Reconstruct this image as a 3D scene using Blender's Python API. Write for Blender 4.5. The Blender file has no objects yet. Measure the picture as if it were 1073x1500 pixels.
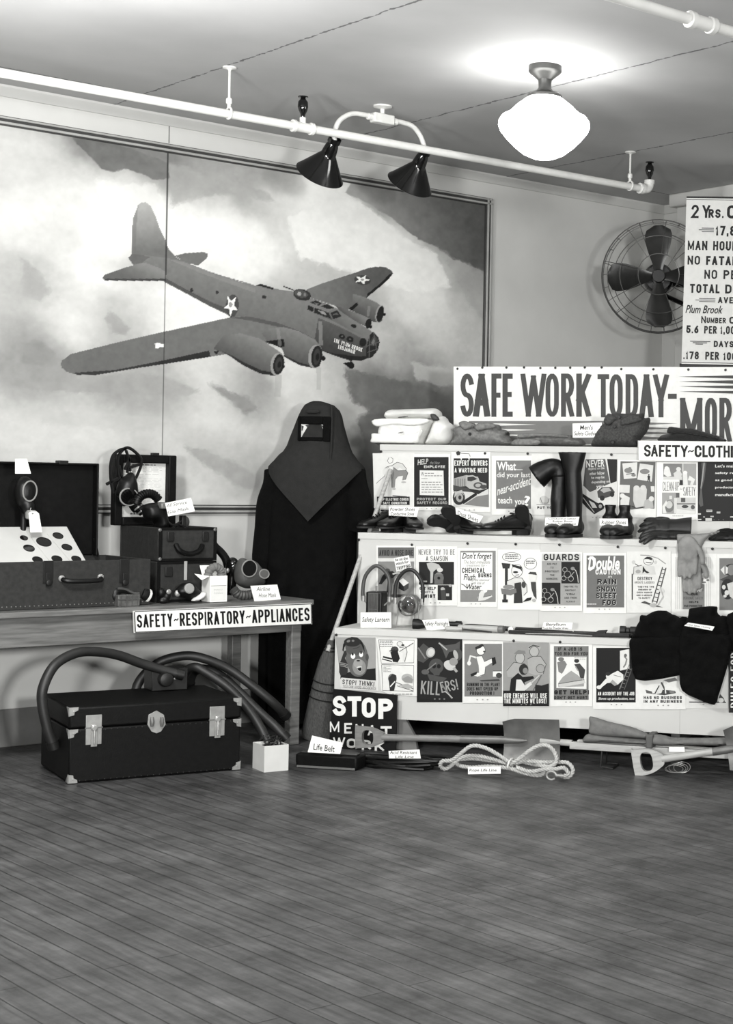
import bpy, bmesh, math, random
import numpy as np
from mathutils import Vector, Matrix, noise
random.seed(7)
C = bpy.context.scene.collection
PI = math.pi

# ------------------------------------------------------------------ camera, world, lights, exposure
FPX, CX, CY, ROLL, YAW, EYE = 2376.0, 947.0, 707.4, 0.0175, 0.8057, 1.45
Rv = Vector((math.sin(YAW), -math.cos(YAW), 0)); Fv = Vector((math.cos(YAW), math.sin(YAW), 0)); Uv = Vector((0, 0, 1))
cam_d = bpy.data.cameras.new('camera'); cam = bpy.data.objects.new('camera', cam_d); C.objects.link(cam)
cr, sr = math.cos(ROLL), math.sin(ROLL)
cR = Rv*cr + Uv*sr; cU = -Rv*sr + Uv*cr
cam.matrix_world = Matrix(((cR.x, cU.x, -Fv.x, 0), (cR.y, cU.y, -Fv.y, 0), (cR.z, cU.z, -Fv.z, EYE), (0, 0, 0, 1)))
cam_d.sensor_fit = 'HORIZONTAL'; cam_d.sensor_width = 36; cam_d.lens = 36*FPX/1073
# sensor_fit HORIZONTAL: both shifts are in units of the frame width
cam_d.shift_x = -(CX-536.5)/1073; cam_d.shift_y = (CY-750)/1073
bpy.context.scene.camera = cam

S = bpy.context.scene
S.view_settings.view_transform = 'Standard'; S.view_settings.look = 'None'
S.view_settings.gamma = 1; S.view_settings.use_curve_mapping = False
S.view_settings.exposure = 0.02
w = bpy.data.worlds.new('World'); S.world = w; w.use_nodes = True
w.node_tree.nodes['Background'].inputs[0].default_value = (1, 1, .98, 1)
w.node_tree.nodes['Background'].inputs[1].default_value = 0.02

def lamp(name, kind, loc, energy, size=.3, target=None, spot=60, blend=.5):
    l = bpy.data.lights.new(name, kind); l.energy = energy; l.color = (1, 1, .985)
    if kind == 'AREA': l.shape = 'DISK'; l.size = size
    else: l.shadow_soft_size = size
    if kind == 'SPOT': l.spot_size = math.radians(spot); l.spot_blend = blend
    o = bpy.data.objects.new(name, l); C.objects.link(o); o.location = loc
    if target: o.rotation_euler = (Vector(target)-Vector(loc)).to_track_quat('-Z', 'Y').to_euler()
    return o
lamp('flood_right', 'SPOT', (1.35, -1.3, 1.85), 1400, .25, (4.4, 8.0, .7), 120, 1.0)
lamp('flood_left', 'SPOT', (-1.0, 0.95, 1.5), 1000, .25, (4.2, 8.2, 1.4), 85, 1.0)
lamp('room_globe_left', 'POINT', (2.25, 5.6, 2.75), 310, .22)
lamp('room_globe_near', 'POINT', (5.1, 1.2, 3.0), 60, .22)

# ------------------------------------------------------------------ geometry helpers
def ray(px, py):
    a, b = (px-CX)/FPX, (CY-py)/FPX
    return Rv*(a*cr-b*sr) + Uv*(a*sr+b*cr) + Fv
EYEP = Vector((0, 0, EYE))
def hit(px, py, n, k):
    d = ray(px, py); n = Vector(n); return EYEP + d*((k-n.dot(EYEP))/n.dot(d))
def on_floor(px, py, z=0): return hit(px, py, (0, 0, 1), z)
def on_y(px, py, Y): return hit(px, py, (0, 1, 0), Y)
DY = .2167
UD = Rv*math.cos(DY) - Fv*math.sin(DY); ND = Rv*math.sin(DY) + Fv*math.cos(DY)
D0 = EYEP + ray(491, 920)*8.75; D0.z = 0
DR = math.atan2(UD.y, UD.x)                          # heading of the display stand
def DP(u, s, z): return D0 + UD*u + ND*s + Uv*z      # stand coordinates -> world
def at_d(px, py, s):                                 # a point of the stand's plane at setback s
    p = hit(px, py, ND, ND.dot(D0+ND*s)); return ((p-D0).dot(UD), p.z)

class MB:
    def __init__(s): s.v = []; s.f = []; s.m = []
    def add(s, vs, fs, mi=0):
        n = len(s.v); s.v += [tuple(p) for p in vs]; s.f += [tuple(i+n for i in f) for f in fs]; s.m += [mi]*len(fs); return s
    def box(s, x0, y0, z0, x1, y1, z1, mi=0, M=None):
        vs = [Vector((x, y, z)) for z in (z0, z1) for y in (y0, y1) for x in (x0, x1)]
        if M: vs = [M @ p for p in vs]
        return s.add(vs, [(0, 2, 3, 1), (4, 5, 7, 6), (0, 1, 5, 4), (2, 6, 7, 3), (0, 4, 6, 2), (1, 3, 7, 5)], mi)
    def loft(s, rings, mi=0, closed=True, c0=True, c1=True, loop=False):
        n = len(rings[0]); vs = [p for r in rings for p in r]; fs = []
        m = len(rings)
        for i in range(m if loop else m-1):
            j2 = (i+1) % m
            for j in range(n if closed else n-1):
                k = (j+1) % n
                fs.append((i*n+j, i*n+k, j2*n+k, j2*n+j))
        if closed and not loop:
            if c0: fs.append(tuple(range(n-1, -1, -1)))
            if c1: fs.append(tuple((m-1)*n+j for j in range(n)))
        return s.add(vs, fs, mi)
    def tube(s, pts, r, n=8, mi=0, loop=False, cap=True):
        pts = [Vector(p) for p in pts]; m = len(pts); rings = []
        up = None
        for i, p in enumerate(pts):
            if loop: t = (pts[(i+1) % m]-pts[i-1]).normalized()
            else: t = (pts[min(i+1, m-1)]-pts[max(i-1, 0)]).normalized()
            if up is None:
                up = Vector((0, 0, 1)) if abs(t.z) < .9 else Vector((1, 0, 0))
            up = (up-t*up.dot(t)).normalized(); sd = t.cross(up)
            rr = r[i] if isinstance(r, (list, tuple)) else r
            rings.append([p+(up*math.cos(a)+sd*math.sin(a))*rr for a in (2*PI*k/n for k in range(n))])
        return s.loft(rings, mi, True, cap, cap, loop)
    def lathe(s, prof, n=20, mi=0, M=None, cap=True):
        rings = [[Vector((r*math.cos(2*PI*k/n), r*math.sin(2*PI*k/n), z)) for k in range(n)] for r, z in prof]
        if M: rings = [[M @ p for p in r] for r in rings]
        return s.loft(rings, mi, True, cap, cap)
    def ell(s, c, r, n=14, mi=0, M=None):
        m = n//2+2; rings = []
        for i in range(m):
            a = -PI/2+PI*(i+.02)/(m-.96) if 0 < i < m-1 else (-PI/2+.02 if i == 0 else PI/2-.02)
            rings.append([Vector((c[0]+r[0]*math.cos(a)*math.cos(2*PI*k/n), c[1]+r[1]*math.cos(a)*math.sin(2*PI*k/n), c[2]+r[2]*math.sin(a))) for k in range(n)])
        if M: rings = [[M @ p for p in q] for q in rings]
        return s.loft(rings, mi)
    def prism(s, poly, y0, y1, mi=0, M=None):        # outline in x-z, thickness along y
        n = len(poly); vs = [Vector((x, y0, z)) for x, z in poly]+[Vector((x, y1, z)) for x, z in poly]
        if M: vs = [M @ p for p in vs]
        return s.add(vs, [tuple(range(n)), tuple(range(2*n-1, n-1, -1))]+[(i, i+n, (i+1) % n+n, (i+1) % n) for i in range(n)], mi)
    def puff(s, poly, t, tb=None, rad=None, step=.012, wr=0, wf=14, seed=0, mi=0, flat=0):
        """a soft solid inside an outline (x,z): rounded edges, thickness t in front (towards -y) and tb behind, wrinkles wr"""
        tb = t*.5 if tb is None else tb
        P = np.array(poly, float); lo = P.min(0); hi = P.max(0)
        nx = max(3, int((hi[0]-lo[0])/step)+1); nz = max(3, int((hi[1]-lo[1])/step)+1)
        xs = np.linspace(lo[0], hi[0], nx+1); zs = np.linspace(lo[1], hi[1], nz+1)
        def inside(x, z):
            r = np.zeros(x.shape, bool); n = len(P)
            for i in range(n):
                a, b = P[i], P[(i+1) % n]
                if a[1] == b[1]: continue
                c = ((a[1] > z) != (b[1] > z)) & (x < (b[0]-a[0])*(z-a[1])/(b[1]-a[1])+a[0]); r ^= c
            return r
        def near(x, z):
            best = np.full(x.shape, 1e9); bx = x.copy(); bz = z.copy(); n = len(P)
            for i in range(n):
                a, b = P[i], P[(i+1) % n]; d = b-a; L = max(d@d, 1e-12)
                k = np.clip(((x-a[0])*d[0]+(z-a[1])*d[1])/L, 0, 1); qx = a[0]+k*d[0]; qz = a[1]+k*d[1]
                dd = np.hypot(x-qx, z-qz); w_ = dd < best; best = np.where(w_, dd, best); bx = np.where(w_, qx, bx); bz = np.where(w_, qz, bz)
            return best, bx, bz
        cxs = (xs[:-1]+xs[1:])/2; czs = (zs[:-1]+zs[1:])/2
        gx, gz = np.meshgrid(cxs, czs, indexing='ij'); ins = inside(gx, gz)
        VX, VZ = np.meshgrid(xs, zs, indexing='ij')
        used = np.zeros(VX.shape, bool); cnt = np.zeros(VX.shape, int)
        for di in (0, 1):
            for dj in (0, 1):
                used[di:di+nx, dj:dj+nz] |= ins; cnt[di:di+nx, dj:dj+nz] += ins
        dist, bx, bz = near(VX, VZ)
        edge = used & (cnt < 4)
        VX = np.where(edge, bx, VX); VZ = np.where(edge, bz, VZ); dist = np.where(edge, 0, dist)
        if rad is None: rad = t
        h = np.sqrt(np.maximum(0, 1-(1-np.minimum(dist/max(rad, 1e-6), 1))**2))
        fi = {}; bi = {}; vs = []; fs = []
        for i, j in zip(*np.nonzero(used)):
            x, z = VX[i, j], VZ[i, j]
            nz_ = noise.noise(Vector((x*wf+seed*7.3, z*wf*1.3, seed)))+.5*noise.noise(Vector((x*wf*2.3, z*wf*2.3+seed*3, seed+9)))
            fi[i, j] = len(vs); vs.append((x, -(t*h[i, j])-wr*nz_*min(1, h[i, j]*1.5), z))
            if edge[i, j] and flat == 0: bi[i, j] = fi[i, j]
            else: bi[i, j] = len(vs); vs.append((x, tb*(h[i, j] if not flat else 1), z))
        for i, j in zip(*np.nonzero(ins)):
            q = [(i, j), (i+1, j), (i+1, j+1), (i, j+1)]
            fs.append([fi[k] for k in q]); b = [bi[k] for k in reversed(q)]; fs.append(b)
        return s.add(vs, fs, mi)
    def build(s, name, mats, parent=None, bev=0, smooth=35, sub=0, col=None, M=None):
        me = bpy.data.meshes.new(name)
        vs = [tuple(M @ Vector(p)) for p in s.v] if M else s.v
        me.from_pydata(vs, [], s.f)
        if not isinstance(mats, (list, tuple)): mats = [mats]
        for m_ in mats: me.materials.append(m_)
        if len(mats) > 1: me.polygons.foreach_set('material_index', s.m)
        if smooth:
            me.polygons.foreach_set('use_smooth', [True]*len(me.polygons)); me.set_sharp_from_angle(angle=math.radians(smooth))
        me.update()
        o = bpy.data.objects.new(name, me); C.objects.link(o)
        if parent: o.parent = parent
        if bev:
            b = o.modifiers.new('bevel', 'BEVEL'); b.width = bev; b.segments = 2; b.limit_method = 'ANGLE'
        if sub:
            b = o.modifiers.new('sub', 'SUBSURF'); b.levels = sub; b.render_levels = sub
        return o
    def remesh(s, name, mat, vox, parent=None, M=None, sm=4):
        o = s.build(name, mat, parent, M=M)
        r = o.modifiers.new('remesh', 'REMESH'); r.mode = 'VOXEL'; r.voxel_size = vox; r.use_smooth_shade = True
        k = o.modifiers.new('smooth', 'SMOOTH'); k.factor = .5; k.iterations = sm
        return o

def thing(name, label, cat, loc=(0, 0, 0), rz=0, group=None):
    o = bpy.data.objects.new(name, None); C.objects.link(o); o.empty_display_size = .05
    o.location = loc; o.rotation_euler = (0, 0, rz); return tag(o, label, cat, group)
def tag(o, label, cat, group=None):
    o['label'] = label; o['category'] = cat
    if group: o['group'] = group
    return o
def struct(name, mb, mat, **k):
    o = mb.build(name, mat, None, **k); o['kind'] = 'structure'; return o
def place(o, loc, rz=0): o.location = loc; o.rotation_euler = (0, 0, rz); return o
def rotX(a): return Matrix.Rotation(a, 4, 'X')
def rotY(a): return Matrix.Rotation(a, 4, 'Y')
def rotZ(a): return Matrix.Rotation(a, 4, 'Z')
def tr(x, y, z): return Matrix.Translation((x, y, z))
def bez(p, n=16):                                     # Catmull-Rom through points
    p = [Vector(q) for q in p]; out = []
    for i in range(len(p)-1):
        a, b, c, d = p[max(i-1, 0)], p[i], p[i+1], p[min(i+2, len(p)-1)]
        for k in range(n):
            t = k/n; out.append(.5*((2*b)+(c-a)*t+(2*a-5*b+4*c-d)*t*t+(3*b-a-3*c+d)*t**3))
    out.append(p[-1]); return out

# ------------------------------------------------------------------ materials (the photograph is black and white, so are they)
def lin(t): return max(.0025, .80*(t/240)**2.2)        # print tone 0-255 -> reflectance
MATS = {}
def mat(name, tone, rough=.6, var=.12, scale=9, bump=0, bscale=60, metal=0, spec=.5, sheen=0, stretch=None):
    if name in MATS: return MATS[name]
    m = bpy.data.materials.new(name); m.use_nodes = True; nt = m.node_tree; b = nt.nodes['Principled BSDF']
    v = lin(tone); b.inputs['Roughness'].default_value = rough; b.inputs['Metallic'].default_value = metal
    b.inputs['Specular IOR Level'].default_value = spec
    if sheen: b.inputs['Sheen Weight'].default_value = sheen
    co = nt.nodes.new('ShaderNodeTexCoord'); vec = co.outputs['Object']
    if stretch:
        mp = nt.nodes.new('ShaderNodeMapping'); mp.inputs['Scale'].default_value = stretch
        nt.links.new(vec, mp.inputs[0]); vec = mp.outputs[0]
    n = nt.nodes.new('ShaderNodeTexNoise'); n.inputs['Scale'].default_value = scale; n.inputs['Detail'].default_value = 5
    nt.links.new(vec, n.inputs['Vector'])
    r = nt.nodes.new('ShaderNodeValToRGB'); r.color_ramp.elements[0].position = .3; r.color_ramp.elements[1].position = .7
    lo, hi = v*(1-var), min(1, v*(1+var))
    r.color_ramp.elements[0].color = (lo, lo, lo*.97, 1); r.color_ramp.elements[1].color = (hi, hi, hi*.97, 1)
    nt.links.new(n.outputs['Fac'], r.inputs[0]); nt.links.new(r.outputs[0], b.inputs['Base Color'])
    if bump:
        n2 = nt.nodes.new('ShaderNodeTexNoise'); n2.inputs['Scale'].default_value = bscale; n2.inputs['Detail'].default_value = 3
        nt.links.new(vec, n2.inputs['Vector'])
        bp = nt.nodes.new('ShaderNodeBump'); bp.inputs['Strength'].default_value = bump; bp.inputs['Distance'].default_value = .01
        nt.links.new(n2.outputs['Fac'], bp.inputs['Height']); nt.links.new(bp.outputs[0], b.inputs['Normal'])
    MATS[name] = m; return m
def ink(t):                                           # flat printing ink / paper of one tone
    t = int(round(t/8.0)*8); return mat('ink_%d' % t, t, .55, .04, 30, spec=.3)

M_wall = mat('painted_plaster', 202, .7, .05, 3, .05, 40)
M_ceil_tone = 180
M_white_metal = mat('white_enamel_pipe', 215, .45, .06, 12)
M_black_en = mat('black_enamel', 22, .12, .1, 10)
M_bronze = mat('dull_bronze', 85, .4, .15, 20, metal=.6)
M_wood = mat('table_wood', 104, .42, .35, 5, .1, 30, stretch=(1, 12, 12))
M_wood_pale = mat('pale_ash_wood', 168, .5, .2, 6, .08, 40, stretch=(1.5, 14, 14))
M_wood_dark = mat('dark_oak_wood', 70, .45, .3, 6, .1, 30, stretch=(2, 12, 12))
M_cream = mat('mural_frame_paint', 165, .4, .12, 8)
M_leather = mat('black_leathercloth', 22, .5, .25, 40, .12, 160, spec=.12)
M_leather_br = mat('brown_leathercloth', 52, .5, .2, 40, .12, 160, spec=.15)
M_black = mat('black_rubber', 15, .45, .25, 14, .05, 60, spec=.35)
M_blackcloth = mat('black_cloth', 12, .95, .3, 20, .3, 120, spec=.12)
M_hood = mat('grey_asbestos_cloth', 46, .95, .12, 30, .25, 300, spec=.15)
M_nickel = mat('nickel', 158, .32, .15, 25, metal=.35)
M_steel = mat('dull_steel', 112, .45, .25, 12, metal=.4)
M_iron = mat('black_iron', 42, .45, .2, 15, metal=.5)
M_paper = mat('white_paper', 228, .7, .04, 6)
M_card = mat('white_card', 240, .65, .03, 12)
M_boardwhite = mat('display_paper', 200, .7, .06, 2.5, .03, 12)
M_rope = mat('manila_rope', 180, .9, .2, 60, .2, 200)
M_hose = mat('ribbed_rubber_hose', 38, .5, .2, 20)
M_greyrub = mat('grey_rubber', 74, .45, .2, 15)
M_whitecloth = mat('white_cotton', 228, .9, .03, 10, .25, 40)
M_greycloth = mat('grey_denim', 118, .9, .3, 60, .35, 220)
M_darkcloth = mat('dark_wool', 66, .95, .4, 90, .4, 240)
M_glove = mat('work_glove_leather', 130, .75, .2, 25, .2, 70)
M_canvas = mat('grey_canvas', 108, .85, .15, 30, .2, 150)
M_straw = mat('broom_straw', 84, .8, .5, 10, .5, 40, stretch=(30, 30, 2))

# ------------------------------------------------------------------ setting
WX0, WX1, WY0, WY1, CEIL = -3.0, 8.28, -3.5, 8.49, 3.47
def floor_mat():
    m = bpy.data.materials.new('oak_strip_floor'); m.use_nodes = True; nt = m.node_tree; b = nt.nodes['Principled BSDF']
    L = nt.links.new; N = nt.nodes.new
    co = N('ShaderNodeTexCoord'); mp = N('ShaderNodeMapping'); mp.inputs['Rotation'].default_value = (0, 0, PI/2)
    L(co.outputs['Object'], mp.inputs[0])
    br = N('ShaderNodeTexBrick'); br.offset = .37; br.inputs['Scale'].default_value = 1
    br.inputs['Brick Width'].default_value = 1.9; br.inputs['Row Height'].default_value = .083
    br.inputs['Mortar Size'].default_value = .003; br.inputs['Mortar Smooth'].default_value = .3
    br.inputs['Color1'].default_value = (.050,)*3+(1,); br.inputs['Color2'].default_value = (.064,)*3+(1,); br.inputs['Mortar'].default_value = (.012,)*3+(1,)
    L(mp.outputs[0], br.inputs['Vector'])
    st = N('ShaderNodeMapping'); st.inputs['Scale'].default_value = (16, 1.3, 1); L(co.outputs['Object'], st.inputs[0])
    g = N('ShaderNodeTexNoise'); g.inputs['Scale'].default_value = 3; g.inputs['Detail'].default_value = 8; L(st.outputs[0], g.inputs['Vector'])
    d = N('ShaderNodeTexNoise'); d.inputs['Scale'].default_value = 3.4; d.inputs['Detail'].default_value = 9; d.inputs['Roughness'].default_value = .7; L(co.outputs['Object'], d.inputs['Vector'])
    def ramp(src, a, bb):
        r = N('ShaderNodeMapRange'); r.inputs[1].default_value = .3; r.inputs[2].default_value = .7; r.inputs[3].default_value = a; r.inputs[4].default_value = bb; L(src, r.inputs[0]); return r.outputs[0]
    m1 = N('ShaderNodeMath'); m1.operation = 'MULTIPLY'; L(ramp(g.outputs['Fac'], .6, 1.4), m1.inputs[0]); L(ramp(d.outputs['Fac'], .42, 1.7), m1.inputs[1])
    mx = N('ShaderNodeMix'); mx.data_type = 'RGBA'; mx.blend_type = 'MULTIPLY'; mx.inputs[0].default_value = 1
    L(br.outputs['Color'], mx.inputs[6]); L(m1.outputs[0], mx.inputs[7]); L(mx.outputs[2], b.inputs['Base Color'])
    L(ramp(d.outputs['Fac'], .5, .3), b.inputs['Roughness'])
    bp = N('ShaderNodeBump'); bp.inputs['Strength'].default_value = .25; bp.inputs['Distance'].default_value = .004
    L(br.outputs['Fac'], bp.inputs['Height']); bp.invert = True; L(bp.outputs[0], b.inputs['Normal'])
    b.inputs['Specular IOR Level'].default_value = .35
    return m
struct('floor', MB().box(WX0, WY0, -.1, WX1, WY1, 0), floor_mat())

def ceil_mat():
    m = bpy.data.materials.new('painted_board_ceiling'); m.use_nodes = True; nt = m.node_tree; b = nt.nodes['Principled BSDF']
    L = nt.links.new; N = nt.nodes.new
    co = N('ShaderNodeTexCoord'); sx = N('ShaderNodeSeparateXYZ'); L(co.outputs['Object'], sx.inputs[0])
    n1 = N('ShaderNodeTexNoise'); n1.inputs['Scale'].default_value = 9; n1.inputs['Detail'].default_value = 4; L(co.outputs['Object'], n1.inputs['Vector'])
    n2 = N('ShaderNodeTexNoise'); n2.inputs['Scale'].default_value = 30; n2.inputs['Detail'].default_value = 3; L(co.outputs['Object'], n2.inputs['Vector'])
    def M(op, a, bb):
        q = N('ShaderNodeMath'); q.operation = op
        for i, x in enumerate((a, bb)):
            if isinstance(x, (int, float)): q.inputs[i].default_value = x
            else: L(x, q.inputs[i])
        return q.outputs[0]
    wob = M('MULTIPLY', M('SUBTRACT', n1.outputs['Fac'], .5), .03)
    wid = M('MULTIPLY', M('SUBTRACT', n2.outputs['Fac'], .30), .028)
    tot = None
    for ax, pos in (('X', 2.66), ('X', 4.02), ('X', 5.38), ('X', 6.77), ('Y', 8.1), ('Y', 4.4)):
        d = M('ABSOLUTE', M('SUBTRACT', M('ADD', sx.outputs[ax], wob), pos), 0)
        k = M('LESS_THAN', d, wid); tot = k if tot is None else M('MAXIMUM', tot, k)
    n3 = N('ShaderNodeTexNoise'); n3.inputs['Scale'].default_value = 1.1; n3.inputs['Detail'].default_value = 6; L(co.outputs['Object'], n3.inputs['Vector'])
    r = N('ShaderNodeMapRange'); r.inputs[1].default_value = .3; r.inputs[2].default_value = .7; v = lin(M_ceil_tone); r.inputs[3].default_value = v*.88; r.inputs[4].default_value = v*1.12; L(n3.outputs['Fac'], r.inputs[0])
    fin = M('MULTIPLY', r.outputs[0], M('SUBTRACT', 1, M('MULTIPLY', tot, .72)))
    L(fin, b.inputs['Base Color']); b.inputs['Roughness'].default_value = .75
    return m
struct('ceiling', MB().box(WX0, WY0, CEIL, WX1, WY1, CEIL+.1), ceil_mat())
struct('wall_left', MB().box(WX0, WY1, -.1, WX1+.12, WY1+.12, CEIL+.1), M_wall)
struct('wall_back', MB().box(WX1, WY0, -.1, WX1+.12, WY1, CEIL+.1), M_wall)
struct('trim_left', MB().prism([(0, 0), (0, -.055), (.012, -.055), (.045, -.012), (.045, 0)], WX0, WX1, 0,
       Matrix(((0, 1, 0, 0), (-1, 0, 0, WY1), (0, 0, 1, CEIL), (0, 0, 0, 1)))), M_wall)
struct('trim_back', MB().prism([(0, 0), (0, -.055), (.012, -.055), (.045, -.012), (.045, 0)], WY0, WY1, 0,
       Matrix(((-1, 0, 0, WX1), (0, 1, 0, 0), (0, 0, 1, CEIL), (0, 0, 0, 1)))), M_wall)
struct('baseboard_left', MB().box(WX0, WY1-.022, 0, WX1, WY1, .2), mat('baseboard_paint', 120, .5), bev=.006)
struct('baseboard_back', MB().box(WX1-.022, WY0, 0, WX1, WY1-.022, .2), MATS['baseboard_paint'], bev=.006)
# pillar standing out from the back wall, with a plain capital
pil = MB(); pil.box(7.98, 6.9, 0, WX1, 8.06, CEIL-.09).box(7.94, 6.86, CEIL-.09, WX1, 8.10, CEIL)
struct('trim_1', pil, M_wall, bev=.008)
# board joints of the wall, as thin battens of paint
jm = MB()
for x in (4.37,): jm.box(x-.003, WY1-.002, 3.32, x+.003, WY1, CEIL-.055)
struct('trim_2', jm, mat('joint_paint', 120, .7))
# ------------------------------------------------------------------ the mural
MX0, MX1, MZ0, MZ1 = 2.75, 6.62, 1.275, 3.265
MYW = WY1-.012
def wpx(px, py): p = on_y(px, py, MYW); return (p.x, p.z)
def q4(l): return [wpx(80+.2982*x, 280+.2982*y) for x, y in l]
def q5(l): return [wpx(330+.2516*x, 370+.2517*y) for x, y in l]
NXG, NZG = 700, 450
gx = np.concatenate([np.linspace(MX0, 3.3, 40, endpoint=False), np.linspace(3.3, MX1, NXG-39)]); gz = np.linspace(MZ0, MZ1, NZG+1)
GX, GZ = np.meshgrid(gx, gz, indexing='ij')
def vnoise(x, z, seed):
    xi = np.floor(x).astype(np.int64); zi = np.floor(z).astype(np.int64); xf = x-xi; zf = z-zi
    def h(a, b):
        n = (a*374761393+b*668265263+seed*1442695041) & 0xffffffff; n = ((n ^ (n >> 13))*1274126177) & 0xffffffff
        return ((n ^ (n >> 16)) & 0xffff)/65535.0
    u = xf*xf*(3-2*xf); v_ = zf*zf*(3-2*zf)
    return (h(xi, zi)*(1-u)+h(xi+1, zi)*u)*(1-v_)+(h(xi, zi+1)*(1-u)+h(xi+1, zi+1)*u)*v_
def fbm(x, z, f, seed, o=5):
    r = 0; a = .5
    for k in range(o): r = r+a*(vnoise(x*f, z*f, seed+k)-.5); f *= 2.03; a *= .55
    return r
CLOUD = [(20,215,200),(60,230,195),(60,200,190),(120,203,108),(150,222,100),(190,225,118),(215,238,112),(236,250,150),(125,245,205),(165,262,225),(200,258,215),(300,255,165),(350,262,160),(300,290,225),(400,278,180),(420,300,215),(90,300,220),(60,330,215),(150,330,238),(150,280,230),(300,330,240),(450,300,238),(480,292,240),(500,290,238),(520,300,215),
 (545,290,150),(570,310,160),(600,300,120),(650,310,105),(700,320,88),(560,335,225),(640,352,150),(700,372,118),(690,400,140),(660,390,190),(620,370,210),(600,380,230),(560,360,240),(620,440,228),(690,440,185),(700,480,190),(650,480,210),(50,400,165),(75,430,160),(60,360,205),(110,400,228),(110,470,205),(100,440,220),(155,478,150),(170,487,160),(190,470,210),(135,470,215),(250,470,232),(300,440,236),(360,370,238),(250,330,240),
 (50,500,160),(55,560,145),(50,525,140),(100,575,170),(170,578,155),(220,565,150),(255,565,165),(255,590,175),(290,560,205),(300,590,215),(330,570,200),(350,580,145),(368,592,150),(320,600,225),(340,620,220),(60,610,195),(130,620,200),(110,660,195),(200,625,190),(200,680,190),(250,640,205),(290,640,200),(300,660,180),(330,660,175),(355,690,165),(370,700,160),(380,680,195),(340,700,190),(300,700,205),(270,730,200),(340,730,205),(160,700,190),
 (430,560,220),(460,575,215),(395,620,205),(500,560,190),(520,545,170),(545,555,110),(560,570,95),(585,578,95),(615,575,105),(580,545,165),(550,525,190),(640,560,140),(660,590,105),(690,600,110),(660,540,185),(700,540,190),(520,590,160),(540,620,190),(520,600,180),(560,620,120),(530,640,140),(520,690,110),(540,720,105),(560,740,110),(540,660,120)]
CW = np.array([(*wpx(a, b), t) for a, b, t in CLOUD])
wx = GX+.10*fbm(GX, GZ, 5, 3)+.03*fbm(GX, GZ, 18, 31); wz = GZ+.10*fbm(GX, GZ, 5, 11)+.03*fbm(GX, GZ, 18, 37)
num = np.zeros_like(GX); den = np.zeros_like(GX)+1e-9
for x, z, t in CW:
    k = np.exp(-(((wx-x)/1.25)**2+(wz-z)**2)/(2*.075**2))+2e-4/(.02+(wx-x)**2+(wz-z)**2)
    num += k*t; den += k
T = num/den
T = T+30*fbm(GX*.6, GZ*1.2, 7, 5)+13*fbm(GX, GZ, 34, 17, 3)
def inside(P):
    r = np.zeros(GX.shape, bool); n = len(P)
    for i in range(n):
        a, b = P[i], P[(i+1) % n]
        if a[1] == b[1]: continue
        r ^= ((a[1] > GZ) != (b[1] > GZ)) & (GX < (b[0]-a[0])*(GZ-a[1])/(b[1]-a[1])+a[0])
    return r
grain = 14*fbm(GX, GZ, 40, 23, 3)
def fill(P, t0, t1=None, d=None, al=1.0):
    """paint a polygon of the picture; t0 -> t1 along d (two points)"""
    global T
    m_ = inside(P)
    if t1 is None: v_ = t0
    else:
        (ax, az), (bx, bz) = d; L_ = (bx-ax)**2+(bz-az)**2
        v_ = t0+(t1-t0)*np.clip(((GX-ax)*(bx-ax)+(GZ-az)*(bz-az))/L_, 0, 1)
    T = np.where(m_, T*(1-al)+al*(v_+grain), T)
def ell2(c, rx, ry, rot=0, n=28):
    return [(c[0]+rx*math.cos(a)*math.cos(rot)-ry*math.sin(a)*math.sin(rot), c[1]+rx*math.cos(a)*math.sin(rot)+ry*math.sin(a)*math.cos(rot)) for a in (2*PI*i/n for i in range(n))]
def star(c, rx, ry, rot=0, k=.4):
    return [(c[0]+rx*(1 if i % 2 == 0 else k)*math.sin(rot+i*PI/5), c[1]-ry*(1 if i % 2 == 0 else k)*math.cos(rot+i*PI/5)) for i in range(10)]
def stroke(p, w_):
    o1 = []; o2 = []
    for i, (x, y) in enumerate(p):
        a = p[max(i-1, 0)]; b = p[min(i+1, len(p)-1)]; dx, dy = b[0]-a[0], b[1]-a[1]; L_ = math.hypot(dx, dy) or 1
        o1.append((x-dy/L_*w_/2, y+dx/L_*w_/2)); o2.append((x+dy/L_*w_/2, y-dx/L_*w_/2))
    return o1+o2[::-1]
# painted clouds with ragged brushed edges
def cloud(P, t0, t1=None, d=None, al=.85, rag=.02, sy=1.0, seed=0):
    global T
    acc = np.zeros_like(GX); so = .02 if al > .87 else .075
    wjx = rag*2.2*fbm(GX*.7, GZ*sy, 16, 60+seed*7, 5); wjz = rag*1.6*fbm(GX*.7, GZ*sy, 16, 70+seed*7, 5)
    for q in range(6):
        jx = wjx+so*fbm(GX, GZ, 26, 90+q*5+seed, 2); jz = wjz+so*.8*fbm(GX, GZ, 26, 91+q*5+seed, 2)
        r = np.zeros(GX.shape, bool); n = len(P); X = GX+jx; Z = GZ+jz
        for i in range(n):
            a, b = P[i], P[(i+1) % n]
            if a[1] == b[1]: continue
            r ^= ((a[1] > Z) != (b[1] > Z)) & (X < (b[0]-a[0])*(Z-a[1])/(b[1]-a[1])+a[0])
        acc += r/6.0
    v_ = t0
    if t1 is not None:
        (ax, az), (bx, bz) = d; L_ = (bx-ax)**2+(bz-az)**2; v_ = t0+(t1-t0)*np.clip(((GX-ax)*(bx-ax)+(GZ-az)*(bz-az))/L_, 0, 1)
    v_ = v_+26*fbm(GX*.8, GZ, 22, 41+seed, 4)
    T = T*(1-al*acc)+al*acc*v_
def qp(l): return [wpx(*p) for p in l]
cloud(qp([(245,238),(300,256),(345,268),(395,284),(400,297),(360,290),(310,286),(272,294),(248,304)]), 168, al=.7, seed=1)
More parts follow.
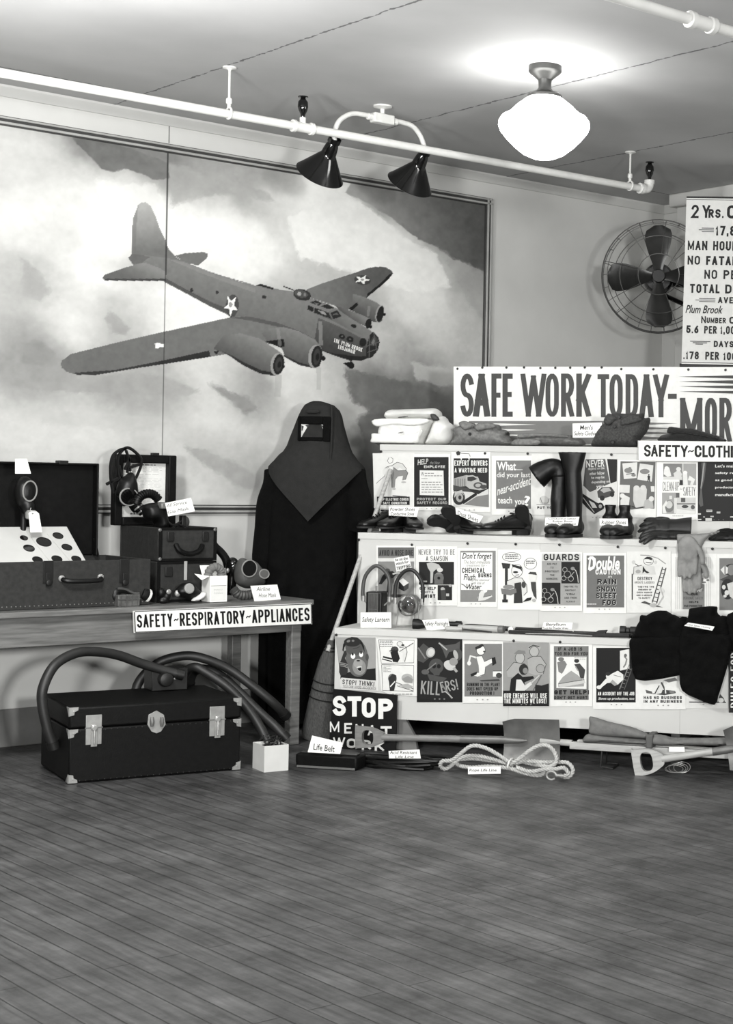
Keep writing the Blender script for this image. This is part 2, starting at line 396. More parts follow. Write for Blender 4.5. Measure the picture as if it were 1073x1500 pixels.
cloud(qp([(104,196),(150,206),(200,221),(247,238),(249,262),(225,264),(205,253),(180,246),(166,252),(150,249),(135,234),(118,218)]), 104, 118, qp([(110,200),(245,250)]), .95, .014, seed=2)
cloud(qp([(420,320),(476,297),(503,288),(530,298),(560,322),(600,352),(640,372),(660,420),(600,430),(520,400),(440,380)]), 240, al=.8, seed=12)
cloud(qp([(505,283),(522,292),(547,303),(572,318),(592,333),(612,350),(640,361),(662,379),(690,390),(712,402),(714,292),(600,280),(515,266)]), 158, 84, qp([(520,285),(690,330)]), .9, .02, seed=3)
cloud(qp([(640,361),(662,379),(690,390),(712,402),(712,470),(690,450),(668,410)]), 165, al=.6, rag=.03, seed=4)
cloud(qp([(30,378),(58,398),(76,430),(62,442),(30,432)]), 160, al=.8, seed=5)
cloud(qp([(152,464),(163,457),(176,470),(193,480),(188,489),(160,487)]), 148, al=.75, rag=.02, seed=6)
cloud(qp([(20,492),(60,498),(90,520),(96,541),(130,551),(200,549),(240,551),(268,562),(294,571),(280,579),(235,577),(180,576),(120,577),(60,572),(20,566)]), 142, 162, qp([(40,530),(280,570)]), .75, .025, seed=7)
cloud(qp([(30,500),(62,500),(80,520),(60,535),(30,530)]), 128, al=.6, seed=17)
cloud(qp([(303,560),(325,565),(346,575),(366,583),(380,600),(360,605),(345,592),(330,580)]), 138, al=.8, rag=.02, seed=8)
cloud(qp([(265,652),(300,660),(330,672),(360,686),(380,700),(376,718),(350,713),(330,701),(300,682)]), 158, al=.7, rag=.02, seed=9)
cloud(qp([(60,600),(130,606),(200,612),(250,620),(200,630),(120,626),(60,620)]), 182, al=.5, rag=.02, seed=19)
cloud(qp([(502,538),(530,546),(560,553),(600,560),(640,573),(670,590),(670,615),(620,602),(580,606),(560,612),(540,602),(518,592)]), 104, al=.85, rag=.016, seed=10)
cloud(qp([(550,590),(600,606),(670,612),(700,660),(700,760),(520,760),(522,690),(535,650),(520,615)]), 100, 112, qp([(600,610),(540,740)]), .85, .02, seed=11)
cloud(qp([(600,530),(660,540),(690,535),(700,560),(650,566),(610,556)]), 205, al=.6, rag=.015, seed=13)
cloud(qp([(165,268),(230,270),(245,300),(210,320),(150,300),(140,262)]), 236, al=.6, rag=.02, seed=14)
# far side first: right wing, its engines
fill(q5([(470,215),(560,180),(760,115),(830,90),(880,82),(930,85),(965,103),(976,122),(940,165),(880,215),(820,262),(800,270),(690,350),(640,310),(500,265)]), 112, 88, q5([(560,180),(880,180)]))
fill(q5([(976,118),(940,165),(880,215),(820,264),(826,240),(900,180),(955,125)]), 32)
fill(q5([(740,240),(800,255),(880,290),(915,320),(920,360),(910,400),(895,408),(860,402),(780,360),(720,330),(740,300)]), 125, 75, q5([(840,270),(810,385)]))
fill(q5(ell2((896,355), 22, 52, .25)), 150); fill(q5(ell2((901,357), 19, 48, .25)), 34); fill(q5(ell2((925,360), 9, 9)), 22)
fill(q5([(718,326),(765,290),(774,303),(735,340)]), 28)
fill(q5([(640,310),(720,335),(800,365),(842,385),(850,425),(840,440),(760,405),(690,365)]), 125, 85, q5([(760,340),(730,390)]))
fill(q5(ell2((832,413), 17, 30, .2)), 32); fill(q5(ell2((845,432), 9, 10)), 20)
# tail
fill(q4([(590,318),(640,305),(720,299),(748,304),(753,315),(745,330),(705,366),(640,350)]), 105)
fill(q4([(378,306),(379,200),(386,130),(410,68),(428,54),(450,56),(470,72),(490,110),(515,180),(545,245),(560,285),(595,322),(640,352),(560,400),(380,340)]), 178, 108, q4([(440,60),(470,290)]))
fill(q4([(378,306),(379,200),(386,130),(410,68),(400,200),(398,306)]), 150, 105, q4([(400,60),(390,300)]))
# fuselage
FUS = q4([(362,330),(380,306),(470,318),(560,330),(640,348),(760,395),(900,440),(985,470)])+q5([(0,140),(90,165),(170,190),(275,208),(400,228),(490,262),(600,300),(670,345),(700,365),(760,400),(850,458),(888,495),(897,520),(880,570),(850,608),(790,630),(720,625),(640,600),(560,572),(400,560),(200,520),(40,400)])+q4([(885,618),(870,617),(760,565),(640,500),(540,445),(450,400),(385,362)])
fill(FUS, 122, 98, q5([(120,170),(60,420)]))
fill(q4([(540,425),(660,490),(780,550),(890,590),(885,618),(870,617),(760,565),(640,500),(540,447)]), 78)
fill(q4([(560,335),(640,352),(760,400),(900,447),(985,478),(985,500),(860,455),(700,395)]), 128)
fill(q5([(540,380),(640,420),(740,470),(830,520),(820,605),(790,628),(640,598),(560,570),(520,500)]), 92, 60, q5([(680,430),(640,590)]))
fill(q5([(560,572),(640,588),(760,603),(850,604),(790,631),(720,627),(640,602)]), 36)
fill(q5([(640,320),(700,362),(850,462),(838,500),(740,460),(640,405),(560,370)]), 122, 104, q5([(740,390),(700,450)]))
# horizontal tailplane, near side
fill(q4([(234,425),(245,411),(330,380),(420,355),(450,352),(520,380),(548,400),(546,441),(400,441),(245,439)]), 128, 92, q4([(430,352),(400,440)]))
fill(q4([(245,439),(400,441),(546,441),(546,430),(400,431),(250,430)]), 62)
fill(q4([(362,328),(380,306),(470,322),(430,352),(385,360)]), 96)
# near wing
WING = q4([(30,850),(36,832),(80,800),(300,745),(540,690),(870,618),(960,612)])+q5([(50,370),(140,375),(290,410),(420,450),(340,500),(240,512),(90,545)])+q4([(905,790),(760,815),(560,845),(420,865),(200,903),(110,902),(60,888),(36,868)])
fill(WING, 98, 112, q4([(100,850),(1000,660)]))
fill(q4([(110,902),(90,893),(300,878),(540,830),(758,783),(766,814),(560,846),(420,867),(200,904)]), 52, 40, q4([(100,900),(700,800)]))
fill(q4([(776,788),(806,784),(796,804)]), 28)
fill(q4([(492,748),(512,743),(520,750),(537,753),(537,764),(525,767),(516,764),(508,773),(495,773)]), 238)
fill(q5([(20,378),(140,372),(300,408),(430,455),(520,505),(470,480),(300,430),(140,395)]), 84)
# near engines
fill(q5([(-70,560),(-10,480),(90,470),(200,500),(290,560),(330,588),(346,640),(322,700),(288,717),(200,702),(100,652),(40,610),(-20,580)]), 132, 80, q5([(190,490),(120,660)]))
fill(q5([(-20,576),(40,600),(120,645),(210,685),(288,700),(288,718),(200,704),(100,655),(30,606)]), 44)
fill(q5(ell2((302,650), 40, 66, .16)), 152); fill(q5(ell2((310,650), 32, 60, .16)), 36); fill(q5(ell2((338,662), 9, 10)), 18)
fill(q5([(210,470),(260,440),(340,433),(430,458),(520,508),(556,545),(568,600),(548,660),(512,672),(430,652),(345,606),(330,560),(240,512)]), 128, 78, q5([(430,455),(390,640)]))
fill(q5([(340,596),(430,640),(512,660),(512,673),(430,655),(340,606)]), 46)
fill(q5([(228,516),(338,503),(346,545),(318,552)]), 26)
fill(q5(ell2((522,605), 40, 70, .12)), 150); fill(q5(ell2((531,606), 32, 64, .12)), 34); fill(q5(ell2((570,616), 12, 14)), 16)
for e in (ell2((310,650), 20, 42, .16), ell2((531,606), 20, 46, .12)): fill(q5(e), 58)
for e in (ell2((314,652), 11, 20, .16), ell2((536,608), 11, 22, .12)): fill(q5(e), 30)
# glazing, turret, guns, windows
for g in ([(480,305),(515,320),(509,346),(477,331)], [(520,320),(600,350),(619,388),(514,350)], [(610,350),(650,335),(676,370),(628,388)], [(490,290),(525,278),(562,295),(545,310)], [(555,312),(590,300),(637,322),(600,330)]): fill(q5(g), 40)
fill(q5([(535,334),(575,345),(592,366),(560,356)]), 150); fill(q5([(622,362),(648,350),(660,364)]), 95); fill(q5([(515,290),(545,298),(530,304)]), 110)
fill(q5(ell2((446,246), 53, 33, .25)), 48); fill(q5(ell2((440,240), 40, 22, .25)), 78); fill(q5(ell2((430,240), 11, 12)), 160); fill(q5(ell2((462,244), 8, 11)), 120)
fill(q5(stroke([(338,197),(400,220)], 7)), 40)
fill(q5([(172,192),(205,182),(280,205),(277,216),(215,199)]), 34)
for c_, rx, ry in (((225,258),13,10),((678,488),19,15),((725,505),21,17),((747,427),17,11),((800,522),20,26)): fill(q5(ell2(c_, rx, ry, .3)), 34)
for c_ in ((225,258),(678,488),(725,505)): fill(q5(ell2(c_, 6, 5)), 100)
for c_ in ((797,497),(672,487)): fill(q4(ell2(c_, 8, 10)), 45)
fill(q4(ell2((1028,520), 11, 9)), 45)
fill(q5([(818,600),(822,545),(840,480),(860,458),(890,495),(898,520),(886,570),(852,610),(830,615)]), 38)
fill(q5([(838,520),(866,478),(886,500),(884,540),(852,545)]), 66); fill(q5([(848,525),(862,500),(872,515),(862,540)]), 120)
for l in ([(822,545),(895,520)], [(840,480),(835,610)], [(862,460),(880,575)], [(826,580),(888,560)]): fill(q5(stroke(l, 4)), 96)
fill(q5([(684,643),(735,634),(752,655),(745,674),(725,676),(708,662)]), 26); fill(q5(stroke([(738,600),(728,640)], 5)), 30)
# insignia
fill(q4(ell2((872,563), 32, 56, .1)), 70); fill(q4(star((866,563), 36, 56, PI+.1)), 240); fill(q4(ell2((864,558), 9, 13)), 150)
fill(q5(ell2((797,160), 48, 28, .15)), 66); fill(q5(star((797,158), 50, 29, PI-.2)), 238); fill(q5(ell2((797,158), 9, 6)), 150)
# propeller smears of the painter's brush
for l, w_, t_ in (([(310,712),(302,840)], 38, 168), ([(542,665),(544,798)], 26, 172), ([(552,400),(556,540)], 22, 158), ([(305,440),(318,545)], 20, 138), ([(908,245),(905,315)], 14, 190), ([(895,405),(893,462)], 18, 188), ([(834,310),(832,370)], 16, 140)): fill(q5(stroke(l, w_)), t_, al=.55)
# seams of the canvas strips
for a_, b_ in (((246.5,180),(236,748)),): fill([wpx(a_[0]-.9, a_[1]), wpx(a_[0]+.9, a_[1]), wpx(b_[0]+.9, b_[1]), wpx(b_[0]-.9, b_[1])], 40, al=.75)
ART_GAIN = .97
alb = np.clip(.80*(np.clip(T*ART_GAIN, 10, 252)/240)**2.2, .004, .85).astype(np.float32)

mur = thing('mural_painting', 'large framed mural of a four engined bomber flying among clouds on the wall', 'painting', (MX0, WY1, MZ0))
cv = MB()
nX, nZ = GX.shape
me = bpy.data.meshes.new('canvas')
co = np.stack([GX-MX0, np.full_like(GX, -.012), GZ-MZ0], -1).reshape(-1, 3)
ii, jj = np.meshgrid(np.arange(nX-1), np.arange(nZ-1), indexing='ij'); a_ = (ii*nZ+jj).ravel()
quads = np.stack([a_, a_+nZ, a_+nZ+1, a_+1], -1)
me.from_pydata(co, [], quads.tolist()); 
ca = me.color_attributes.new('paint', 'FLOAT_COLOR', 'POINT')
cc = np.ones((len(co), 4), np.float32); cc[:, :3] = alb.reshape(-1, 1); cc[:, 2] *= .97
ca.data.foreach_set('color', cc.ravel())
m = bpy.data.materials.new('oil_paint'); m.use_nodes = True; nt = m.node_tree; b = nt.nodes['Principled BSDF']
at = nt.nodes.new('ShaderNodeVertexColor'); at.layer_name = 'paint'; nt.links.new(at.outputs[0], b.inputs['Base Color'])
b.inputs['Roughness'].default_value = .6; b.inputs['Specular IOR Level'].default_value = .25
me.materials.append(m); ob = bpy.data.objects.new('canvas', me); C.objects.link(ob); ob.parent = mur
MB().box(0, -.0115, 0, MX1-MX0, -.001, MZ1-MZ0).build('backing_board', M_wall, mur)
M_framebase = mat('mural_frame_groove', 62, .45, .15, 8)
# moulded frame: stepped profile
def frame_rail(name, x0, z0, x1, z1, horiz):
    mb = MB()
    if horiz:
        h = z1-z0
        mb.box(x0, -.03, z0, x1, 0, z1).box(x0, -.042, z0+h*.12, x1, -.03, z0+h*.38, 1).box(x0, -.042, z0+h*.68, x1, -.03, z0+h*.9, 1)
    else:
        h = x1-x0
        mb.box(x0, -.03, z0, x1, 0, z1).box(x0+h*.12, -.042, z0, x0+h*.38, -.03, z1, 1).box(x0+h*.68, -.042, z0, x0+h*.9, -.03, z1, 1)
    return mb.build(name, [M_framebase, M_cream], mur, bev=.003)
Wm, Hm = MX1-MX0, MZ1-MZ0
frame_rail('top_rail', -.0, Hm-.005, Wm+.045, Hm+.045, True)
frame_rail('bottom_rail', -.0, -.045, Wm+.045, .005, True)
frame_rail('side_rail', Wm-.005, -.045, Wm+.045, Hm+.045, False)
# ------------------------------------------------------------------ lettering: a stroke alphabet, and flat sheets to draw on
def arc(cx, cy, rx, ry, a0, a1, n=9): return [(cx+rx*math.cos(math.radians(a0+(a1-a0)*i/n)), cy+ry*math.sin(math.radians(a0+(a1-a0)*i/n))) for i in range(n+1)]
_S = arc(.5, .75, .5, .25, 20, 90, 4)+arc(.5, .75, .5, .25, 90, 180, 5)[1:]+arc(.5, .75, .5, .25, 180, 270, 4)[1:]+arc(.5, .25, .5, .25, 90, 0, 5)[1:]+arc(.5, .25, .5, .25, 0, -90, 4)[1:]+arc(.5, .25, .5, .25, 270, 200, 4)[1:]
_O = [(0, .72)]+arc(.5, .72, .5, .28, 180, 0)[1:]+arc(.5, .28, .5, .28, 0, -180)
GL = {'A': [[(0, 0), (.5, 1)], [(.5, 1), (1, 0)], [(.16, .3), (.84, .3)]], 'B': [[(0, 0), (0, 1), (.6, 1)]+arc(.6, .77, .38, .23, 90, -90)[1:]+[(0, .54)], [(.6, .54)]+arc(.6, .27, .4, .27, 90, -90)[1:]+[(0, 0)]],
 'C': [arc(.5, .72, .5, .28, 0, 180)+arc(.5, .28, .5, .28, 180, 360)], 'D': [[(0, 0), (0, 1), (.45, 1)]+arc(.45, .7, .55, .3, 90, 0)[1:]+arc(.45, .3, .55, .3, 0, -90)+[(0, 0)]],
 'E': [[(1, 1), (0, 1), (0, 0), (1, 0)], [(0, .52), (.8, .52)]], 'F': [[(1, 1), (0, 1), (0, 0)], [(0, .5), (.8, .5)]], 'G': [arc(.5, .72, .5, .28, 0, 180)+arc(.5, .28, .5, .28, 180, 360)+[(1, .45), (.55, .45)]],
 'H': [[(0, 0), (0, 1)], [(1, 0), (1, 1)], [(0, .5), (1, .5)]], 'I': [[(.5, 0), (.5, 1)]], 'J': [[(1, 1), (1, .28)]+arc(.5, .28, .5, .28, 0, -180)], 'K': [[(0, 0), (0, 1)], [(1, 1), (.02, .4)], [(.3, .6), (1, 0)]],
 'L': [[(0, 1), (0, 0), (1, 0)]], 'M': [[(0, 0), (0, 1)], [(0, 1), (.5, .1)], [(.5, .1), (1, 1)], [(1, 1), (1, 0)]], 'N': [[(0, 0), (0, 1)], [(0, 1), (1, 0)], [(1, 0), (1, 1)]], 'O': [_O+[(0, .72)]], 'P': [[(0, 0), (0, 1), (.5, 1)]+arc(.5, .74, .5, .26, 90, -90)[1:]+[(0, .48)]],
 'Q': [_O+[(0, .72)], [(.6, .25), (1, 0)]], 'R': [[(0, 0), (0, 1), (.5, 1)]+arc(.5, .75, .5, .25, 90, -90)[1:]+[(0, .5)], [(.45, .5), (1, 0)]], 'S': [_S], 'T': [[(0, 1), (1, 1)], [(.5, 1), (.5, 0)]],
 'U': [[(0, 1), (0, .28)]+arc(.5, .28, .5, .28, 180, 360)+[(1, 1)]], 'V': [[(0, 1), (.5, 0)], [(.5, 0), (1, 1)]], 'W': [[(0, 1), (.25, 0)], [(.25, 0), (.5, .95)], [(.5, .95), (.75, 0)], [(.75, 0), (1, 1)]], 'X': [[(0, 0), (1, 1)], [(0, 1), (1, 0)]], 'Y': [[(0, 1), (.5, .42)], [(1, 1), (.5, .42)], [(.5, .45), (.5, 0)]],
 'Z': [[(0, 1), (1, 1)], [(1, 1), (0, 0)], [(0, 0), (1, 0)]], '0': [_O+[(0, .72)]], '1': [[(.1, .78), (.6, 1), (.6, 0)]], '2': [arc(.5, .72, .5, .28, 170, -20)+[(0, 0), (1, 0)]], '5': [[(.95, 1), (.1, 1), (.05, .55)]+arc(.48, .31, .52, .31, 110, -160)],
 '6': [[(.8, 1), (.2, .6), (.02, .35)]+arc(.5, .3, .5, .3, 180, -180)], '7': [[(0, 1), (1, 1), (.35, 0)]], '8': [arc(.5, .76, .44, .24, -90, 270, 16), arc(.5, .26, .5, .26, -90, 270, 16)], '.': [[(.5, 0), (.5, .08)]], ',': [[(.6, .1), (.4, -.12)]],
 '-': [[(0, .5), (1, .5)]], '~': [[(0, .43), (.12, .50), (.28, .53), (.5, .50), (.72, .47), (.88, .50), (1, .57)]], '!': [[(.5, .3), (.5, 1)], [(.5, 0), (.5, .07)]], "'": [[(.5, .75), (.5, 1)]], '?': [arc(.5, .75, .5, .25, 180, -60)+[(.5, .3)], [(.5, 0), (.5, .07)]]}
GW = {'I': .32, 'M': 1.2, 'W': 1.35, '1': .6, '.': .3, ',': .35, '!': .32, "'": .3, ' ': .45, 'E': .86, 'F': .84, 'L': .8, 'J': .8, '-': .7, '~': .9}
def caps_strokes(text, x0, y0, x1, y1, wt, gap=.28):
    """outline quads for block capitals in the box x0..x1, y0..y1 (y down); wt = stroke width as a share of the mean letter width"""
    tot = sum(GW.get(c, 1) for c in text)+gap*(len(text)-1); u = (x1-x0)/tot; t = wt*u; H = y1-y0; out = []; x = x0
    for c in text:
        w_ = GW.get(c, 1)*u
        for pl in GL.get(c, []):
            th = min(t, w_*.95)*(.55 if c in '~-' else (.8 if c in 'MW' else 1)); pts = [(x+th/2+px*(w_-th), y1-th/2-py*(H-th)) for px, py in pl]
            closed = len(pts) > 3 and math.hypot(pts[0][0]-pts[-1][0], pts[0][1]-pts[-1][1]) < 1e-6
            if closed: pts = pts[:-1]
            n = len(pts); L = []; R = []
            for i in range(n):
                a = pts[i-1] if (i or closed) else None; b = pts[(i+1) % n] if (i < n-1 or closed) else None; p = pts[i]
                d1 = ((p[0]-a[0]), (p[1]-a[1])) if a else None; d2 = ((b[0]-p[0]), (b[1]-p[1])) if b else None
                def nn(d):
                    q = math.hypot(*d) or 1; return (d[0]/q, d[1]/q)
                d1 = nn(d1) if d1 else None; d2 = nn(d2) if d2 else None
                if d1 and d2:
                    m_ = (-(d1[1]+d2[1]), d1[0]+d2[0]); q = math.hypot(*m_)
                    if q < 1e-3: m_ = (-d1[1], d1[0]); k = 1
                    else: m_ = (m_[0]/q, m_[1]/q); k = min(2.2, 1/max(.2, -m_[0]*d1[1]+m_[1]*d1[0]))
                    o = k*th/2
                else:
                    d = d1 or d2; m_ = (-d[1], d[0]); o = th/2; e = th/2*(1 if d1 else -1); p = (p[0]+d[0]*e, p[1]+d[1]*e)
                L.append((p[0]+m_[0]*o, min(y1+(.2*H if c == ',' else 0), max(y0, p[1]+m_[1]*o)))); R.append((p[0]-m_[0]*o, min(y1+(.2*H if c == ',' else 0), max(y0, p[1]-m_[1]*o))))
            for i in range(n if closed else n-1):
                j = (i+1) % n; out.append([L[i], L[j], R[j], R[i]])
        x += w_+gap*u
    return out
_tc = {}
def font_mesh(text, shear=0, bold=0):
    k = (text, shear, bold)
    if k in _tc: return _tc[k]
    cu = bpy.data.curves.new('t', 'FONT'); cu.body = text; cu.shear = shear; cu.offset = bold; cu.resolution_u = 2; cu.fill_mode = 'FRONT'
    o = bpy.data.objects.new('t', cu); me = o.to_mesh()
    v = np.array([q.co[:2] for q in me.vertices]); f = [tuple(p.vertices) for p in me.polygons]
    o.to_mesh_clear(); bpy.data.objects.remove(o); bpy.data.curves.remove(cu)
    lo = v.min(0); hi = v.max(0); v = (v-lo)/(hi-lo); _tc[k] = (v, f); return _tc[k]

class Sheet:
    """a flat printed thing: local x to the right, z up, printed side towards -y; drawn in any box of units (y down)"""
    LAY = .00012
    def __init__(s, box, w_, h_, tone=228, thick=.0012, outline=None):
        s.b = box; s.w = w_; s.h = h_; s.mb = MB(); s.mats = []; s.k = 0; s.fx = w_/(box[2]-box[0]); s.fz = h_/(box[3]-box[1])
        i = s.mi(tone); s.t = thick
        if outline: s.mb.prism([s.xz(*p) for p in outline], 0, thick, i)
        else: s.mb.box(0, 0, -h_, w_, thick, 0, i)
    def mi(s, tone):
        m_ = tone if not isinstance(tone, (int, float)) else ink(tone)
        if m_ not in s.mats: s.mats.append(m_)
        return s.mats.index(m_)
    def xz(s, x, y): return ((x-s.b[0])*s.fx, -(y-s.b[1])*s.fz)
    def face(s, polys, tone, step=True):
        if step: s.k += 1
        y0 = -s.k*s.LAY; i = s.mi(tone)
        for n_, p in enumerate(polys):
            y = y0-(n_ % 5)*.00002
            q = [s.xz(*a) for a in p]
            ar = sum(q[k][0]*q[(k+1) % len(q)][1]-q[(k+1) % len(q)][0]*q[k][1] for k in range(len(q)))
            if ar < 0: q = q[::-1]
            s.mb.add([(a, y, b) for a, b in q], [tuple(range(len(q)))], i)
        return s
    def poly(s, p, tone): return s.face([p], tone)
    def rect(s, x0, y0, x1, y1, tone): return s.face([[(x0, y0), (x1, y0), (x1, y1), (x0, y1)]], tone)
    def ell(s, x, y, rx, ry, tone, rot=0, n=22): return s.face([ell2((x, y), rx, ry, rot, n)], tone)
    def line(s, p, w_, tone):
        st = stroke(p, w_); n = len(p)
        return s.face([[st[i], st[i+1], st[2*n-2-i], st[2*n-1-i]] for i in range(n-1)], tone)
    def caps(s, text, x0, y0, x1, y1, tone, wt=.3, gap=.28): return s.face(caps_strokes(text, x0, y0, x1, y1, wt*(1.25 if len(text) > 2 else 1), gap), tone)
    def caps_on(s, text, p0, p1, h_, tone, wt=.36, gap=.28):   # along a slanted base line p0 -> p1 (top left, top right)
        L_ = math.hypot(p1[0]-p0[0], p1[1]-p0[1]); ux, uy = (p1[0]-p0[0])/L_, (p1[1]-p0[1])/L_
        return s.face([[(p0[0]+a*ux-b*uy, p0[1]+a*uy+b*ux) for a, b in q] for q in caps_strokes(text, 0, 0, L_, h_, wt, gap)], tone)
    def txt(s, text, x0, y0, x1, y1, tone, bold=.018, shear=0, slope=0):
        v, f = font_mesh(text, shear, bold); s.k += 1; y = -s.k*s.LAY; i = s.mi(tone)
        vs = []
        for a, b in v:
            X = x0+a*(x1-x0); Y = y1-b*(y1-y0)+slope*(X-x0); q = s.xz(X, Y); vs.append((q[0], y, q[1]))
        s.mb.add(vs, f, i); return s
    def greek(s, x0, y0, x1, y1, n, tone, w_=.5):            # lines of print too small to read
        h_ = (y1-y0)/n
        r = random.Random(int(x0*31+y0*17)); ps = []
        for i in range(n):
            x = x0; y = y0+i*h_
            while x < x1-(x1-x0)*.06:
                e = min(x1, x+(x1-x0)*r.uniform(.08, .2)); ps.append([(x, y), (e, y), (e, y+h_*w_), (x, y+h_*w_)]); x = e+(x1-x0)*.035
                if r.random() < .06: break
        return s.face(ps, tone)
    def out(s, name, label=None, cat=None, group=None, loc=None, rz=0, M=None, parent=None):
        o = s.mb.build(name, s.mats, parent, smooth=0)
        if label: tag(o, label, cat, group)
        if M is not None: o.matrix_world = M
        elif loc is not None: place(o, loc, rz)
        return o

# title of the picture's bomber, painted on its nose
sh = Sheet((0, 0, 1, 1), .01, .01, 228)
A_, B_, C_ = wpx(330+.2516*632, 370+.2517*497), wpx(330+.2516*798, 370+.2517*556), wpx(330+.2516*628, 370+.2517*520)
lm = MB()
def nose(text, p0, p1, hv):
    for q in caps_strokes(text, 0, 0, 1, 1, .34, .3):
        lm.add([(p0[0]+a*(p1[0]-p0[0])+b*hv[0]-MX0, -.0128, p0[1]+a*(p1[1]-p0[1])+b*hv[1]-MZ0) for a, b in q], [(0, 1, 2, 3)])
hv = (C_[0]-A_[0], C_[1]-A_[1])
nose('THE PLUM BROOK', A_, B_, hv); nose('TROJANAIR', wpx(330+.2516*655, 370+.2517*535), wpx(330+.2516*756, 370+.2517*568), hv)
lm.build('nose_lettering', ink(240), mur, smooth=0)

# ------------------------------------------------------------------ ceiling fittings
def globe_lamp():
    k = .003325; ztop = CEIL
    t = thing('globe_ceiling_light', 'lit white opal schoolhouse globe on a bronze ceiling mount', 'ceiling light', (5.087, 6.064, CEIL))
    MB().lathe([(24*k, 0), (24.5*k, -8*k), (22*k, -11*k), (20*k, -12*k), (13*k, -18*k), (11*k, -20*k)], 32).build('canopy', M_bronze, t)
    MB().lathe([(10.5*k, -19*k), (9.5*k, -25*k), (9.5*k, -32*k), (13*k, -37*k), (22*k, -40*k), (25.5*k, -43*k), (25.5*k, -49*k), (23*k, -49.5*k)], 32).build('fitter_neck', M_bronze, t)
    e = bpy.data.materials.new('lit_opal_glass'); e.use_nodes = True; b = e.node_tree.nodes['Principled BSDF']
    b.inputs['Base Color'].default_value = (.8, .8, .78, 1); b.inputs['Emission Color'].default_value = (1, 1, .98, 1); b.inputs['Emission Strength'].default_value = 16; b.inputs['Roughness'].default_value = .2
    MB().lathe([(24*k, -46*k), (31*k, -51*k), (40*k, -58*k), (49*k, -67*k), (54*k, -71*k), (62*k, -75*k), (66*k, -81*k), (67*k, -88*k), (64*k, -96*k), (55*k, -107*k), (44*k, -118*k), (30*k, -129*k), (16*k, -135*k), (3*k, -137*k)], 40).build('opal_globe', e, t)
globe_lamp()

def sprinkler_head(t, x, z0):
    MB().lathe([(.009, z0+.0), (.012, z0+.02), (.022, z0+.04), (.027, z0+.06), (.025, z0+.085), (.014, z0+.10), (.012, z0+.106), (.026, z0+.108), (.026, z0+.113), (.01, z0+.115)], 14, 0, tr(x, 0, 0)).build('sprinkler_head', M_black_en, t)
def pipe_line():
    Y = 7.24; z = 3.238
    t = thing('sprinkler_pipe', 'long white sprinkler pipe hung below the ceiling across the mural wall', 'pipe', (4.04, Y, CEIL))
    sl = .0075
    zz = lambda X: z-CEIL+(X-4.04)*sl
    X1 = on_y(946, 277, Y).x
    MB().tube([(-6, 0, zz(-1.96)), (X1-4.04, 0, zz(X1))], .0215, 14).build('pipe_run', M_white_metal, t)
    for px, py in ((335, 167), (922, 275)):
        X = on_y(px, 167, Y).x-4.04 if px < 500 else on_y(px, py, Y).x-4.04
        zc = zz(X+4.04)
        h_ = MB(); h_.lathe([(.034, 0), (.034, -.006), (.012, -.012), (.008, -.016)], 16, 0, tr(X, 0, 0)).tube([(X, 0, -.01), (X, 0, zc+.06)], .006, 8)
        h_.lathe([(.013, zc+.05), (.015, zc+.055), (.015, zc+.075), (.01, zc+.08)], 12, 0, tr(X, 0, 0))
        rg = [(X, .026*math.cos(a), zc+.005+.028*math.sin(a)) for a in (2*PI*i/18 for i in range(18))]
        h_.tube(rg, .006, 6, loop=True).tube([(X, 0, zc+.03), (X, 0, zc+.055)], .009, 8)
        h_.build('pipe_hanger', M_white_metal, t)
    X = on_y(443, 187, Y).x-4.04; zc = zz(X+4.04); f_ = MB()
    R = Matrix.Translation((X, 0, zc)) @ rotY(PI/2)
    f_.lathe([(.03, -.062), (.032, -.06), (.032, -.045), (.026, -.042), (.026, .042), (.032, .045), (.032, .06), (.03, .062)], 18, 0, R)
    f_.tube([(X, 0, zc+.02), (X, 0, zc+.05)], .016, 10); f_.build('tee_fitting', M_white_metal, t); sprinkler_head(t, X, zc+.045)
    X = X1-4.04; zc = zz(X1); f_ = MB()
    R = Matrix.Translation((X-.03, 0, zc)) @ rotY(PI/2); f_.lathe([(.03, -.03), (.033, -.028), (.033, 0), (.027, .002), (.027, .02)], 18, 0, R)
    f_.tube(bez([(X-.03, 0, zc), (X+.005, 0, zc+.004), (X+.024, 0, zc+.024), (X+.026, 0, zc+.055)], 6), .027, 14)
    f_.lathe([(.032, zc+.035), (.032, zc+.06), (.018, zc+.065)], 16, 0, tr(X+.026, 0, 0)); f_.build('elbow_fitting', M_white_metal, t); sprinkler_head(t, X+.026, zc+.06)
pipe_line()
def pipe2():
    p = hit(1042, 38, (0, 0, 1), 3.26)
    t = thing('sprinkler_branch_pipe', 'white pipe with a coupling at the upper right edge of the ceiling', 'pipe', (p.x, p.y, CEIL))
    zc = 3.26-CEIL
    MB().tube([(-3.2, 0, zc), (8.28-p.x, 0, zc)], .022, 14).build('pipe_run', M_white_metal, t)
    R = Matrix.Translation((-.05, 0, zc)) @ rotY(PI/2); f_ = MB()
    f_.lathe([(.03, -.085), (.034, -.08), (.034, -.055), (.028, -.05), (.028, .03), (.034, .035), (.034, .06), (.03, .065)], 18, 0, R)
    f_.build('coupling', M_white_metal, t)
    for x in (-2.2, 1.6):
        MB().tube([(x, 0, zc), (x, 0, 0)], .007, 8).lathe([(.034, 0), (.034, -.006), (.01, -.012)], 14, 0, tr(x, 0, 0)).build('pipe_hanger', M_white_metal, t)
pipe2()

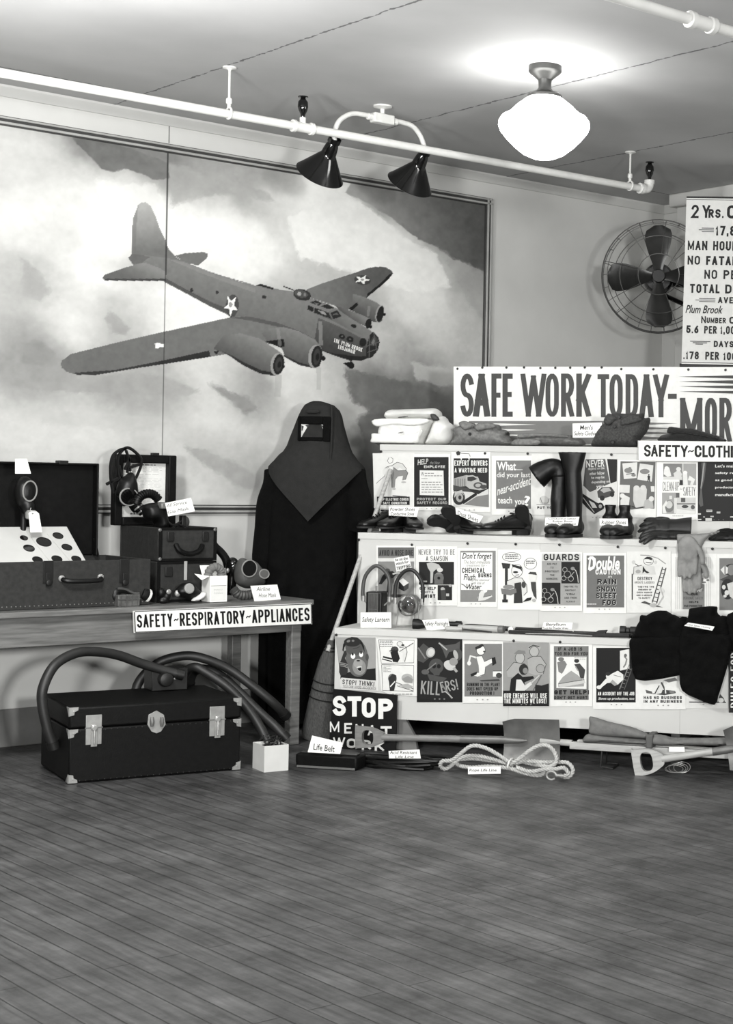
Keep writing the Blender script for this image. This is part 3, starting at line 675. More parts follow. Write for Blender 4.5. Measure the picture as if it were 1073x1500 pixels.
GOOSE = 5
def gooseneck():
    X, Y = 5.034, 7.363; k = .0037
    t = thing('twin_gooseneck_light', 'white twin gooseneck ceiling fitting with two black cone shades lighting the mural', 'ceiling light', (X, Y, CEIL))
    MB().lathe([(.05, 0), (.05, -.008), (.03, -.014), (.012, -.018), (.012, -.05)], 24).build('ceiling_plate', M_white_metal, t)
    MB().box(-.065, -.026, -.098, .065, .026, -.046).build('junction_box', M_white_metal, t, bev=.006)
    for sx, dz, ex in ((-1, -.235, .30), (1, -.205, .285)):
        xe = sx*ex
        pts = bez([(sx*.06, 0, -.072), (sx*.12, 0, -.068), (sx*.2, 0, -.078), (sx*(ex-.03), 0, -.125), (xe, 0, -.19), (xe, 0, dz)], 8)
        MB().tube(pts, .0135, 12).lathe([(.019, 0), (.019, .03), (.016, .034)], 12, 0, tr(sx*.062, 0, -.072) @ rotY(sx*PI/2)).build('gooseneck_arm', M_white_metal, t)
        R = tr(xe, 0, dz) @ rotX(math.radians(40)) @ Matrix.Scale(1.08, 4) 
        s_ = MB()
        s_.lathe([(.030, .012), (.032, .01), (.032, -.012), (.026, -.016), (.031, -.03), (.036, -.06), (.037, -.078), (.045, -.09), (.118, -.195), (.122, -.198), (.119, -.2), (.043, -.094), (.03, -.078)], 36, 0, R, cap=False)
        s_.build('cone_shade', M_black_en, t)
        bm_ = bpy.data.materials.get('reflector_bulb') or mat('reflector_bulb', 235, .3)
        MB().ell((0, 0, -.125), (.03, .03, .04), 14, 0, R).build('bulb', bm_, t)
        p = tr(X, Y, CEIL) @ R @ Vector((0, 0, -.172)); q = tr(X, Y, CEIL) @ R @ Vector((0, 0, -1))
        lamp('gooseneck_bulb', 'SPOT', p, GOOSE, .03, q, 120, .6)

gooseneck()

# ------------------------------------------------------------------ wall fan
def fan():
    p = EYEP + ray(964, 405)*10.75
    t = thing('wall_fan', 'large black four bladed industrial fan in a wire cage beside the hanging notice', 'fan', p, YAW-PI/2)
    k = 10.75/FPX; R = 83*k
    cage = MB()
    def ring(r, y, w_=.003): cage.tube([(r*math.cos(a), y, r*math.sin(a)) for a in (2*PI*i/48 for i in range(48))], w_, 5, loop=True)
    rr = [(1.0, 0, .0045), (.985, -.035, .003), (.90, -.075, .003), (.68, -.105, .003), (.36, -.12, .003), (.98, .045, .003), (.8, .09, .003)]
    for r, y, w_ in rr: ring(r*R, y, w_)
    for i in range(26):
        a = 2*PI*i/26
        pts = [(R*r*math.cos(a), y, R*r*math.sin(a)) for r, y in ((.98, .045), (1.0, 0), (.985, -.035), (.90, -.075))]
        if i % 3 == 0: pts += [(R*r*math.cos(a), y, R*r*math.sin(a)) for r, y in ((.68, -.105), (.36, -.12))]
        cage.tube(pts, .0022, 4)
        if i % 4 == 0: cage.tube([(R*.98*math.cos(a), .045, R*.98*math.sin(a)), (R*.8*math.cos(a), .09, R*.8*math.sin(a)), (.08*math.cos(a), .15, .08*math.sin(a))], .0025, 4)
    cage.build('wire_cage', mat('cage_wire', 105, .35, .1, 10, metal=.7), t)
    bm_ = mat('fan_blade_metal', 58, .33, .25, 8, metal=.4)
    for i, a in enumerate((PI/2+.02, PI+.03, -PI/2+.03, 0.05)):
        b = MB(); rings = []
        for j in range(11):
            f = j/10; r = R*(.10+.80*f); wd = R*(.085+.175*math.sin(min(1, f*1.12)*PI*.58)**1.3)*(1 if f < .82 else math.sqrt(max(.02, 1-((f-.82)/.19)**2)))
            tw = math.radians(36-16*f); bow = .012
            up = []; dn = []
            for q in range(9):
                s_ = -1+q/4; x = s_*wd; y = math.sin(tw)*x - bow*(1-s_*s_); xx = math.cos(tw)*x
                up.append(Vector((r, y-.002, xx))); dn.append(Vector((r, y+.002, xx)))
            rings.append([rotY(-a) @ v for v in up+dn[::-1]])
        b.loft(rings).build('fan_blade', bm_, t)
    MB().lathe([(.002, -.075), (.02, -.072), (.038, -.055), (.046, -.03), (.046, .03), (.04, .04)], 20, 0, rotX(-PI/2) @ Matrix.Scale(-1, 4, (0, 0, 1))).build('hub', mat('fan_black', 24, .22, .1, 10), t)
    MB().lathe([(.085, .06), (.1, .08), (.105, .13), (.1, .25), (.07, .29), (.02, .3)], 24, 0, rotX(-PI/2)).build('motor', MATS['fan_black'], t)
    # bracket: two arms reaching back to the pillar
    inv = Matrix.Rotation(-(YAW-PI/2), 4, 'Z') @ Matrix.Translation(-p)
    a_ = inv @ Vector((7.985, 7.70, p.z-.02)); b_ = inv @ Vector((7.985, 7.52, p.z-.30))
    MB().tube([(.02, .2, -.02), a_], .02, 10).tube([(0, .22, -.08), b_], .016, 8).build('wall_bracket', MATS['fan_black'], t)
    pl = MB(); c0 = Vector((7.974, 7.60, p.z-.17)); wm = inv @ tr(*c0); pl.box(-.006, -.16, -.2, .006, .16, .2, 0, wm); pl.build('bracket_plate', MATS['fan_black'], t)
    MB().tube([inv @ Vector(q) for q in ((7.97, 7.72, p.z-.36), (7.965, 7.75, p.z-.8), (7.968, 7.74, p.z-1.5))], .004, 6).build('power_cord', M_blackcloth, t)
fan()
def hanging_notice():
    k = 10.3/FPX*.1985
    B = (730, 95, 1560, 1335); W_, H_ = (B[2]-B[0])*k, (B[3]-B[1])*k
    s = Sheet(B, W_, H_, 226, .004)
    def X(x, y): return x+.0323*(y-95)
    def cp(t_, x0, y0, x1, y1, wt=.3, g=.28): s.caps(t_, X(x0, y0), y0, X(x1, y0), y1, 22, wt, g)
    s.rect(730, 95, 1560, 101, 60); s.rect(730, 110, 1560, 114, 40); s.rect(730, 1310, 1560, 1315, 40)
    cp('2', 768, 150, 822, 248, .3); cp('Y', 848, 150, 905, 245, .3); cp('RS.', 893, 180, 1005, 245, .3); cp('O', 1030, 150, 1100, 248, .3)
    for i, (a, b) in enumerate(((842, 932), (820, 932), (842, 932))): s.rect(X(a, 320+i*12), 318+i*13, X(b, 320), 324+i*13, 70)
    cp('17,8', 945, 302, 1090, 374, .32); cp('MAN', 740, 415, 884, 484, .26); cp('HOUR', 927, 415, 1105, 484, .28)
    cp('NO', 738, 526, 830, 592, .3); cp('FATAL', 875, 526, 1100, 592, .3); cp('NO', 862, 628, 956, 695, .28); cp('PE', 1003, 628, 1095, 695, .3)
    cp('TOTAL', 755, 734, 974, 800, .3); cp('DI', 1015, 734, 1090, 800, .3)
    for i, (a, b) in enumerate(((822, 942), (795, 942), (822, 942))): s.rect(X(a, 840), 838+i*11, X(b, 840), 843+i*11, 80)
    cp('AVER', 962, 826, 1115, 873, .26)
    s.txt('Plum Brook', X(722, 890), 890, X(998, 890), 950, 25, .015, .35)
    cp('N', 838, 970, 872, 1022, .26); cp('UMBER', 878, 980, 1019, 1020, .28); cp('O', 1045, 970, 1090, 1022, .26)
    cp('5.6', 728, 1040, 818, 1098, .32); cp('PER', 860, 1042, 952, 1098, .3); cp('1,000', 978, 1040, 1120, 1098, .3)
    for i, (a, b) in enumerate(((755, 905), (775, 880), (795, 850))): s.rect(X(a, 1155), 1154+i*10, X(b, 1155), 1160+i*10, 60)
    cp('DAYS', 930, 1150, 1076, 1195, .27); cp('.178', 706, 1232, 820, 1290, .3); cp('PER', 868, 1232, 968, 1290, .3); cp('100', 1000, 1232, 1095, 1290, .32)
    p = EYEP + ray(1005, 288.9)*10.3
    t = thing('hanging_notice', 'tall white hand lettered notice of man hours hanging below the ceiling at right', 'sign', p, math.atan2(-.761, .649))
    M = rotY(-.013)
    o = s.out('notice_sheet', parent=t); o.matrix_local = rotY(.013)
    rd = MB(); Rr = rotY(.013)
    rd.tube([Rr @ Vector((-.012, .006, -H_)), Rr @ Vector((W_+.012, .006, -H_))], .011, 10); rd.build('bottom_rod', M_iron, t)
    MB().tube([Rr @ Vector((0, .006, 0)), Rr @ Vector((W_, .006, 0))], .007, 10).build('top_rod', M_iron, t)
    MB().tube([Rr @ Vector((W_*.48, .006, 0)), (W_*.48, .006, CEIL-p.z)], .0025, 6).build('hanging_cord', M_iron, t)
hanging_notice()
# ------------------------------------------------------------------ the stepped display stand
UL = 2.75
SH = ((0, .64), (.302, 1.146), (.604, 1.646))           # setback and height of each shelf
st = thing('display_stand', 'stepped three tier display stand covered in white paper', 'display stand', tuple(D0), DR)
for i, (s_, z) in enumerate(SH):
    zb = .163 if i == 0 else SH[i-1][1]-.02
    MB().box(-.002, s_-.006, z-.034, UL, s_-.0005, z).build('shelf_edge', mat('edge_paper', 200, .7, .06, 4), st)
    e = s_+.302 if i < 2 else s_+.40
    f_ = MB(); f_.box(0, s_, zb, UL, s_+.012, z)
    f_.build('tier_front', M_boardwhite, st)
    MB().box(0, s_+.012, z-.02, UL, e, z).build('shelf', M_boardwhite, st)
    for u in (.98, 1.9):                                 # butt joints of the paper
        MB().box(u+.07*i-.0012, s_-.0006, zb, u+.07*i+.0012, s_, z).build('paper_joint', mat('paper_joint_line', 175, .7), st)
MB().box(0.02, 1.0, 0, UL, 1.012, 1.64).build('back_panel', M_wood_dark, st)
for u in (.10, .95, 1.85, 2.65):
    l = MB(); l.box(u, .03, 0, u+.045, .10, .62).box(u, .88, 0, u+.045, .95, 1.62).box(u, .05, .10, u+.045, .9, .17)
    l.build('leg', M_wood_dark, st)
fb = MB(); fb.prism([(.335, 0), (.47, 0), (.455, .075), (.40, .165), (.335, .165)], .02, .045); fb.build('foot_board', mat('raw_board', 110, .7, .2), st)

class PSheet(Sheet):
    """a sheet whose units are measured off a view of the stand; drawn on the stand's plane at setback s"""
    def __init__(s, sb, crop, box, tone=228, thick=.0012, quad=None):
        s.c = crop; s.sb = sb; s.mb = MB(); s.mats = []; s.k = 0; s.t = thick; s.b = box
        s.u0, s.z0 = at_d(crop[0]+box[0]*crop[2], crop[1]+box[1]*crop[2], sb)
        q = quad or [(box[0], box[1]), (box[2], box[1]), (box[2], box[3]), (box[0], box[3])]
        s.mb.prism([s.xz(*p) for p in q][::-1], 0, thick, s.mi(tone))
    def xz(s, x, y):
        u, z = at_d(s.c[0]+x*s.c[2], s.c[1]+y*s.c[2], s.sb); return (u-s.u0, z-s.z0)
    def out(s, name, label, cat, group=None):
        o = s.mb.build(name, s.mats, None, smooth=0); tag(o, label, cat, group)
        return place(o, DP(s.u0, s.sb, s.z0), DR)
PX = (0, 0, 1)
c6, c7, c8, c9, c4, c5 = (520, 580, .26095), (780, 580, .27307), (510, 770, .27027), (780, 770, .27307), (420, 860, .31687), (740, 880, .31034)
cA, cB = (660, 530, .19571), (870, 530, .18919)

# banner
bn = PSheet(.93, PX, (663.9, 536.9, 1240, 656), 226, .012, [(664, 536.9), (1240, 538), (1240, 652), (664, 651.5)])
def A(x, y): return (cA[0]+x*cA[2], cA[1]+y*cA[2])
def Bq(x, y): return (cB[0]+x*cB[2], cB[1]+y*cB[2])
def big(f, ch, x0, y0, x1, y1, wt):
    a = f(x0, y0); b = f(x1, y1); bn.face(caps_strokes(ch, a[0], a[1], b[0], b[1], wt), 62)
for ch, x0, x1, wt in (('S', 72, 172, .37), ('A', 166, 294, .37), ('F', 303, 379, .42), ('E', 386, 463, .44), ('W', 522, 714, .33), ('O', 708, 808, .36), ('R', 824, 922, .38), ('K', 938, 1048, .38)): big(A, ch, x0, 88, x1, 412, wt)
for ch, x0, x1, wt in (('T', 25, 115, .42), ('O', 118, 220, .37), ('D', 242, 340, .38), ('A', 348, 460, .38), ('Y', 455, 577, .32)): big(Bq, ch, x0, 96, x1, 430, wt)
bn.poly([Bq(570, 247), Bq(638, 247), Bq(638, 287), Bq(570, 287)], 62)
for ch, x0, x1, wt in (('M', 664, 836, .36), ('O', 855, 950, .40), ('R', 968, 1064, .40)): big(Bq, ch, x0, 279, x1, 620, wt)
bn.poly([A(135, 444), Bq(30, 458), Bq(430, 462), Bq(430, 636), A(135, 618)], 112)
for y in (470, 510, 550): bn.poly([A(180, y-10), A(360, y-9), A(640, y), A(360, y+9), A(180, y+12)], 226)
for y in (478, 515, 552, 590): bn.poly([Bq(428, y-9), Bq(645, y), Bq(428, y+9)], 112)
for y in (497, 533, 571, 610): bn.poly([Bq(433, y-10), Bq(300, y), Bq(433, y+10)], 226)
for a, b, c, d in ((650, 115, 105, 130), (655, 152, 143, 170), (648, 190, 183, 208), (660, 230, 225, 247)): bn.poly([Bq(a, b), Bq(1090, c), Bq(1500, c-4), Bq(1500, d+4), Bq(1090, d)], 62)
bn.out('slogan_banner', 'long white SAFE WORK TODAY banner standing on the top tier', 'banner')
def tack(px, py, s_, lab, grp):
    u, z = at_d(px, py, s_); mb = MB(); mb.lathe([(.0005, 0), (.006, 0), (.0075, -.0015), (.006, -.004), (.002, -.0052)], 10, 0, rotX(-PI/2) )
    o = mb.build('thumbtack', M_iron, None); tag(o, lab, 'thumbtack', grp); place(o, DP(u, s_, z), DR)
for x, y in ((50,52),(236,43),(416,43),(548,42),(670,47),(782,45),(893,44),(1002,42)): tack(*A(x, y), .93, 'dark thumbtack in the top edge of the long slogan banner', 'tacks along the slogan banner')
for x, y in ((57,43),(209,56),(457,58),(728,60),(1015,63)): tack(*Bq(x, y), .93, 'dark thumbtack in the top edge of the long slogan banner', 'tacks along the slogan banner')
for x, y in ((558, 661.5), (710, 664), (772.5, 664.5), (895, 666)): tack(x, y, .598, 'dark thumbtack above the posters of the upper tier', 'tacks along the upper tier')
for x, y in ((525.5, 790.5), (603, 798), (684.5, 796), (755, 797), (819, 798), (904.5, 801), (974, 802.5), (1043, 804)): tack(x, y, .296, 'dark thumbtack above the posters of the middle tier', 'tacks along the middle tier')
for x, y in ((492.5, 930), (752, 938.6), (820, 940.5)): tack(x, y, -.006, 'dark thumbtack above the posters of the lower tier', 'tacks along the lower tier')

# SAFETY~CLOTHING
cL = (940, 650, .12395)
sg = PSheet(.572, cL, (-52, -36, 1300, 203), 232, .012, [(-52, -36), (1300, -22), (1300, 214), (-52, 198)])
sg.line([(-47, -33), (-47, 196)], 5, 60)
for ch, x0, x1, wt in (('S', 22, 102, .32), ('A', 105, 186, .3), ('F', 198, 266, .34), ('E', 277, 342, .34), ('T', 352, 447, .28), ('Y', 455, 541, .3), ('~', 540, 612, .34), ('C', 620, 702, .32), ('L', 712, 776, .34), ('O', 783, 860, .34), ('T', 872, 951, .32), ('H', 962, 1035, .32), ('I', 1045, 1075, .9)):
    sg.caps(ch, x0, 12+x0*.010, x1, 152+x0*.012, 20, wt)
sg.out('section_sign', 'white SAFETY CLOTHING sign board fixed across the front of the top tier', 'sign')

GP = 'safety posters on the display stand'
_n = [0]
def poster(s_, crop, box, tone, label, draw, quad=None):
    _n[0] += 1
    p = PSheet(s_-.003-.0012*(_n[0] % 3), crop, box, tone, .0012, quad); draw(p)
    return p.out('safety_poster', label, 'poster', GP)
def man(p, x, y, h, skin, cloth, leg=None, face=1):      # a plain little printed figure, head at (x,y)
    leg = cloth if leg is None else leg
    p.poly([(x-.22*h, y+.12*h), (x+.2*h, y+.12*h), (x+.16*h, y+.55*h), (x-.16*h, y+.55*h)], cloth)
    p.poly([(x-.16*h, y+.53*h), (x+.16*h, y+.53*h), (x+.2*h, y+h), (x+.06*h, y+h), (x, y+.65*h), (x-.08*h, y+h), (x-.22*h, y+h)], leg)
    p.ell(x, y, .1*h, .13*h, skin)
    if face: p.ell(x, y-.06*h, .11*h, .08*h, 40)
L3, L2, L1 = .604, .302, 0
# ---- upper tier
def d(p):
    p.line([(190,345),(180,365),(192,380),(210,372),(212,352),(198,344)], 3, 90); p.poly([(200,390),(232,372),(262,378),(290,410),(282,428),(250,402),(225,420)], 200)
    p.line([(200,395),(235,372),(265,380),(288,410),(272,425)], 3, 70)
    p.poly([(214,400),(240,420),(285,418),(296,432),(282,470),(264,474),(268,448),(240,452),(226,470),(222,515),(206,516),(204,480),(208,440)], 125); p.line([(214,400),(240,420),(286,418),(296,432),(282,470)], 3, 60)
    p.line([(204,440),(206,515)], 3, 60); p.ell(272, 484, 14, 5, 170); p.ell(218, 522, 10, 6, 170)
    p.line([(190,400),(168,408),(165,450),(130,480),(118,492)], 2.5, 90); p.line([(165,408),(178,398),(200,392)], 3, 80); p.ell(175, 425, 22, 20, 205)
    p.rect(122, 565, 306, 612, 24); p.line([(210,560),(290,566)], 5, 60); p.caps('KEEP ELECTRIC CORDS', 128, 573, 300, 588, 225, .24); p.caps('IN SAFE CONDITION', 133, 594, 290, 608, 225, .24)
poster(L3, c6, (100,320,332,640), 216, 'pale poster about electric cords with a leaping workman, first on the upper tier', d, [(98,322),(332,318),(336,640),(106,630)])
def d(p):
    p.rect(330, 343, 524, 622, 22); p.txt('HELP', 350, 358, 410, 388, 190, .02, .1, -.12); p.txt('the New', 420, 366, 475, 384, 120, .005, .3); p.caps('EMPLOYEE', 386, 390, 504, 405, 205, .2)
    p.poly([(362,417),(495,419),(499,560),(362,556)], 218); p.txt('W', 370, 427, 386, 450, 70, .01); p.greek(390, 432, 488, 460, 2, 120, .32); p.greek(372, 462, 405, 472, 1, 120, .4); p.greek(372, 482, 490, 552, 5, 110, .3)
    p.caps('PROTECT OUR', 346, 572, 510, 586, 165, .2); p.caps('SAFETY RECORD', 346, 592, 516, 607, 165, .2)
    for x in (402, 428, 455): p.ell(x, 632, 4, 3, 150)
poster(L3, c6, (326,326,534,642), 222, 'black poster with a white text panel about helping the new employee', d)
def d(p):
    p.rect(552, 350, 750, 624, 36); p.poly([(550,540),(590,520),(690,552),(748,520),(748,626),(550,624)], 200); p.poly([(610,610),(680,565),(750,552),(750,625)], 120)
    p.caps('EXPERT DRIVERS', 556, 362, 742, 392, 226, .3); p.caps('A WARTIME NEED', 558, 404, 740, 430, 226, .26)
    p.poly([(556,462),(622,444),(690,454),(692,500),(556,512)], 150)
    for x in range(562, 625, 10): p.line([(x,464),(x,508)], 3, 80)
    p.poly([(622,448),(660,444),(692,460),(698,480),(736,492),(738,520),(700,530),(640,520),(622,505)], 170); p.poly([(630,456),(662,452),(686,466),(650,480),(630,476)], 50)
    p.ell(690, 502, 26, 18, 75); p.ell(690, 502, 16, 10, 160); p.poly([(550,500),(640,520),(650,540),(550,530)], 60); p.ell(720, 510, 20, 12, 60)
    p.ell(582, 570, 34, 42, 40); p.ell(586, 570, 20, 26, 150); p.ell(588, 570, 9, 12, 50); p.poly([(560,538),(600,528),(612,560),(600,545),(575,548),(556,572)], 180)
    p.poly([(590,600),(680,540),(684,556),(610,606)], 26)
    for x in (616, 642, 668): p.ell(x, 640, 4, 3, 150)
    p.poly([(566,318),(580,310),(594,322),(636,324),(646,338),(640,366),(634,348),(600,350),(596,366),(588,340),(570,336)], 225); p.line([(566,318),(580,310),(596,322),(640,325),(646,340)], 3, 50); p.poly([(566,318),(578,310),(592,318),(588,332),(572,334)], 50)
poster(L3, c6, (540,314,758,652), 224, 'poster of a loaded army truck headed expert drivers a wartime need', d)
def d(p):
    p.rect(790, 362, 986, 634, 112); p.txt('What', 796, 370, 902, 418, 232, .02); p.line([(902,414),(940,414)], 3, 232)
    p.txt('did your last', 794, 428, 982, 466, 228, .012); p.txt('near-accident', 796, 510, 986, 560, 228, .01, .2, -.33); p.txt('teach', 800, 566, 880, 604, 230, .012); p.txt('you', 895, 585, 948, 622, 230, .012); p.txt('?', 948, 560, 982, 618, 232, .02)
    for x in (862, 888, 912): p.ell(x, 648, 4, 3, 150)
poster(L3, c6, (766,336,1004,667), 226, 'grey poster asking what did your last near accident teach you', d)
def d(p):
    p.caps_on("DON'T", (30,360), (80,347), 16, 40, .3); p.caps_on('CARRY SHARP OR', (32,378), (160,348), 16, 40, .26); p.caps_on('POINTED TOOLS', (44,393), (160,368), 15, 40, .26); p.caps_on('IN YOUR', (106,386), (170,372), 14, 40, .26); p.caps_on('POCKET', (112,400), (178,384), 14, 40, .26)
    p.ell(170, 470, 52, 58, 170); p.ell(180, 555, 16, 40, 150); p.line([(130,500),(120,560),(140,580)], 3, 60); p.ell(60, 560, 26, 24, 190); p.line([(40,545),(50,575),(80,575),(88,550)], 3, 60)
    p.line([(20,583),(92,585)], 2.5, 70); p.caps('PUT YOUR', 24, 592, 130, 606, 40, .28)
poster(L3, c7, (-6,312,252,638), 214, 'white poster about pointed tools in your pocket, behind the tall boots', d)
def d(p):
    p.poly([(398,338),(452,340),(450,458),(416,470)], 24); p.poly([(284,340),(388,338),(414,470),(306,516),(270,480)], 84)
    p.txt('NEVER', 286, 346, 384, 384, 226, .015, 0, -.05)
    for i, (a, x0, x1) in enumerate((('depend on the', 296, 384), ('other fellow', 304, 384), ('he may be', 314, 384), ('depending on', 314, 412))): p.txt(a, x0, 384+i*24, x1, 402+i*24, 205, .012, 0, -.06)
    p.txt('you', 340, 482, 380, 500, 215, .015, 0, -.06)
    p.poly([(345,512),(370,490),(420,488),(440,515),(430,535),(372,552),(350,545)], 60); p.poly([(362,506),(376,494),(410,493),(420,508),(380,520)], 160); p.ell(425, 528, 12, 14, 30); p.ell(372, 548, 13, 14, 26)
    p.poly([(262,520),(300,545),(340,570),(385,590),(380,606),(330,635),(290,600),(262,570)], 34); p.poly([(300,560),(330,575),(345,600),(320,600)], 190); p.ell(362, 592, 18, 20, 20); p.ell(362, 592, 9, 10, 150); p.line([(270,545),(330,625)], 4, 180)
    for x in (322, 340, 358): p.ell(x, 652, 4, 3, 150)
poster(L3, c7, (238,336,452,642), 206, 'poster of two colliding cars headed NEVER, right of the tall boots', d)
def d(p):
    p.poly([(470,350),(658,355),(652,605),(600,600),(530,610),(462,596)], 92); p.poly([(480,362),(560,356),(556,440),(488,446)], 205); p.poly([(574,362),(646,372),(638,460),(560,448)], 210); p.poly([(466,476),(520,478),(518,520),(466,518)], 205); p.poly([(632,484),(652,484),(652,514),(634,514)], 210)
    for c_ in ((512,400,22,14),(540,425,12,8),(600,405,26,14),(520,390,9,9)): p.ell(*c_, 120)
    man(p, 622, 424, 36, 60, 40); p.line([(500,420),(545,415)], 4, 60)
    p.poly([(540,490),(560,484),(575,492),(600,482),(612,500),(606,590),(550,600),(538,560)], 190); p.ell(556, 494, 16, 14, 200); p.ell(592, 492, 15, 14, 200)
    p.poly([(470,560),(490,530),(520,545),(515,590),(470,594)], 205); p.ell(480, 535, 13, 13, 215); p.poly([(600,560),(640,545),(648,600),(590,606)], 170); p.ell(636, 552, 14, 14, 210); p.line([(530,590),(560,604),(600,596)], 4, 50)
poster(L3, c7, (455,344,660,652), 220, 'grey cartoon poster of round headed figures below pinned notes', d)
def d(p):
    p.rect(250, 234, 640, 490, 150); p.poly([(250,234),(470,236),(470,420),(250,420)], 120); p.poly([(260,300),(320,280),(345,380),(300,392),(255,360)], 215); p.ell(290, 290, 26, 24, 225); p.poly([(370,350),(440,300),(470,360),(460,400),(380,390)], 200); p.ell(430, 300, 28, 26, 205)
    p.rect(250, 390, 470, 424, 200); p.poly([(480,350),(530,330),(540,488),(486,488)], 215); p.ell(508, 340, 26, 20, 220); p.poly([(560,376),(625,420),(600,488),(566,484),(580,440),(540,430)], 215); p.rect(444, 430, 480, 490, 40); p.rect(470, 236, 490, 330, 185)
    p.rect(236, 424, 442, 580, 226); p.caps('CLEAN UP', 244, 450, 440, 556, 40, .17, .2); p.rect(440, 492, 640, 636, 226); p.txt('for', 446, 520, 478, 548, 150, .01, .3); p.caps('SAFETY', 486, 510, 628, 614, 40, .2, .2)
    p.rect(236, 578, 400, 828, 150); p.ell(318, 740, 60, 70, 110); p.ell(320, 720, 40, 44, 190); p.poly([(240,740),(285,670),(300,700),(270,750),(290,820),(245,822)], 215); p.rect(322, 615, 355, 655, 210); p.rect(378, 640, 410, 822, 205); p.rect(400, 580, 442, 638, 90)
    p.rect(412, 636, 632, 826, 190); p.rect(412, 705, 630, 716, 60); p.ell(508, 742, 40, 18, 60); p.ell(600, 750, 24, 26, 80); p.rect(460, 640, 512, 690, 80); p.poly([(412,770),(630,800),(630,828),(412,828)], 215)
    p.greek(360, 848, 500, 866, 1, 170, .5)
poster(L3, c7 if 0 else cL, (174,212,656,900), 230, 'white photo collage poster headed clean up for safety', d)
def d(p):
    for i, t_ in enumerate(("Let's make our", 'safety record', 'as good as the', 'products we', 'manufacture')): p.txt(t_, 862, 246+i*85, 862+len(t_)*27, 280+i*85, 215, .02)
    p.poly([(700,222),(760,222),(735,420),(705,540),(722,730),(690,745),(668,700),(690,520),(715,420)], 84); p.poly([(725,222),(742,222),(715,440),(695,540),(690,520)], 140)
    for x, y, w_, h_, t_ in ((760,780,68,26,190),(880,802,44,22,170),(660,822,34,16,200),(720,858,22,14,150),(806,852,40,16,170),(748,880,76,32,190),(660,888,40,14,190),(1040,858,40,14,190)): p.rect(x, y, x+w_, y+h_, t_)
    p.greek(765, 786, 825, 800, 1, 40, .6)
    for x in (850, 905, 960): p.ell(x, 898, 8, 6, 90)
poster(L3, cL, (660,216,1330,914), 24, "black poster about making the safety record as good as the products", d)
# ---- middle tier
def d(p):
    p.rect(160, 118, 356, 388, 128); p.rect(160, 118, 356, 166, 92); p.caps('AVOID A NOSE DIVE', 168, 132, 350, 162, 34, .26); p.rect(160, 176, 356, 194, 205)
    p.poly([(246,176),(328,160),(344,238),(262,256)], 232)
    for i, t_ in enumerate(('be on the', 'watch for')): p.txt(t_, 254+i*3, 178+i*20, 322+i*4, 194+i*20, 30, .02, 0, -.16)
    p.caps_on('TRIPPING', (260,224), (334,208), 18, 20, .34); p.caps_on('HAZARDS', (264,248), (338,236), 12, 20, .34)
    p.ell(212, 244, 14, 12, 70); p.poly([(186,270),(206,250),(240,246),(262,262),(240,285),(215,275),(180,318),(165,316)], 36); p.poly([(215,270),(236,262),(226,310),(220,360),(206,362),(212,320)], 40); p.line([(240,262),(268,256),(300,262)], 8, 190)
    p.poly([(274,300),(296,284),(328,310),(300,330)], 215); p.poly([(274,300),(300,328),(302,356),(272,340)], 26); p.poly([(300,328),(328,310),(326,340),(302,356)], 60); p.rect(162, 372, 356, 388, 60); p.ell(256, 300, 6, 24, 190, .4)
poster(L2, c8, (152,108,360,404), 224, 'poster of a tripping man headed avoid a nose dive, behind the lanterns', d)
def d(p):
    p.caps('NEVER TRY TO BE', 380, 128, 576, 158, 70, .2); p.caps('A SAMSON', 420, 164, 538, 192, 70, .22); p.rect(382, 196, 572, 320, 28)
    p.poly([(424,205),(450,198),(490,210),(510,240),(496,252),(476,236),(460,250),(456,310),(444,312),(444,250),(430,228)], 180); p.ell(496, 240, 16, 12, 200); p.ell(490, 284, 26, 32, 120); p.rect(466, 264, 514, 316, 100); p.ell(490, 284, 8, 8, 26); p.greek(382, 298, 438, 312, 1, 180, .6)
    p.rect(382, 326, 480, 398, 222); p.caps('GET HELP', 386, 332, 474, 348, 24, .3); p.caps('TO LIFT A', 390, 354, 460, 366, 24, .28); p.caps('TWIST', 392, 372, 472, 392, 24, .34)
    p.rect(484, 322, 562, 404, 34); p.ell(512, 344, 12, 10, 170, .4); p.poly([(500,350),(525,346),(530,400),(505,402)], 60); p.rect(530, 368, 546, 382, 180); p.ell(552, 325, 8, 8, 170)
    for x in (446, 470, 496): p.ell(x, 418, 4, 3, 150)
poster(L2, c8, (366,112,590,434), 226, 'poster of a crouching lifter headed never try to be a Samson', d)
def d(p):
    p.rect(606, 136, 798, 414, 128); p.rect(610, 146, 780, 348, 230); p.txt("Don't forget", 616, 146, 776, 190, 30, .015, .3); p.txt('The best immediate', 626, 188, 768, 206, 110, 0, .3); p.txt('treatment for -', 640, 208, 752, 222, 110, 0, .3)
    p.caps('CHEMICAL', 616, 228, 740, 256, 30, .26); p.caps('BURNS', 704, 258, 776, 280, 30, .3); p.txt('Flush', 624, 262, 688, 294, 30, .012, .3); p.txt('away the chemical', 648, 288, 764, 304, 90, 0, .3); p.txt('with lots of', 666, 304, 740, 318, 90, 0, .3); p.txt('Water', 640, 316, 722, 346, 30, .015, .3); p.line([(612,316),(626,322),(640,336)], 4, 30)
    p.poly([(706,372),(720,352),(744,346),(752,356),(738,366),(730,388),(776,376),(780,384),(740,404),(704,408),(700,392)], 212); p.ell(742, 352, 11, 10, 225); p.line([(730,388),(775,378)], 3, 90); p.line([(706,372),(702,406)], 3, 90)
    for x in (666, 690, 716): p.ell(x, 424, 4, 3, 150)
poster(L2, c8, (590,122,806,440), 226, "poster in script headed don't forget about chemical burns", d)
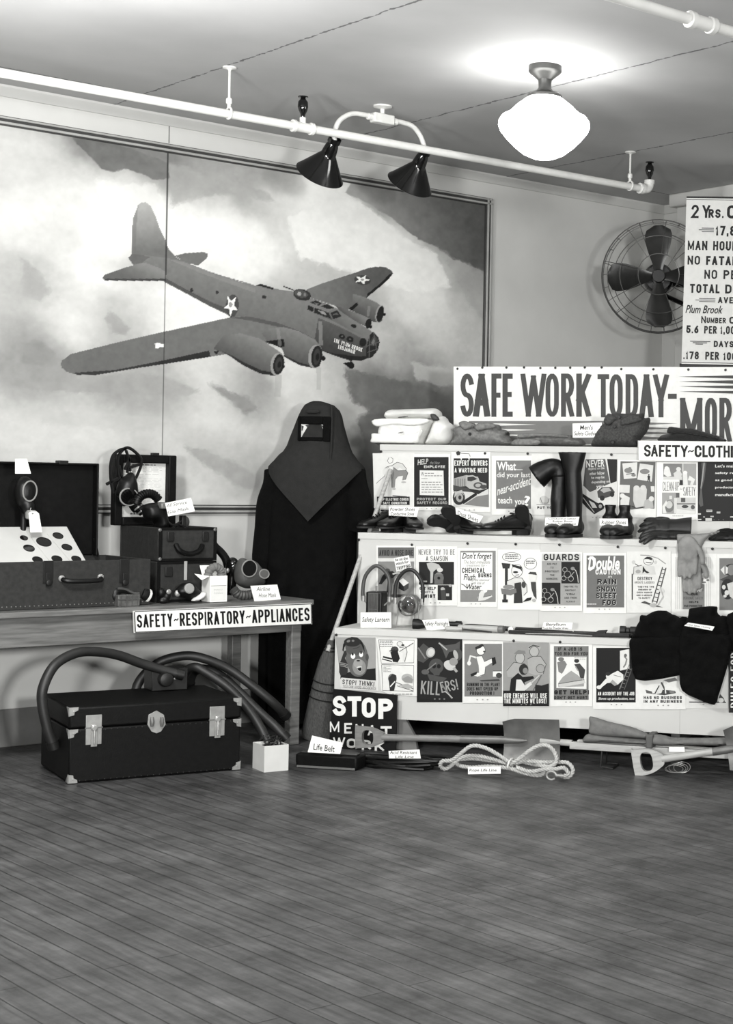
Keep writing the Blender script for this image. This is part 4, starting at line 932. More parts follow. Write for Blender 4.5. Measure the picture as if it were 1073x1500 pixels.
def d(p):
    p.ell(884, 170, 50, 24, 224); p.line(ell2((884,170), 50, 24)+[(934,170)], 2.5, 60); p.greek(850, 156, 920, 186, 3, 60, .5); p.ell(986, 206, 34, 30, 224); p.line(ell2((986,206), 34, 30)+[(1020,206)], 2.5, 60); p.greek(962, 190, 1010, 222, 3, 60, .5)
    p.poly([(830,202),(878,206),(872,232),(836,232)], 50); p.rect(848, 232, 864, 330, 44); p.ell(914, 244, 30, 34, 222); p.line(ell2((914,244), 30, 34)+[(944,244)], 2.5, 50); p.poly([(890,225),(884,208),(905,214),(938,222),(942,250),(930,236),(900,226)], 40); p.ell(906, 252, 14, 6, 40); p.line([(905,268),(925,266)], 4, 40)
    p.poly([(860,300),(900,282),(940,284),(966,320),(968,360),(950,378),(940,352),(944,330),(900,340),(862,340)], 210); p.line([(860,300),(900,282),(940,284),(966,320),(968,360),(950,378)], 3, 50); p.poly([(900,312),(936,306),(944,418),(896,420)], 50); p.ell(950, 320, 12, 18, 60)
    p.poly([(826,340),(876,346),(908,340),(912,362),(880,378),(832,370)], 110); p.ell(868, 332, 30, 12, 130); p.rect(840, 372, 856, 416, 60); p.rect(834, 400, 864, 416, 40)
    p.ell(1000, 280, 22, 24, 214); p.poly([(974,262),(985,250),(1016,252),(1022,268),(996,264)], 60); p.poly([(988,305),(1016,305),(1020,400),(1004,380),(992,340)], 60); p.poly([(944,414),(968,392),(994,388),(988,404)], 30); p.ell(1006, 405, 10, 9, 170)
poster(L2, c8, (808,130,1040,456), 224, 'white comic poster of a startled workman at an anvil', d)
def d(p):
    p.rect(48, 150, 256, 428, 150); p.rect(48, 150, 256, 190, 190); p.caps('GUARDS', 58, 152, 248, 186, 30, .22); p.rect(153, 194, 252, 310, 26); p.rect(48, 306, 148, 420, 26)
    for x, y in ((208,245),(100,358)):
        dx = x-208
        for c_ in ((172,236,12),(186,262,18),(166,282,12),(204,284,14)): p.line(ell2((c_[0]+(dx if dx == 0 else dx-10 if False else dx), c_[1]+y-245), c_[2], c_[2])+[(c_[0]+dx+c_[2], c_[1]+y-245)], 2.2, 170)
        p.line([(212+dx,228+y-245),(230+dx,240+y-245),(240+dx,270+y-245),(244+dx,306+y-245)], 3.5, 190); p.ell(214+dx, 230+y-245, 11, 9, 130); p.line([(222+dx,248+y-245),(205+dx,268+y-245),(215+dx,278+y-245)], 3, 170)
    for i, (t_, a, b) in enumerate((('ARE PUT', 76, 130), ('TO', 94, 112), ('PROTECT', 66, 140), ('the', 92, 116), ('WORKERS', 72, 132))): p.caps(t_.upper(), a, 200+i*20, b, 210+i*20, 60, .2)
    for i, (t_, a, b) in enumerate((("THEY'RE TO", 166, 240), ('PROTECT', 174, 230), ('YOU', 180, 224), ('USE THEM', 170, 236), ('ALWAYS', 180, 226))): p.caps(t_, a, 322+i*20, b, 331+i*20, 60, .2)
    for x in (120, 146, 172): p.ell(x, 438, 4, 3, 150)
poster(L2, c9, (40,142,264,458), 226, 'poster in four squares headed GUARDS', d)
def d(p):
    p.rect(288, 160, 490, 440, 104); p.txt('Double', 296, 164, 466, 238, 234, .03, .2); p.line([(296,180),(310,168),(326,186),(326,228),(302,240)], 9, 234); p.txt('your', 396, 216, 438, 234, 225, .015, .2); p.caps('CAUTION', 336, 234, 470, 262, 234, .26); p.txt('in', 402, 266, 424, 280, 200, .01, .2)
    for t_, y, a, b in (('RAIN', 286, 346, 448), ('SNOW', 326, 342, 446), ('SLEET', 362, 340, 448), ('FOG', 398, 374, 446)): p.caps(t_, a+2, y+2, b+2, y+30, 190, .3); p.caps(t_, a, y, b, y+28, 24, .24)
    p.line([(288,440),(490,440)], 4, 210); p.greek(288, 418, 345, 424, 1, 205, .8)
    for x in (356, 386, 412): p.ell(x, 448, 4, 3, 150)
poster(L2, c9, (270,146,502,470), 226, 'grey poster telling to double your caution in rain snow sleet fog', d)
def d(p):
    p.line([(576,158),(620,160),(670,175),(712,205)], 5, 140); p.ell(620, 190, 26, 22, 216); p.line(ell2((620,190), 26, 22)+[(646,190)], 2.5, 50); p.poly([(598,180),(612,166),(638,172),(640,186),(618,180)], 40); p.line([(606,196),(636,200)], 4, 40); p.ell(540, 196, 10, 10, 190); p.line([(548,204),(580,225),(600,216)], 4, 60); p.ell(658, 196, 9, 9, 190)
    p.poly([(540,222),(600,214),(650,216),(660,262),(540,262)], 200); p.poly([(590,216),(606,240),(626,252),(612,256),(598,246),(588,256)], 36); p.line([(540,262),(542,222),(585,212)], 3, 60); p.ell(565, 246, 14, 10, 150)
    p.rect(530, 258, 536, 398, 40); p.caps('DESTROY', 562, 274, 640, 292, 36, .24); p.caps('UNSAFE LADDERS', 546, 298, 652, 310, 110, .2)
    for i, (t_, a, b) in enumerate((("THEY'RE THE", 562, 650), ('ENEMIES OF', 566, 636), ('EVERY WORKER', 558, 640), ('AND A MENACE', 556, 640), ('TO SAFETY', 566, 630))): p.caps(t_, a, 324+i*15, b, 332+i*15, 60, .24)
    for a, b in (((696,222),(640,412)), ((714,226),(664,418))): p.line([a, b], 5, 50)
    for i in range(9): f = i/9+.06; p.line([(696-56*f, 222+190*f), (714-50*f, 226+192*f)], 4, 60)
    p.ell(690, 345, 16, 12, 200, .3); p.line([(684,330),(700,380),(668,432)], 6, 170); p.poly([(580,412),(600,404),(640,420),(700,438),(660,434)], 70); p.ell(646, 426, 20, 10, 170)
poster(L2, c9, (504,138,740,468), 218, 'pale cartoon poster with a ladder headed destroy unsafe ladders', d)
def d(p):
    for x in (764, 774, 784, 794, 918, 928, 938, 948): p.rect(x, 168, x+5, 448, 190)
    p.rect(802, 168, 920, 448, 118); p.ell(940, 246, 16, 24, 225); p.ell(918, 284, 26, 30, 222)
    for c_ in ((925,262,12,6),(905,290,9,11),(938,292,8,6),(916,304,14,5)): p.ell(*c_, 110)
    p.txt('Remember', 814, 328, 910, 354, 232, .01, .3); p.caps('YOUR', 838, 362, 884, 374, 20, .26); p.caps('PERSONAL SAFETY', 808, 382, 912, 396, 60, .16); p.caps('HELPS', 838, 404, 888, 415, 20, .26); p.caps('WAR PRODUCTION', 812, 424, 908, 437, 20, .26)
poster(L2, c9, (742,150,986,486), 224, 'striped poster about personal safety behind the hanging pale glove', d)
def d(p):
    p.rect(1000, 174, 1200, 454, 110); p.ell(1068, 238, 44, 34, 44); p.ell(1070, 238, 30, 30, 120); p.poly([(1006,236),(1030,214),(1046,226),(1044,256),(1026,262)], 210); p.line([(1030,216),(1030,260)], 5, 40); p.poly([(1000,290),(1040,272),(1080,262),(1080,300),(1040,304)], 60)
    p.ell(1044, 340, 36, 56, 30); p.poly([(1040,312),(1110,290),(1110,420),(1056,380)], 190)
    for c_ in ((1024,330,10,12),(1040,360,12,14),(1030,378,9,8),(1052,330,6,12)): p.ell(*c_, 200)
poster(L2, c9, (986,152,1230,486), 226, 'grey poster with striped rounded shapes at the right edge of the middle tier', d)
# ---- lower tier
c3 = (480, 900, .11184)
def d(p):
    p.poly([(95,298),(625,302),(630,865),(165,850)], 150); p.poly([(230,770),(330,740),(480,720),(622,706),(628,864),(160,850),(170,800)], 30)
    p.ell(380, 560, 148, 245, 92, -.12); p.ell(345, 420, 118, 120, 84); p.ell(395, 690, 118, 128, 96, -.1); p.ell(410, 690, 88, 105, 138, -.1); p.ell(395, 640, 60, 60, 150)
    p.poly([(190,470),(200,390),(240,330),(310,294),(380,300),(440,345),(475,420),(482,500),(470,470),(440,395),(380,350),(300,345),(240,380),(215,440),(205,490)], 22); p.ell(320, 362, 110, 60, 40); p.ell(270, 350, 24, 16, 120, -.4); p.ell(330, 345, 18, 14, 110)
    p.line([(330,446),(380,440),(420,420)], 12, 60); p.ell(330, 545, 30, 36, 236); p.ell(326, 520, 14, 20, 30); p.ell(436, 525, 26, 34, 236); p.ell(436, 500, 13, 19, 30); p.ell(515, 560, 22, 46, 70); p.ell(400, 606, 24, 9, 40)
    p.poly([(375,690),(410,676),(448,684),(446,730),(425,752),(396,730)], 200); p.poly([(386,706),(440,690),(442,728),(424,745),(400,728)], 20)
    p.poly([(170,610),(215,480),(240,470),(250,520),(225,570),(262,650),(262,750),(240,790),(170,800),(150,760),(150,640)], 46)
    for y in (632, 652, 672): p.line([(160,y),(215,y+8),(262,y+26)], 8, 150)
    p.poly([(180,826),(630,868),(636,976),(170,955),(156,862)], 205); p.caps_on('STOP! THINK!', (195,850), (612,882), 62, 26, .3); p.caps_on('YOU CAN AVOID ACCIDENTS', (202,922), (630,950), 36, 60, .22)
poster(L1, c3, (92,296,640,985), 214, 'poster of a wide eyed face headed stop think, left end of the lower tier', d, [(92,298),(636,300),(665,1000),(172,985)])
def d(p):
    p.line([(424,243),(588,246),(586,350),(436,352),(424,243)], 2.5, 60); p.line([(438,358),(586,362),(584,482),(442,478),(438,358)], 2.5, 60); p.greek(430, 248, 490, 280, 4, 90, .4); p.greek(446, 364, 482, 396, 5, 110, .4)
    p.ell(498, 290, 18, 16, 60); p.poly([(478,300),(510,290),(522,330),(512,348),(490,346)], 34); p.line([(444,322),(486,332)], 8, 40); p.line([(440,332),(486,344)], 5, 50); p.line([(474,296),(500,290)], 5, 40)
    p.ell(522, 262, 13, 11, 214); p.line(ell2((522,262), 13, 11)+[(535,262)], 2, 60); p.poly([(520,280),(548,276),(554,300),(548,340),(536,340),(536,305),(524,300)], 214); p.line([(520,280),(550,276),(556,300),(544,346)], 2.5, 60); p.line([(520,298),(585,258)], 3, 60); p.ell(536, 268, 7, 5, 60)
    p.ell(488, 422, 20, 22, 110); p.poly([(470,420),(488,402),(506,408),(504,440),(496,478),(476,478)], 50); p.line([(478,460),(500,436)], 5, 220); p.ell(556, 420, 26, 20, 170); p.poly([(532,424),(560,410),(584,426),(580,444),(545,440)], 140); p.line([(505,440),(586,470)], 3, 90); p.line([(510,456),(584,480)], 2.5, 90); p.poly([(516,452),(560,446),(584,460),(560,472)], 170)
    p.greek(486, 492, 580, 500, 1, 150, .6)
poster(L1, c4, (414,238,602,502), 224, 'two panel comic strip poster left of the dark killers poster', d, [(414,238),(602,240),(600,505),(470,496),(436,478)])
def d(p):
    p.rect(612, 245, 800, 520, 34)
    p.poly([(604,290),(630,260),(660,282),(668,318),(630,350),(606,340)], 70); p.ell(664, 302, 20, 24, 170, .4); p.ell(666, 302, 14, 17, 200, .4); p.line([(606,280),(640,330)], 6, 120)
    p.poly([(700,252),(730,270),(780,262),(800,250),(798,290),(750,300),(735,330),(720,290)], 84); p.line([(702,258),(740,290)], 6, 170); p.ell(790, 312, 20, 28, 70); p.ell(780, 312, 10, 22, 170, -.3); p.ell(752, 362, 28, 22, 190, .5); p.ell(770, 345, 20, 18, 140); p.line([(770,372),(786,392)], 12, 160)
    p.ell(690, 366, 34, 36, 74); p.ell(680, 366, 9, 10, 24); p.ell(702, 366, 9, 10, 24); p.poly([(672,392),(710,392),(704,408),(680,408)], 70); p.poly([(648,400),(690,410),(740,420),(720,440),(660,430)], 70); p.line([(640,390),(690,350)], 5, 120); p.ell(640, 392, 18, 12, 90)
    p.caps_on('KILL', (622,432), (710,438), 62, 150, .3); p.caps_on('ERS!', (706,440), (784,424), 50, 150, .3); p.line([(716,450),(764,515)], 7, 120); p.line([(730,480),(766,512)], 4, 180)
    for x in (684, 706, 728): p.ell(x, 517, 4, 3, 120)
poster(L1, c4, (600,236,810,532), 24, 'dark poster headed KILLERS with tools and a ghostly skull', d)
def d(p):
    p.rect(820, 262, 994, 506, 120); p.ell(896, 292, 20, 22, 220); p.poly([(872,290),(870,278),(902,262),(910,270),(896,280)], 40); p.line(ell2((896,292), 20, 22)+[(916,292)], 2, 50); p.ell(912, 298, 6, 4, 60)
    p.poly([(874,320),(900,318),(912,345),(952,326),(962,340),(918,368),(914,402),(888,416),(862,408),(866,398),(888,396),(886,362)], 222); p.line([(874,320),(902,318),(912,345),(952,326)], 2.5, 50); p.line([(918,368),(914,402),(884,414)], 2.5, 50)
    p.line([(874,326),(848,318),(840,350)], 9, 216); p.ell(842, 352, 9, 10, 228); p.poly([(946,330),(962,322),(968,352),(950,364)], 34); p.poly([(848,402),(880,390),(876,404),(852,414)], 34); p.rect(952, 388, 992, 414, 222); p.line([(952,388),(992,388)], 3, 60); p.ell(980, 408, 14, 12, 60); p.poly([(890,430),(980,425),(985,434),(900,436)], 60)
    p.caps('RUNNING IN THE PLANT', 832, 442, 984, 458, 22, .28); p.caps('DOES NOT SPEED UP', 832, 462, 976, 478, 22, .28); p.caps('PRODUCTION !', 846, 482, 958, 498, 22, .3)
    for x in (880, 905, 928): p.ell(x, 520, 4, 3, 150)
poster(L1, c4, (811,250,998,536), 226, 'grey poster of a running man about running in the plant', d)
def d(p):
    p.rect(-12, 196, 206, 424, 142); p.rect(-12, 424, 206, 498, 24)
    p.ell(136, 222, 30, 16, 160); p.ell(136, 240, 22, 24, 170); p.line(ell2((136,240), 22, 24)+[(158,240)], 2.5, 70); p.line([(110,222),(130,210),(160,216)], 5, 60); p.poly([(104,275),(130,262),(165,262),(192,300),(180,345),(140,352),(110,340)], 160); p.line([(104,275),(130,262),(166,262),(192,300),(178,345)], 3, 70); p.ell(165, 320, 20, 20, 150); p.line(ell2((165,320), 20, 20)+[(185,320)], 2.5, 70)
    p.ell(68, 270, 22, 26, 165); p.line(ell2((68,270), 22, 26)+[(90,270)], 2.5, 70); p.poly([(40,250),(60,232),(92,236),(96,250),(60,252)], 120); p.poly([(6,320),(40,290),(90,298),(100,320),(60,360),(10,360)], 160); p.line([(6,330),(40,290),(92,298)], 3, 70)
    p.ell(86, 324, 22, 26, 40); p.ell(94, 330, 12, 14, 130); p.poly([(20,424),(26,370),(60,340),(82,360),(130,355),(136,366),(90,385),(96,424)], 26); p.poly([(48,424),(52,372),(74,372),(92,400),(118,382),(126,394),(92,424)], 205); p.line([(120,390),(160,352)], 5, 190); p.poly([(140,424),(140,395),(170,400),(205,390),(205,424)], 30); p.line([(130,424),(170,350)], 3, 80)
    p.caps('OUR ENEMIES WILL USE', -6, 436, 196, 460, 228, .3); p.caps('THE MINUTES WE LOSE!', -6, 462, 194, 484, 228, .3)
    for x in (76, 98, 120): p.ell(x, 490, 4, 3, 120)
poster(L1, c5, (-12,195,207,500), 224, 'poster of a worker before two towering soldiers headed our enemies', d)
def d(p):
    p.rect(228, 214, 392, 468, 108); p.caps('IF A JOB IS', 248, 220, 362, 236, 24, .26); p.caps('TOO BIG FOR YOU', 232, 242, 388, 258, 24, .28); p.poly([(240,264),(382,264),(382,416),(240,412)], 220)
    p.ell(262, 276, 14, 10, 110); p.poly([(244,290),(278,282),(290,300),(276,330),(266,345),(250,335)], 120); p.ell(336, 284, 12, 9, 50); p.poly([(324,300),(350,296),(376,326),(370,368),(352,366),(346,335)], 60); p.line([(330,310),(342,330)], 6, 150)
    p.poly([(270,360),(310,330),(340,350),(372,380),(370,404),(250,408),(248,390)], 150); p.poly([(250,392),(372,372),(378,388),(256,410)], 190); p.line([(250,392),(372,372)], 3, 70); p.greek(325, 268, 378, 280, 2, 130, .4)
    p.caps('GET HELP!', 230, 422, 394, 442, 22, .26); p.caps("DON'T GET HURT!", 230, 450, 392, 464, 24, .28)
    for x in (286, 306, 330): p.ell(x, 478, 4, 3, 150)
poster(L1, c5, (210,206,410,498), 226, 'grey poster headed if a job is too big for you get help', d)
def d(p):
    p.rect(428, 222, 614, 480, 20); p.poly([(540,236),(584,228),(584,320),(540,330)], 214); p.line([(560,262),(572,276),(566,300),(556,315)], 7, 120); p.ell(566, 258, 7, 8, 100)
    p.line([(584,300),(538,418)], 4, 130); p.line([(596,320),(560,420)], 3, 90)
    for i in range(6): p.line([(580-i*8,320+i*17),(592-i*7,324+i*17)], 3, 110)
    p.ell(486, 356, 12, 13, 215); p.ell(484, 345, 12, 9, 40); p.poly([(470,372),(500,345),(530,330),(556,348),(556,372),(530,396),(505,386),(480,388),(450,412),(442,404)], 214); p.poly([(505,372),(530,395),(515,402),(494,385)], 150); p.ell(442, 408, 12, 9, 216); p.line([(510,350),(545,360)], 3, 120)
    p.caps('AN ACCIDENT OFF THE JOB', 436, 430, 608, 446, 232, .28); p.txt('Slows up production, too', 438, 456, 608, 470, 228, .02, .2)
    for x in (500, 524, 548): p.ell(x, 490, 4, 3, 150)
poster(L1, c5, (412,216,632,512), 226, 'black poster of a falling man headed an accident off the job', d)
def d(p):
    p.poly([(690,440),(740,420),(800,425),(804,436),(750,446)], 60); p.poly([(725,400),(750,370),(770,380),(745,410),(735,436),(700,444),(704,425)], 205); p.line([(725,400),(704,440)], 5, 50); p.poly([(745,375),(800,362),(812,376),(770,386)], 110); p.line([(735,385),(762,440)], 8, 60); p.ell(786, 430, 14, 6, 120); p.poly([(660,420),(690,428),(695,440),(665,436)], 90); p.line([(750,380),(756,438)], 5, 220)
    p.caps('HAS NO BUSINESS', 652, 450, 832, 464, 24, .26); p.caps('IN ANY BUSINESS', 652, 468, 832, 482, 24, .26)
    for x in (720, 744, 768): p.ell(x, 494, 4, 3, 150)
poster(L1, c5, (630,236,850,513), 224, 'white poster headed has no business, half hidden by the black garments', d)
def d(p):
    p.line([(866,478),(1040,480)], 5, 50); p.poly([(1000,480),(1012,440),(1030,460),(1036,482)], 60); p.ell(1016, 470, 14, 11, 214); p.ell(934, 489, 5, 3, 150)
poster(L1, c5, (850,236,1050,508), 218, 'pale poster mostly covered by hanging black garments beside the upright black card', d)
def d(p):
    # white capitals running up the card
    q = caps_strokes('RULES FOR', 0, 0, 1, 1, .3, .3)
    x0, x1, y0, y1 = 1062, 1130, 505, 245
    p.face([[(x0+b*(x1-x0), y0+a*(y1-y0)) for a, b in k] for k in q], 228)
poster(-.02, c5, (1054,236,1150,528), 22, 'upright black card with large white capitals running up it at the right edge', d)
# ------------------------------------------------------------------ things lying on the stand
def kpx(px, s_): return (8.75+.9766*s_-.215*at_d(px, 800, s_)[0])/FPX      # metres per pixel there
def on_shelf(name, label, cat, px, tier, ds, group=None, rz=0, dz=0):
    s_ = SH[tier][0]+ds; u = at_d(px, 900-120*tier, s_)[0]
    return thing(name, label, cat, DP(u, s_, SH[tier][1]+dz), DR+rz, group)
def outl(t, crop, pts, s_, zmin=None):
    """outline measured off the view -> the thing's own upright plane at setback s_"""
    d_ = t.location-D0; u0 = d_.dot(UD); z0 = d_.z; r = []
    for x, y in pts:
        u, z = at_d(crop[0]+x*crop[2], crop[1]+y*crop[2], s_); r.append((u-u0, max(z-z0, zmin) if zmin is not None else z-z0))
    return r
def sm(pts, n=5):                                     # smooth a closed outline
    P = [Vector((p[0], p[1], 0)) for p in pts]; N_ = len(P); o = []
    for i in range(N_):
        a, b, c, d = P[i-1], P[i], P[(i+1) % N_], P[(i+2) % N_]
        for k in range(n):
            t = k/n; q = .5*((2*b)+(c-a)*t+(2*a-5*b+4*c-d)*t*t+(3*b-a-3*c+d)*t**3); o.append((q.x, q.y))
    return o
cS = (500, 580, .16776)
def folded(name, label, cat, px, ds, crop, pts, m_, t_=.11, tb=.09, wr=.006, group=None, seed=1, extra=()):
    s_ = SH[2][0]+ds
    t = on_shelf(name, label, cat, px, 2, ds, group)
    MB().puff(sm(outl(t, crop, pts, s_, .001), 4), t_, tb, rad=.05, step=.009, wr=wr, wf=16, seed=seed).build('cloth_body', m_, t, smooth=60)
    for nm, p, f, m2 in extra:
        mb = MB().puff(sm(outl(t, crop, p, s_), 3), .014, .01, rad=.012, step=.006, wr=.002, seed=seed+3)
        mb.build(nm, m2 or m_, t, smooth=60, M=tr(0, -f-.004, 0))
    return t
GC = 'folded work clothes on the top shelf'
folded('folded_coverall', 'bright white folded coverall at the left end of the top shelf, under another', 'clothing', 600, .14, cS, [(312,424),(318,395),(345,340),(350,250),(354,206),(420,196),(600,200),(800,202),(822,225),(815,250),(740,370),(712,425),(500,424)], M_whitecloth, .12, .10, .014, GC, 2, [('folded_flap', [(346,262),(352,212),(600,204),(806,206),(816,244),(700,268),(520,262),(400,276)], .118, None), ('folded_flap', [(330,372),(342,330),(500,352),(700,330),(770,300),(742,366),(716,416),(500,416),(330,414)], .116, None), ('print_mark', [(570,327),(610,320),(612,326),(572,333)], .132, ink(120))])
t = folded('folded_coverall', 'thin white folded coverall lying on top of the white pile', 'clothing', 600, .15, cS, [(412,206),(413,128),(500,118),(700,112),(830,112),(862,160),(830,204),(600,207)], M_whitecloth, .11, .10, .012, GC, 4, [('print_mark', [(560,190),(630,182),(632,190),(562,198)], .108, ink(120))])
folded('folded_jacket', 'white folded jacket with a dark patch, right of the white pile', 'clothing', 645, .13, cS, [(738,424),(760,380),(818,240),(850,180),(905,182),(925,222),(972,262),(966,380),(930,415),(860,425)], M_whitecloth, .10, .10, .014, GC, 6, [('dark_patch', [(826,168),(868,166),(906,214),(850,222)], .095, ink(60))])
def shirt(label, px, ds, crop, pts, flaps, m_, seed, buttons, trousers=False, t_=.1):
    t = folded('folded_shirt' if not trousers else 'folded_trousers', label, 'clothing', px, ds, crop, pts, m_, t_, .09, .011, GC, seed, [('collar' if not trousers else 'upper_fold', p, t_, None) for p in flaps])
    s_ = SH[2][0]+ds
    for b_ in buttons:
        (x, z), = outl(t, crop, [b_], s_); MB().lathe([(.001, .004), (.008, .004), (.01, 0), (.009, -.004)], 12, 0, tr(x, -t_-.004, z) @ rotX(PI/2)).build('button', M_black, t)
    return t
shirt('grey denim work shirt folded with its collar up, right of the white jacket', 705, .10, cA, [(2,627),(20,590),(45,555),(30,515),(42,490),(110,460),(150,452),(220,480),(300,466),(365,474),(372,502),(415,512),(436,535),(430,562),(456,578),(450,592),(492,606),(500,628),(250,629)], [[(102,466),(140,448),(180,458),(222,480),(150,518)], [(222,492),(246,466),(300,460),(366,470),(370,500),(300,512),(240,524)]], M_greycloth, 8, [(185,545)])
shirt('grey folded trousers lying flat beside the denim shirt', 805, .10, cA, [(492,628),(500,604),(530,586),(536,560),(560,542),(700,540),(900,550),(915,566),(985,580),(988,628),(740,629)], [[(502,600),(540,580),(640,578),(700,590),(690,626),(500,628)], [(536,562),(560,544),(700,541),(905,552),(905,572),(700,566),(560,578)]], M_greycloth, 11, [], True)
shirt('dark wool work shirt with large buttons, folded upright behind the upper sign', 910, .06, c7, [(322,272),(325,235),(345,195),(370,158),(400,138),(425,97),(470,94),(550,97),(598,92),(596,118),(626,116),(626,140),(612,190),(570,245),(564,272),(440,273)], [[(400,142),(425,97),(466,120),(455,140),(430,162)], [(492,150),(500,126),(560,102),(596,118),(600,138),(500,164)]], M_darkcloth, 14, [(484,117),(460,168),(450,250)], False, .09)
shirt('dark folded trousers lying behind the right end of the clothing sign', 1015, .12, c7, [(682,246),(688,212),(738,200),(750,172),(800,178),(880,182),(930,197),(1000,216),(1034,246),(860,250)], [[(742,205),(750,170),(800,174),(880,180),(930,195),(1000,216),(1010,232),(900,214),(800,200)]], mat('dark_serge', 40, .95, .3, 60, .3, 200, sheen=.1), 17, [], True)

# ---- cards with hand lettered names
GK = 'hand lettered name cards'
def card(s_, crop, quad, label, lines, tone=None, name='name_card', slope=0, sheet=M_card):
    xs = [p[0] for p in quad]; ys = [p[1] for p in quad]
    p = PSheet(s_, crop, (min(xs), min(ys), max(xs), max(ys)), sheet, .0015, quad)
    for L_ in lines:
        tx, x0, y0, x1, y1 = L_[:5]; p.txt(tx, x0, y0, x1, y1, 30, .012, .15, L_[5] if len(L_) > 5 else slope)
    return p.out(name, label, 'card', GK)
card(.62, c7, [(213,148),(370,142),(366,222),(214,224)], 'white card lettered mens safety clothing, left of the dark shirt', [("Men's", 252, 156, 322, 182), ('Safety Clothing', 222, 190, 352, 218)])
card(.36, cS, [(412,966),(676,972),(655,1056),(412,1044)], 'white card above the leftmost black shoes', [('Powder Shoes', 424, 975, 640, 1004), ('Conductive Soles', 428, 1014, 634, 1044)])
card(.37, c6, [(562,628),(718,676),(692,718),(566,664)], 'white tilted card about dust shoes', [('Dust Shoes', 574, 642, 690, 668, .36)])
card(.33, c7, [(68,652),(250,648),(240,696),(64,694)], 'white three line card against the tall boots', [('Conductive Safety', 84, 654, 232, 665), ('Rubber Boots', 106, 667, 212, 678), ('Worn in Powder Areas', 70, 680, 232, 691)])
card(.33, c7, [(357,658),(508,658),(510,698),(359,694)], 'white card about rubber shoes, in front of the short boots', [('Rubber Shoes', 368, 668, 500, 688)])
cN = (515, 820, .15377)
card(.06, cN, [(83,502),(374,500),(376,648),(83,646)], 'white card about the safety lanterns on the lower shelf', [('Safety Lantern', 98, 546, 360, 606)])
card(.07, cN, [(668,574),(915,562),(938,660),(716,672)], 'white slanted card about the safety flashlight, on the flashlight', [('Safety Flashlight', 694, 588, 920, 640)])
cT = (650, 880, .27959)
card(.10, cT, [(522,112),(674,114),(668,150),(512,150)], 'white card about beryllium tools standing behind the long tools', [('Beryllium', 534, 116, 636, 136), ('Tools for Powder Areas', 516, 138, 650, 149)])
card(-.115, c5, [(862,103),(986,122),(975,141),(843,118)], 'white strip card lying on the black garments', [("Ladies' Safety Clothing", 852, 107, 966, 117, .15), ('Uniforms', 866, 119, 930, 127, .15)])

# ---- shoes
def shoe_mb():
    L_ = .285; up = MB(); so = MB()
    prof = [(-.142, .018, .03, .075), (-.135, .030, .012, .092), (-.115, .036, .01, .098), (-.085, .037, .01, .100), (-.055, .036, .01, .100), (-.02, .036, .01, .086), (.01, .038, .01, .072), (.04, .043, .01, .060), (.07, .047, .01, .052), (.10, .045, .01, .048), (.122, .036, .012, .042), (.138, .018, .016, .03)]
    rings = []
    for x, w_, a, b in prof:
        n = 16; r = []
        for k in range(n):
            th = 2*PI*k/n; cx, sx = math.cos(th), math.sin(th)
            r.append(Vector((x, w_*math.copysign(abs(cx)**.75, cx), (a+b)/2+(b-a)/2*math.copysign(abs(sx)**(.8 if sx > 0 else .4), sx))))
        rings.append(r)
    up.loft(rings)
    out_ = [(-.146, 0), (-.138, .026), (-.10, .040), (-.04, .038), (.0, .039), (.05, .048), (.09, .049), (.125, .038), (.146, .012), (.148, 0)]
    full = out_+[(x, -y) for x, y in out_[-2:0:-1]]
    so.add([(x, y, .004 if x < -.05 or x > -.0 else .010) for x, y in full]+[(x, y, .014) for x, y in full], [tuple(range(len(full)-1, -1, -1)), tuple(range(len(full), 2*len(full)))]+[(i, (i+1) % len(full), (i+1) % len(full)+len(full), i+len(full)) for i in range(len(full))])
    heel = MB(); hp = [(-.146, 0), (-.138, .026), (-.10, .038), (-.065, .036), (-.065, -.036), (-.10, -.038), (-.138, -.026)]
    heel.add([(x, y, -.02) for x, y in hp]+[(x, y, .005) for x, y in hp], [tuple(range(6, -1, -1)), tuple(range(7, 14))]+[(i, (i+1) % 7, (i+1) % 7+7, i+7) for i in range(7)])
    lc = MB()
    for i in range(4):
        x = -.005+i*.018; z = .083-.0095*i; lc.tube([(x, -.022, z-.006), (x, 0, z+.006), (x+.008, .022, z-.006)], .0028, 6)
    cl = MB(); cl.tube([(-.09+.050*math.cos(a), .031*math.sin(a), .098+.004*math.cos(a)) for a in (2*PI*i/20 for i in range(20))], .005, 6, loop=True)
    return up, so, heel, lc, cl
M_shoe = mat('black_shoe_leather', 24, .35, .25, 25, .1, 90); M_sole = mat('shoe_sole', 30, .7, .2, 20)
_sh = []
def shoe(label, px, ds, yaw, pitch=0, roll=0, dz=.02, sc=1.0, grp='black work shoes on the middle shelf'):
    t = on_shelf('work_shoe', label, 'shoe', px, 1, ds, grp)
    if not _sh:
        for nm, mb, m_ in zip(('upper', 'sole', 'heel', 'laces', 'collar'), shoe_mb(), (M_shoe, M_sole, M_sole, M_blackcloth, M_shoe)):
            o = mb.build(nm, m_, t, smooth=50, sub=1 if nm == 'upper' else 0); _sh.append(o)
    else:
        for o in _sh: c = o.copy(); C.objects.link(c); c.parent = t
    loc = t.location.copy(); loc.z += dz
    t.matrix_world = Matrix.Translation(loc) @ rotZ(DR+yaw) @ rotY(pitch) @ rotX(roll) @ Matrix.Scale(sc, 4)
    return t
R_ = math.radians
shoe('leftmost black work shoe on the middle shelf, half behind the next', 552, .13, R_(-112), sc=1.0)
shoe('black work shoe toe towards the front, second from the left end of the middle shelf', 577, .12, R_(-98), sc=1.08)
shoe('black work shoe toe to the right below the powder shoes card', 603, .11, R_(-58), sc=1.0)
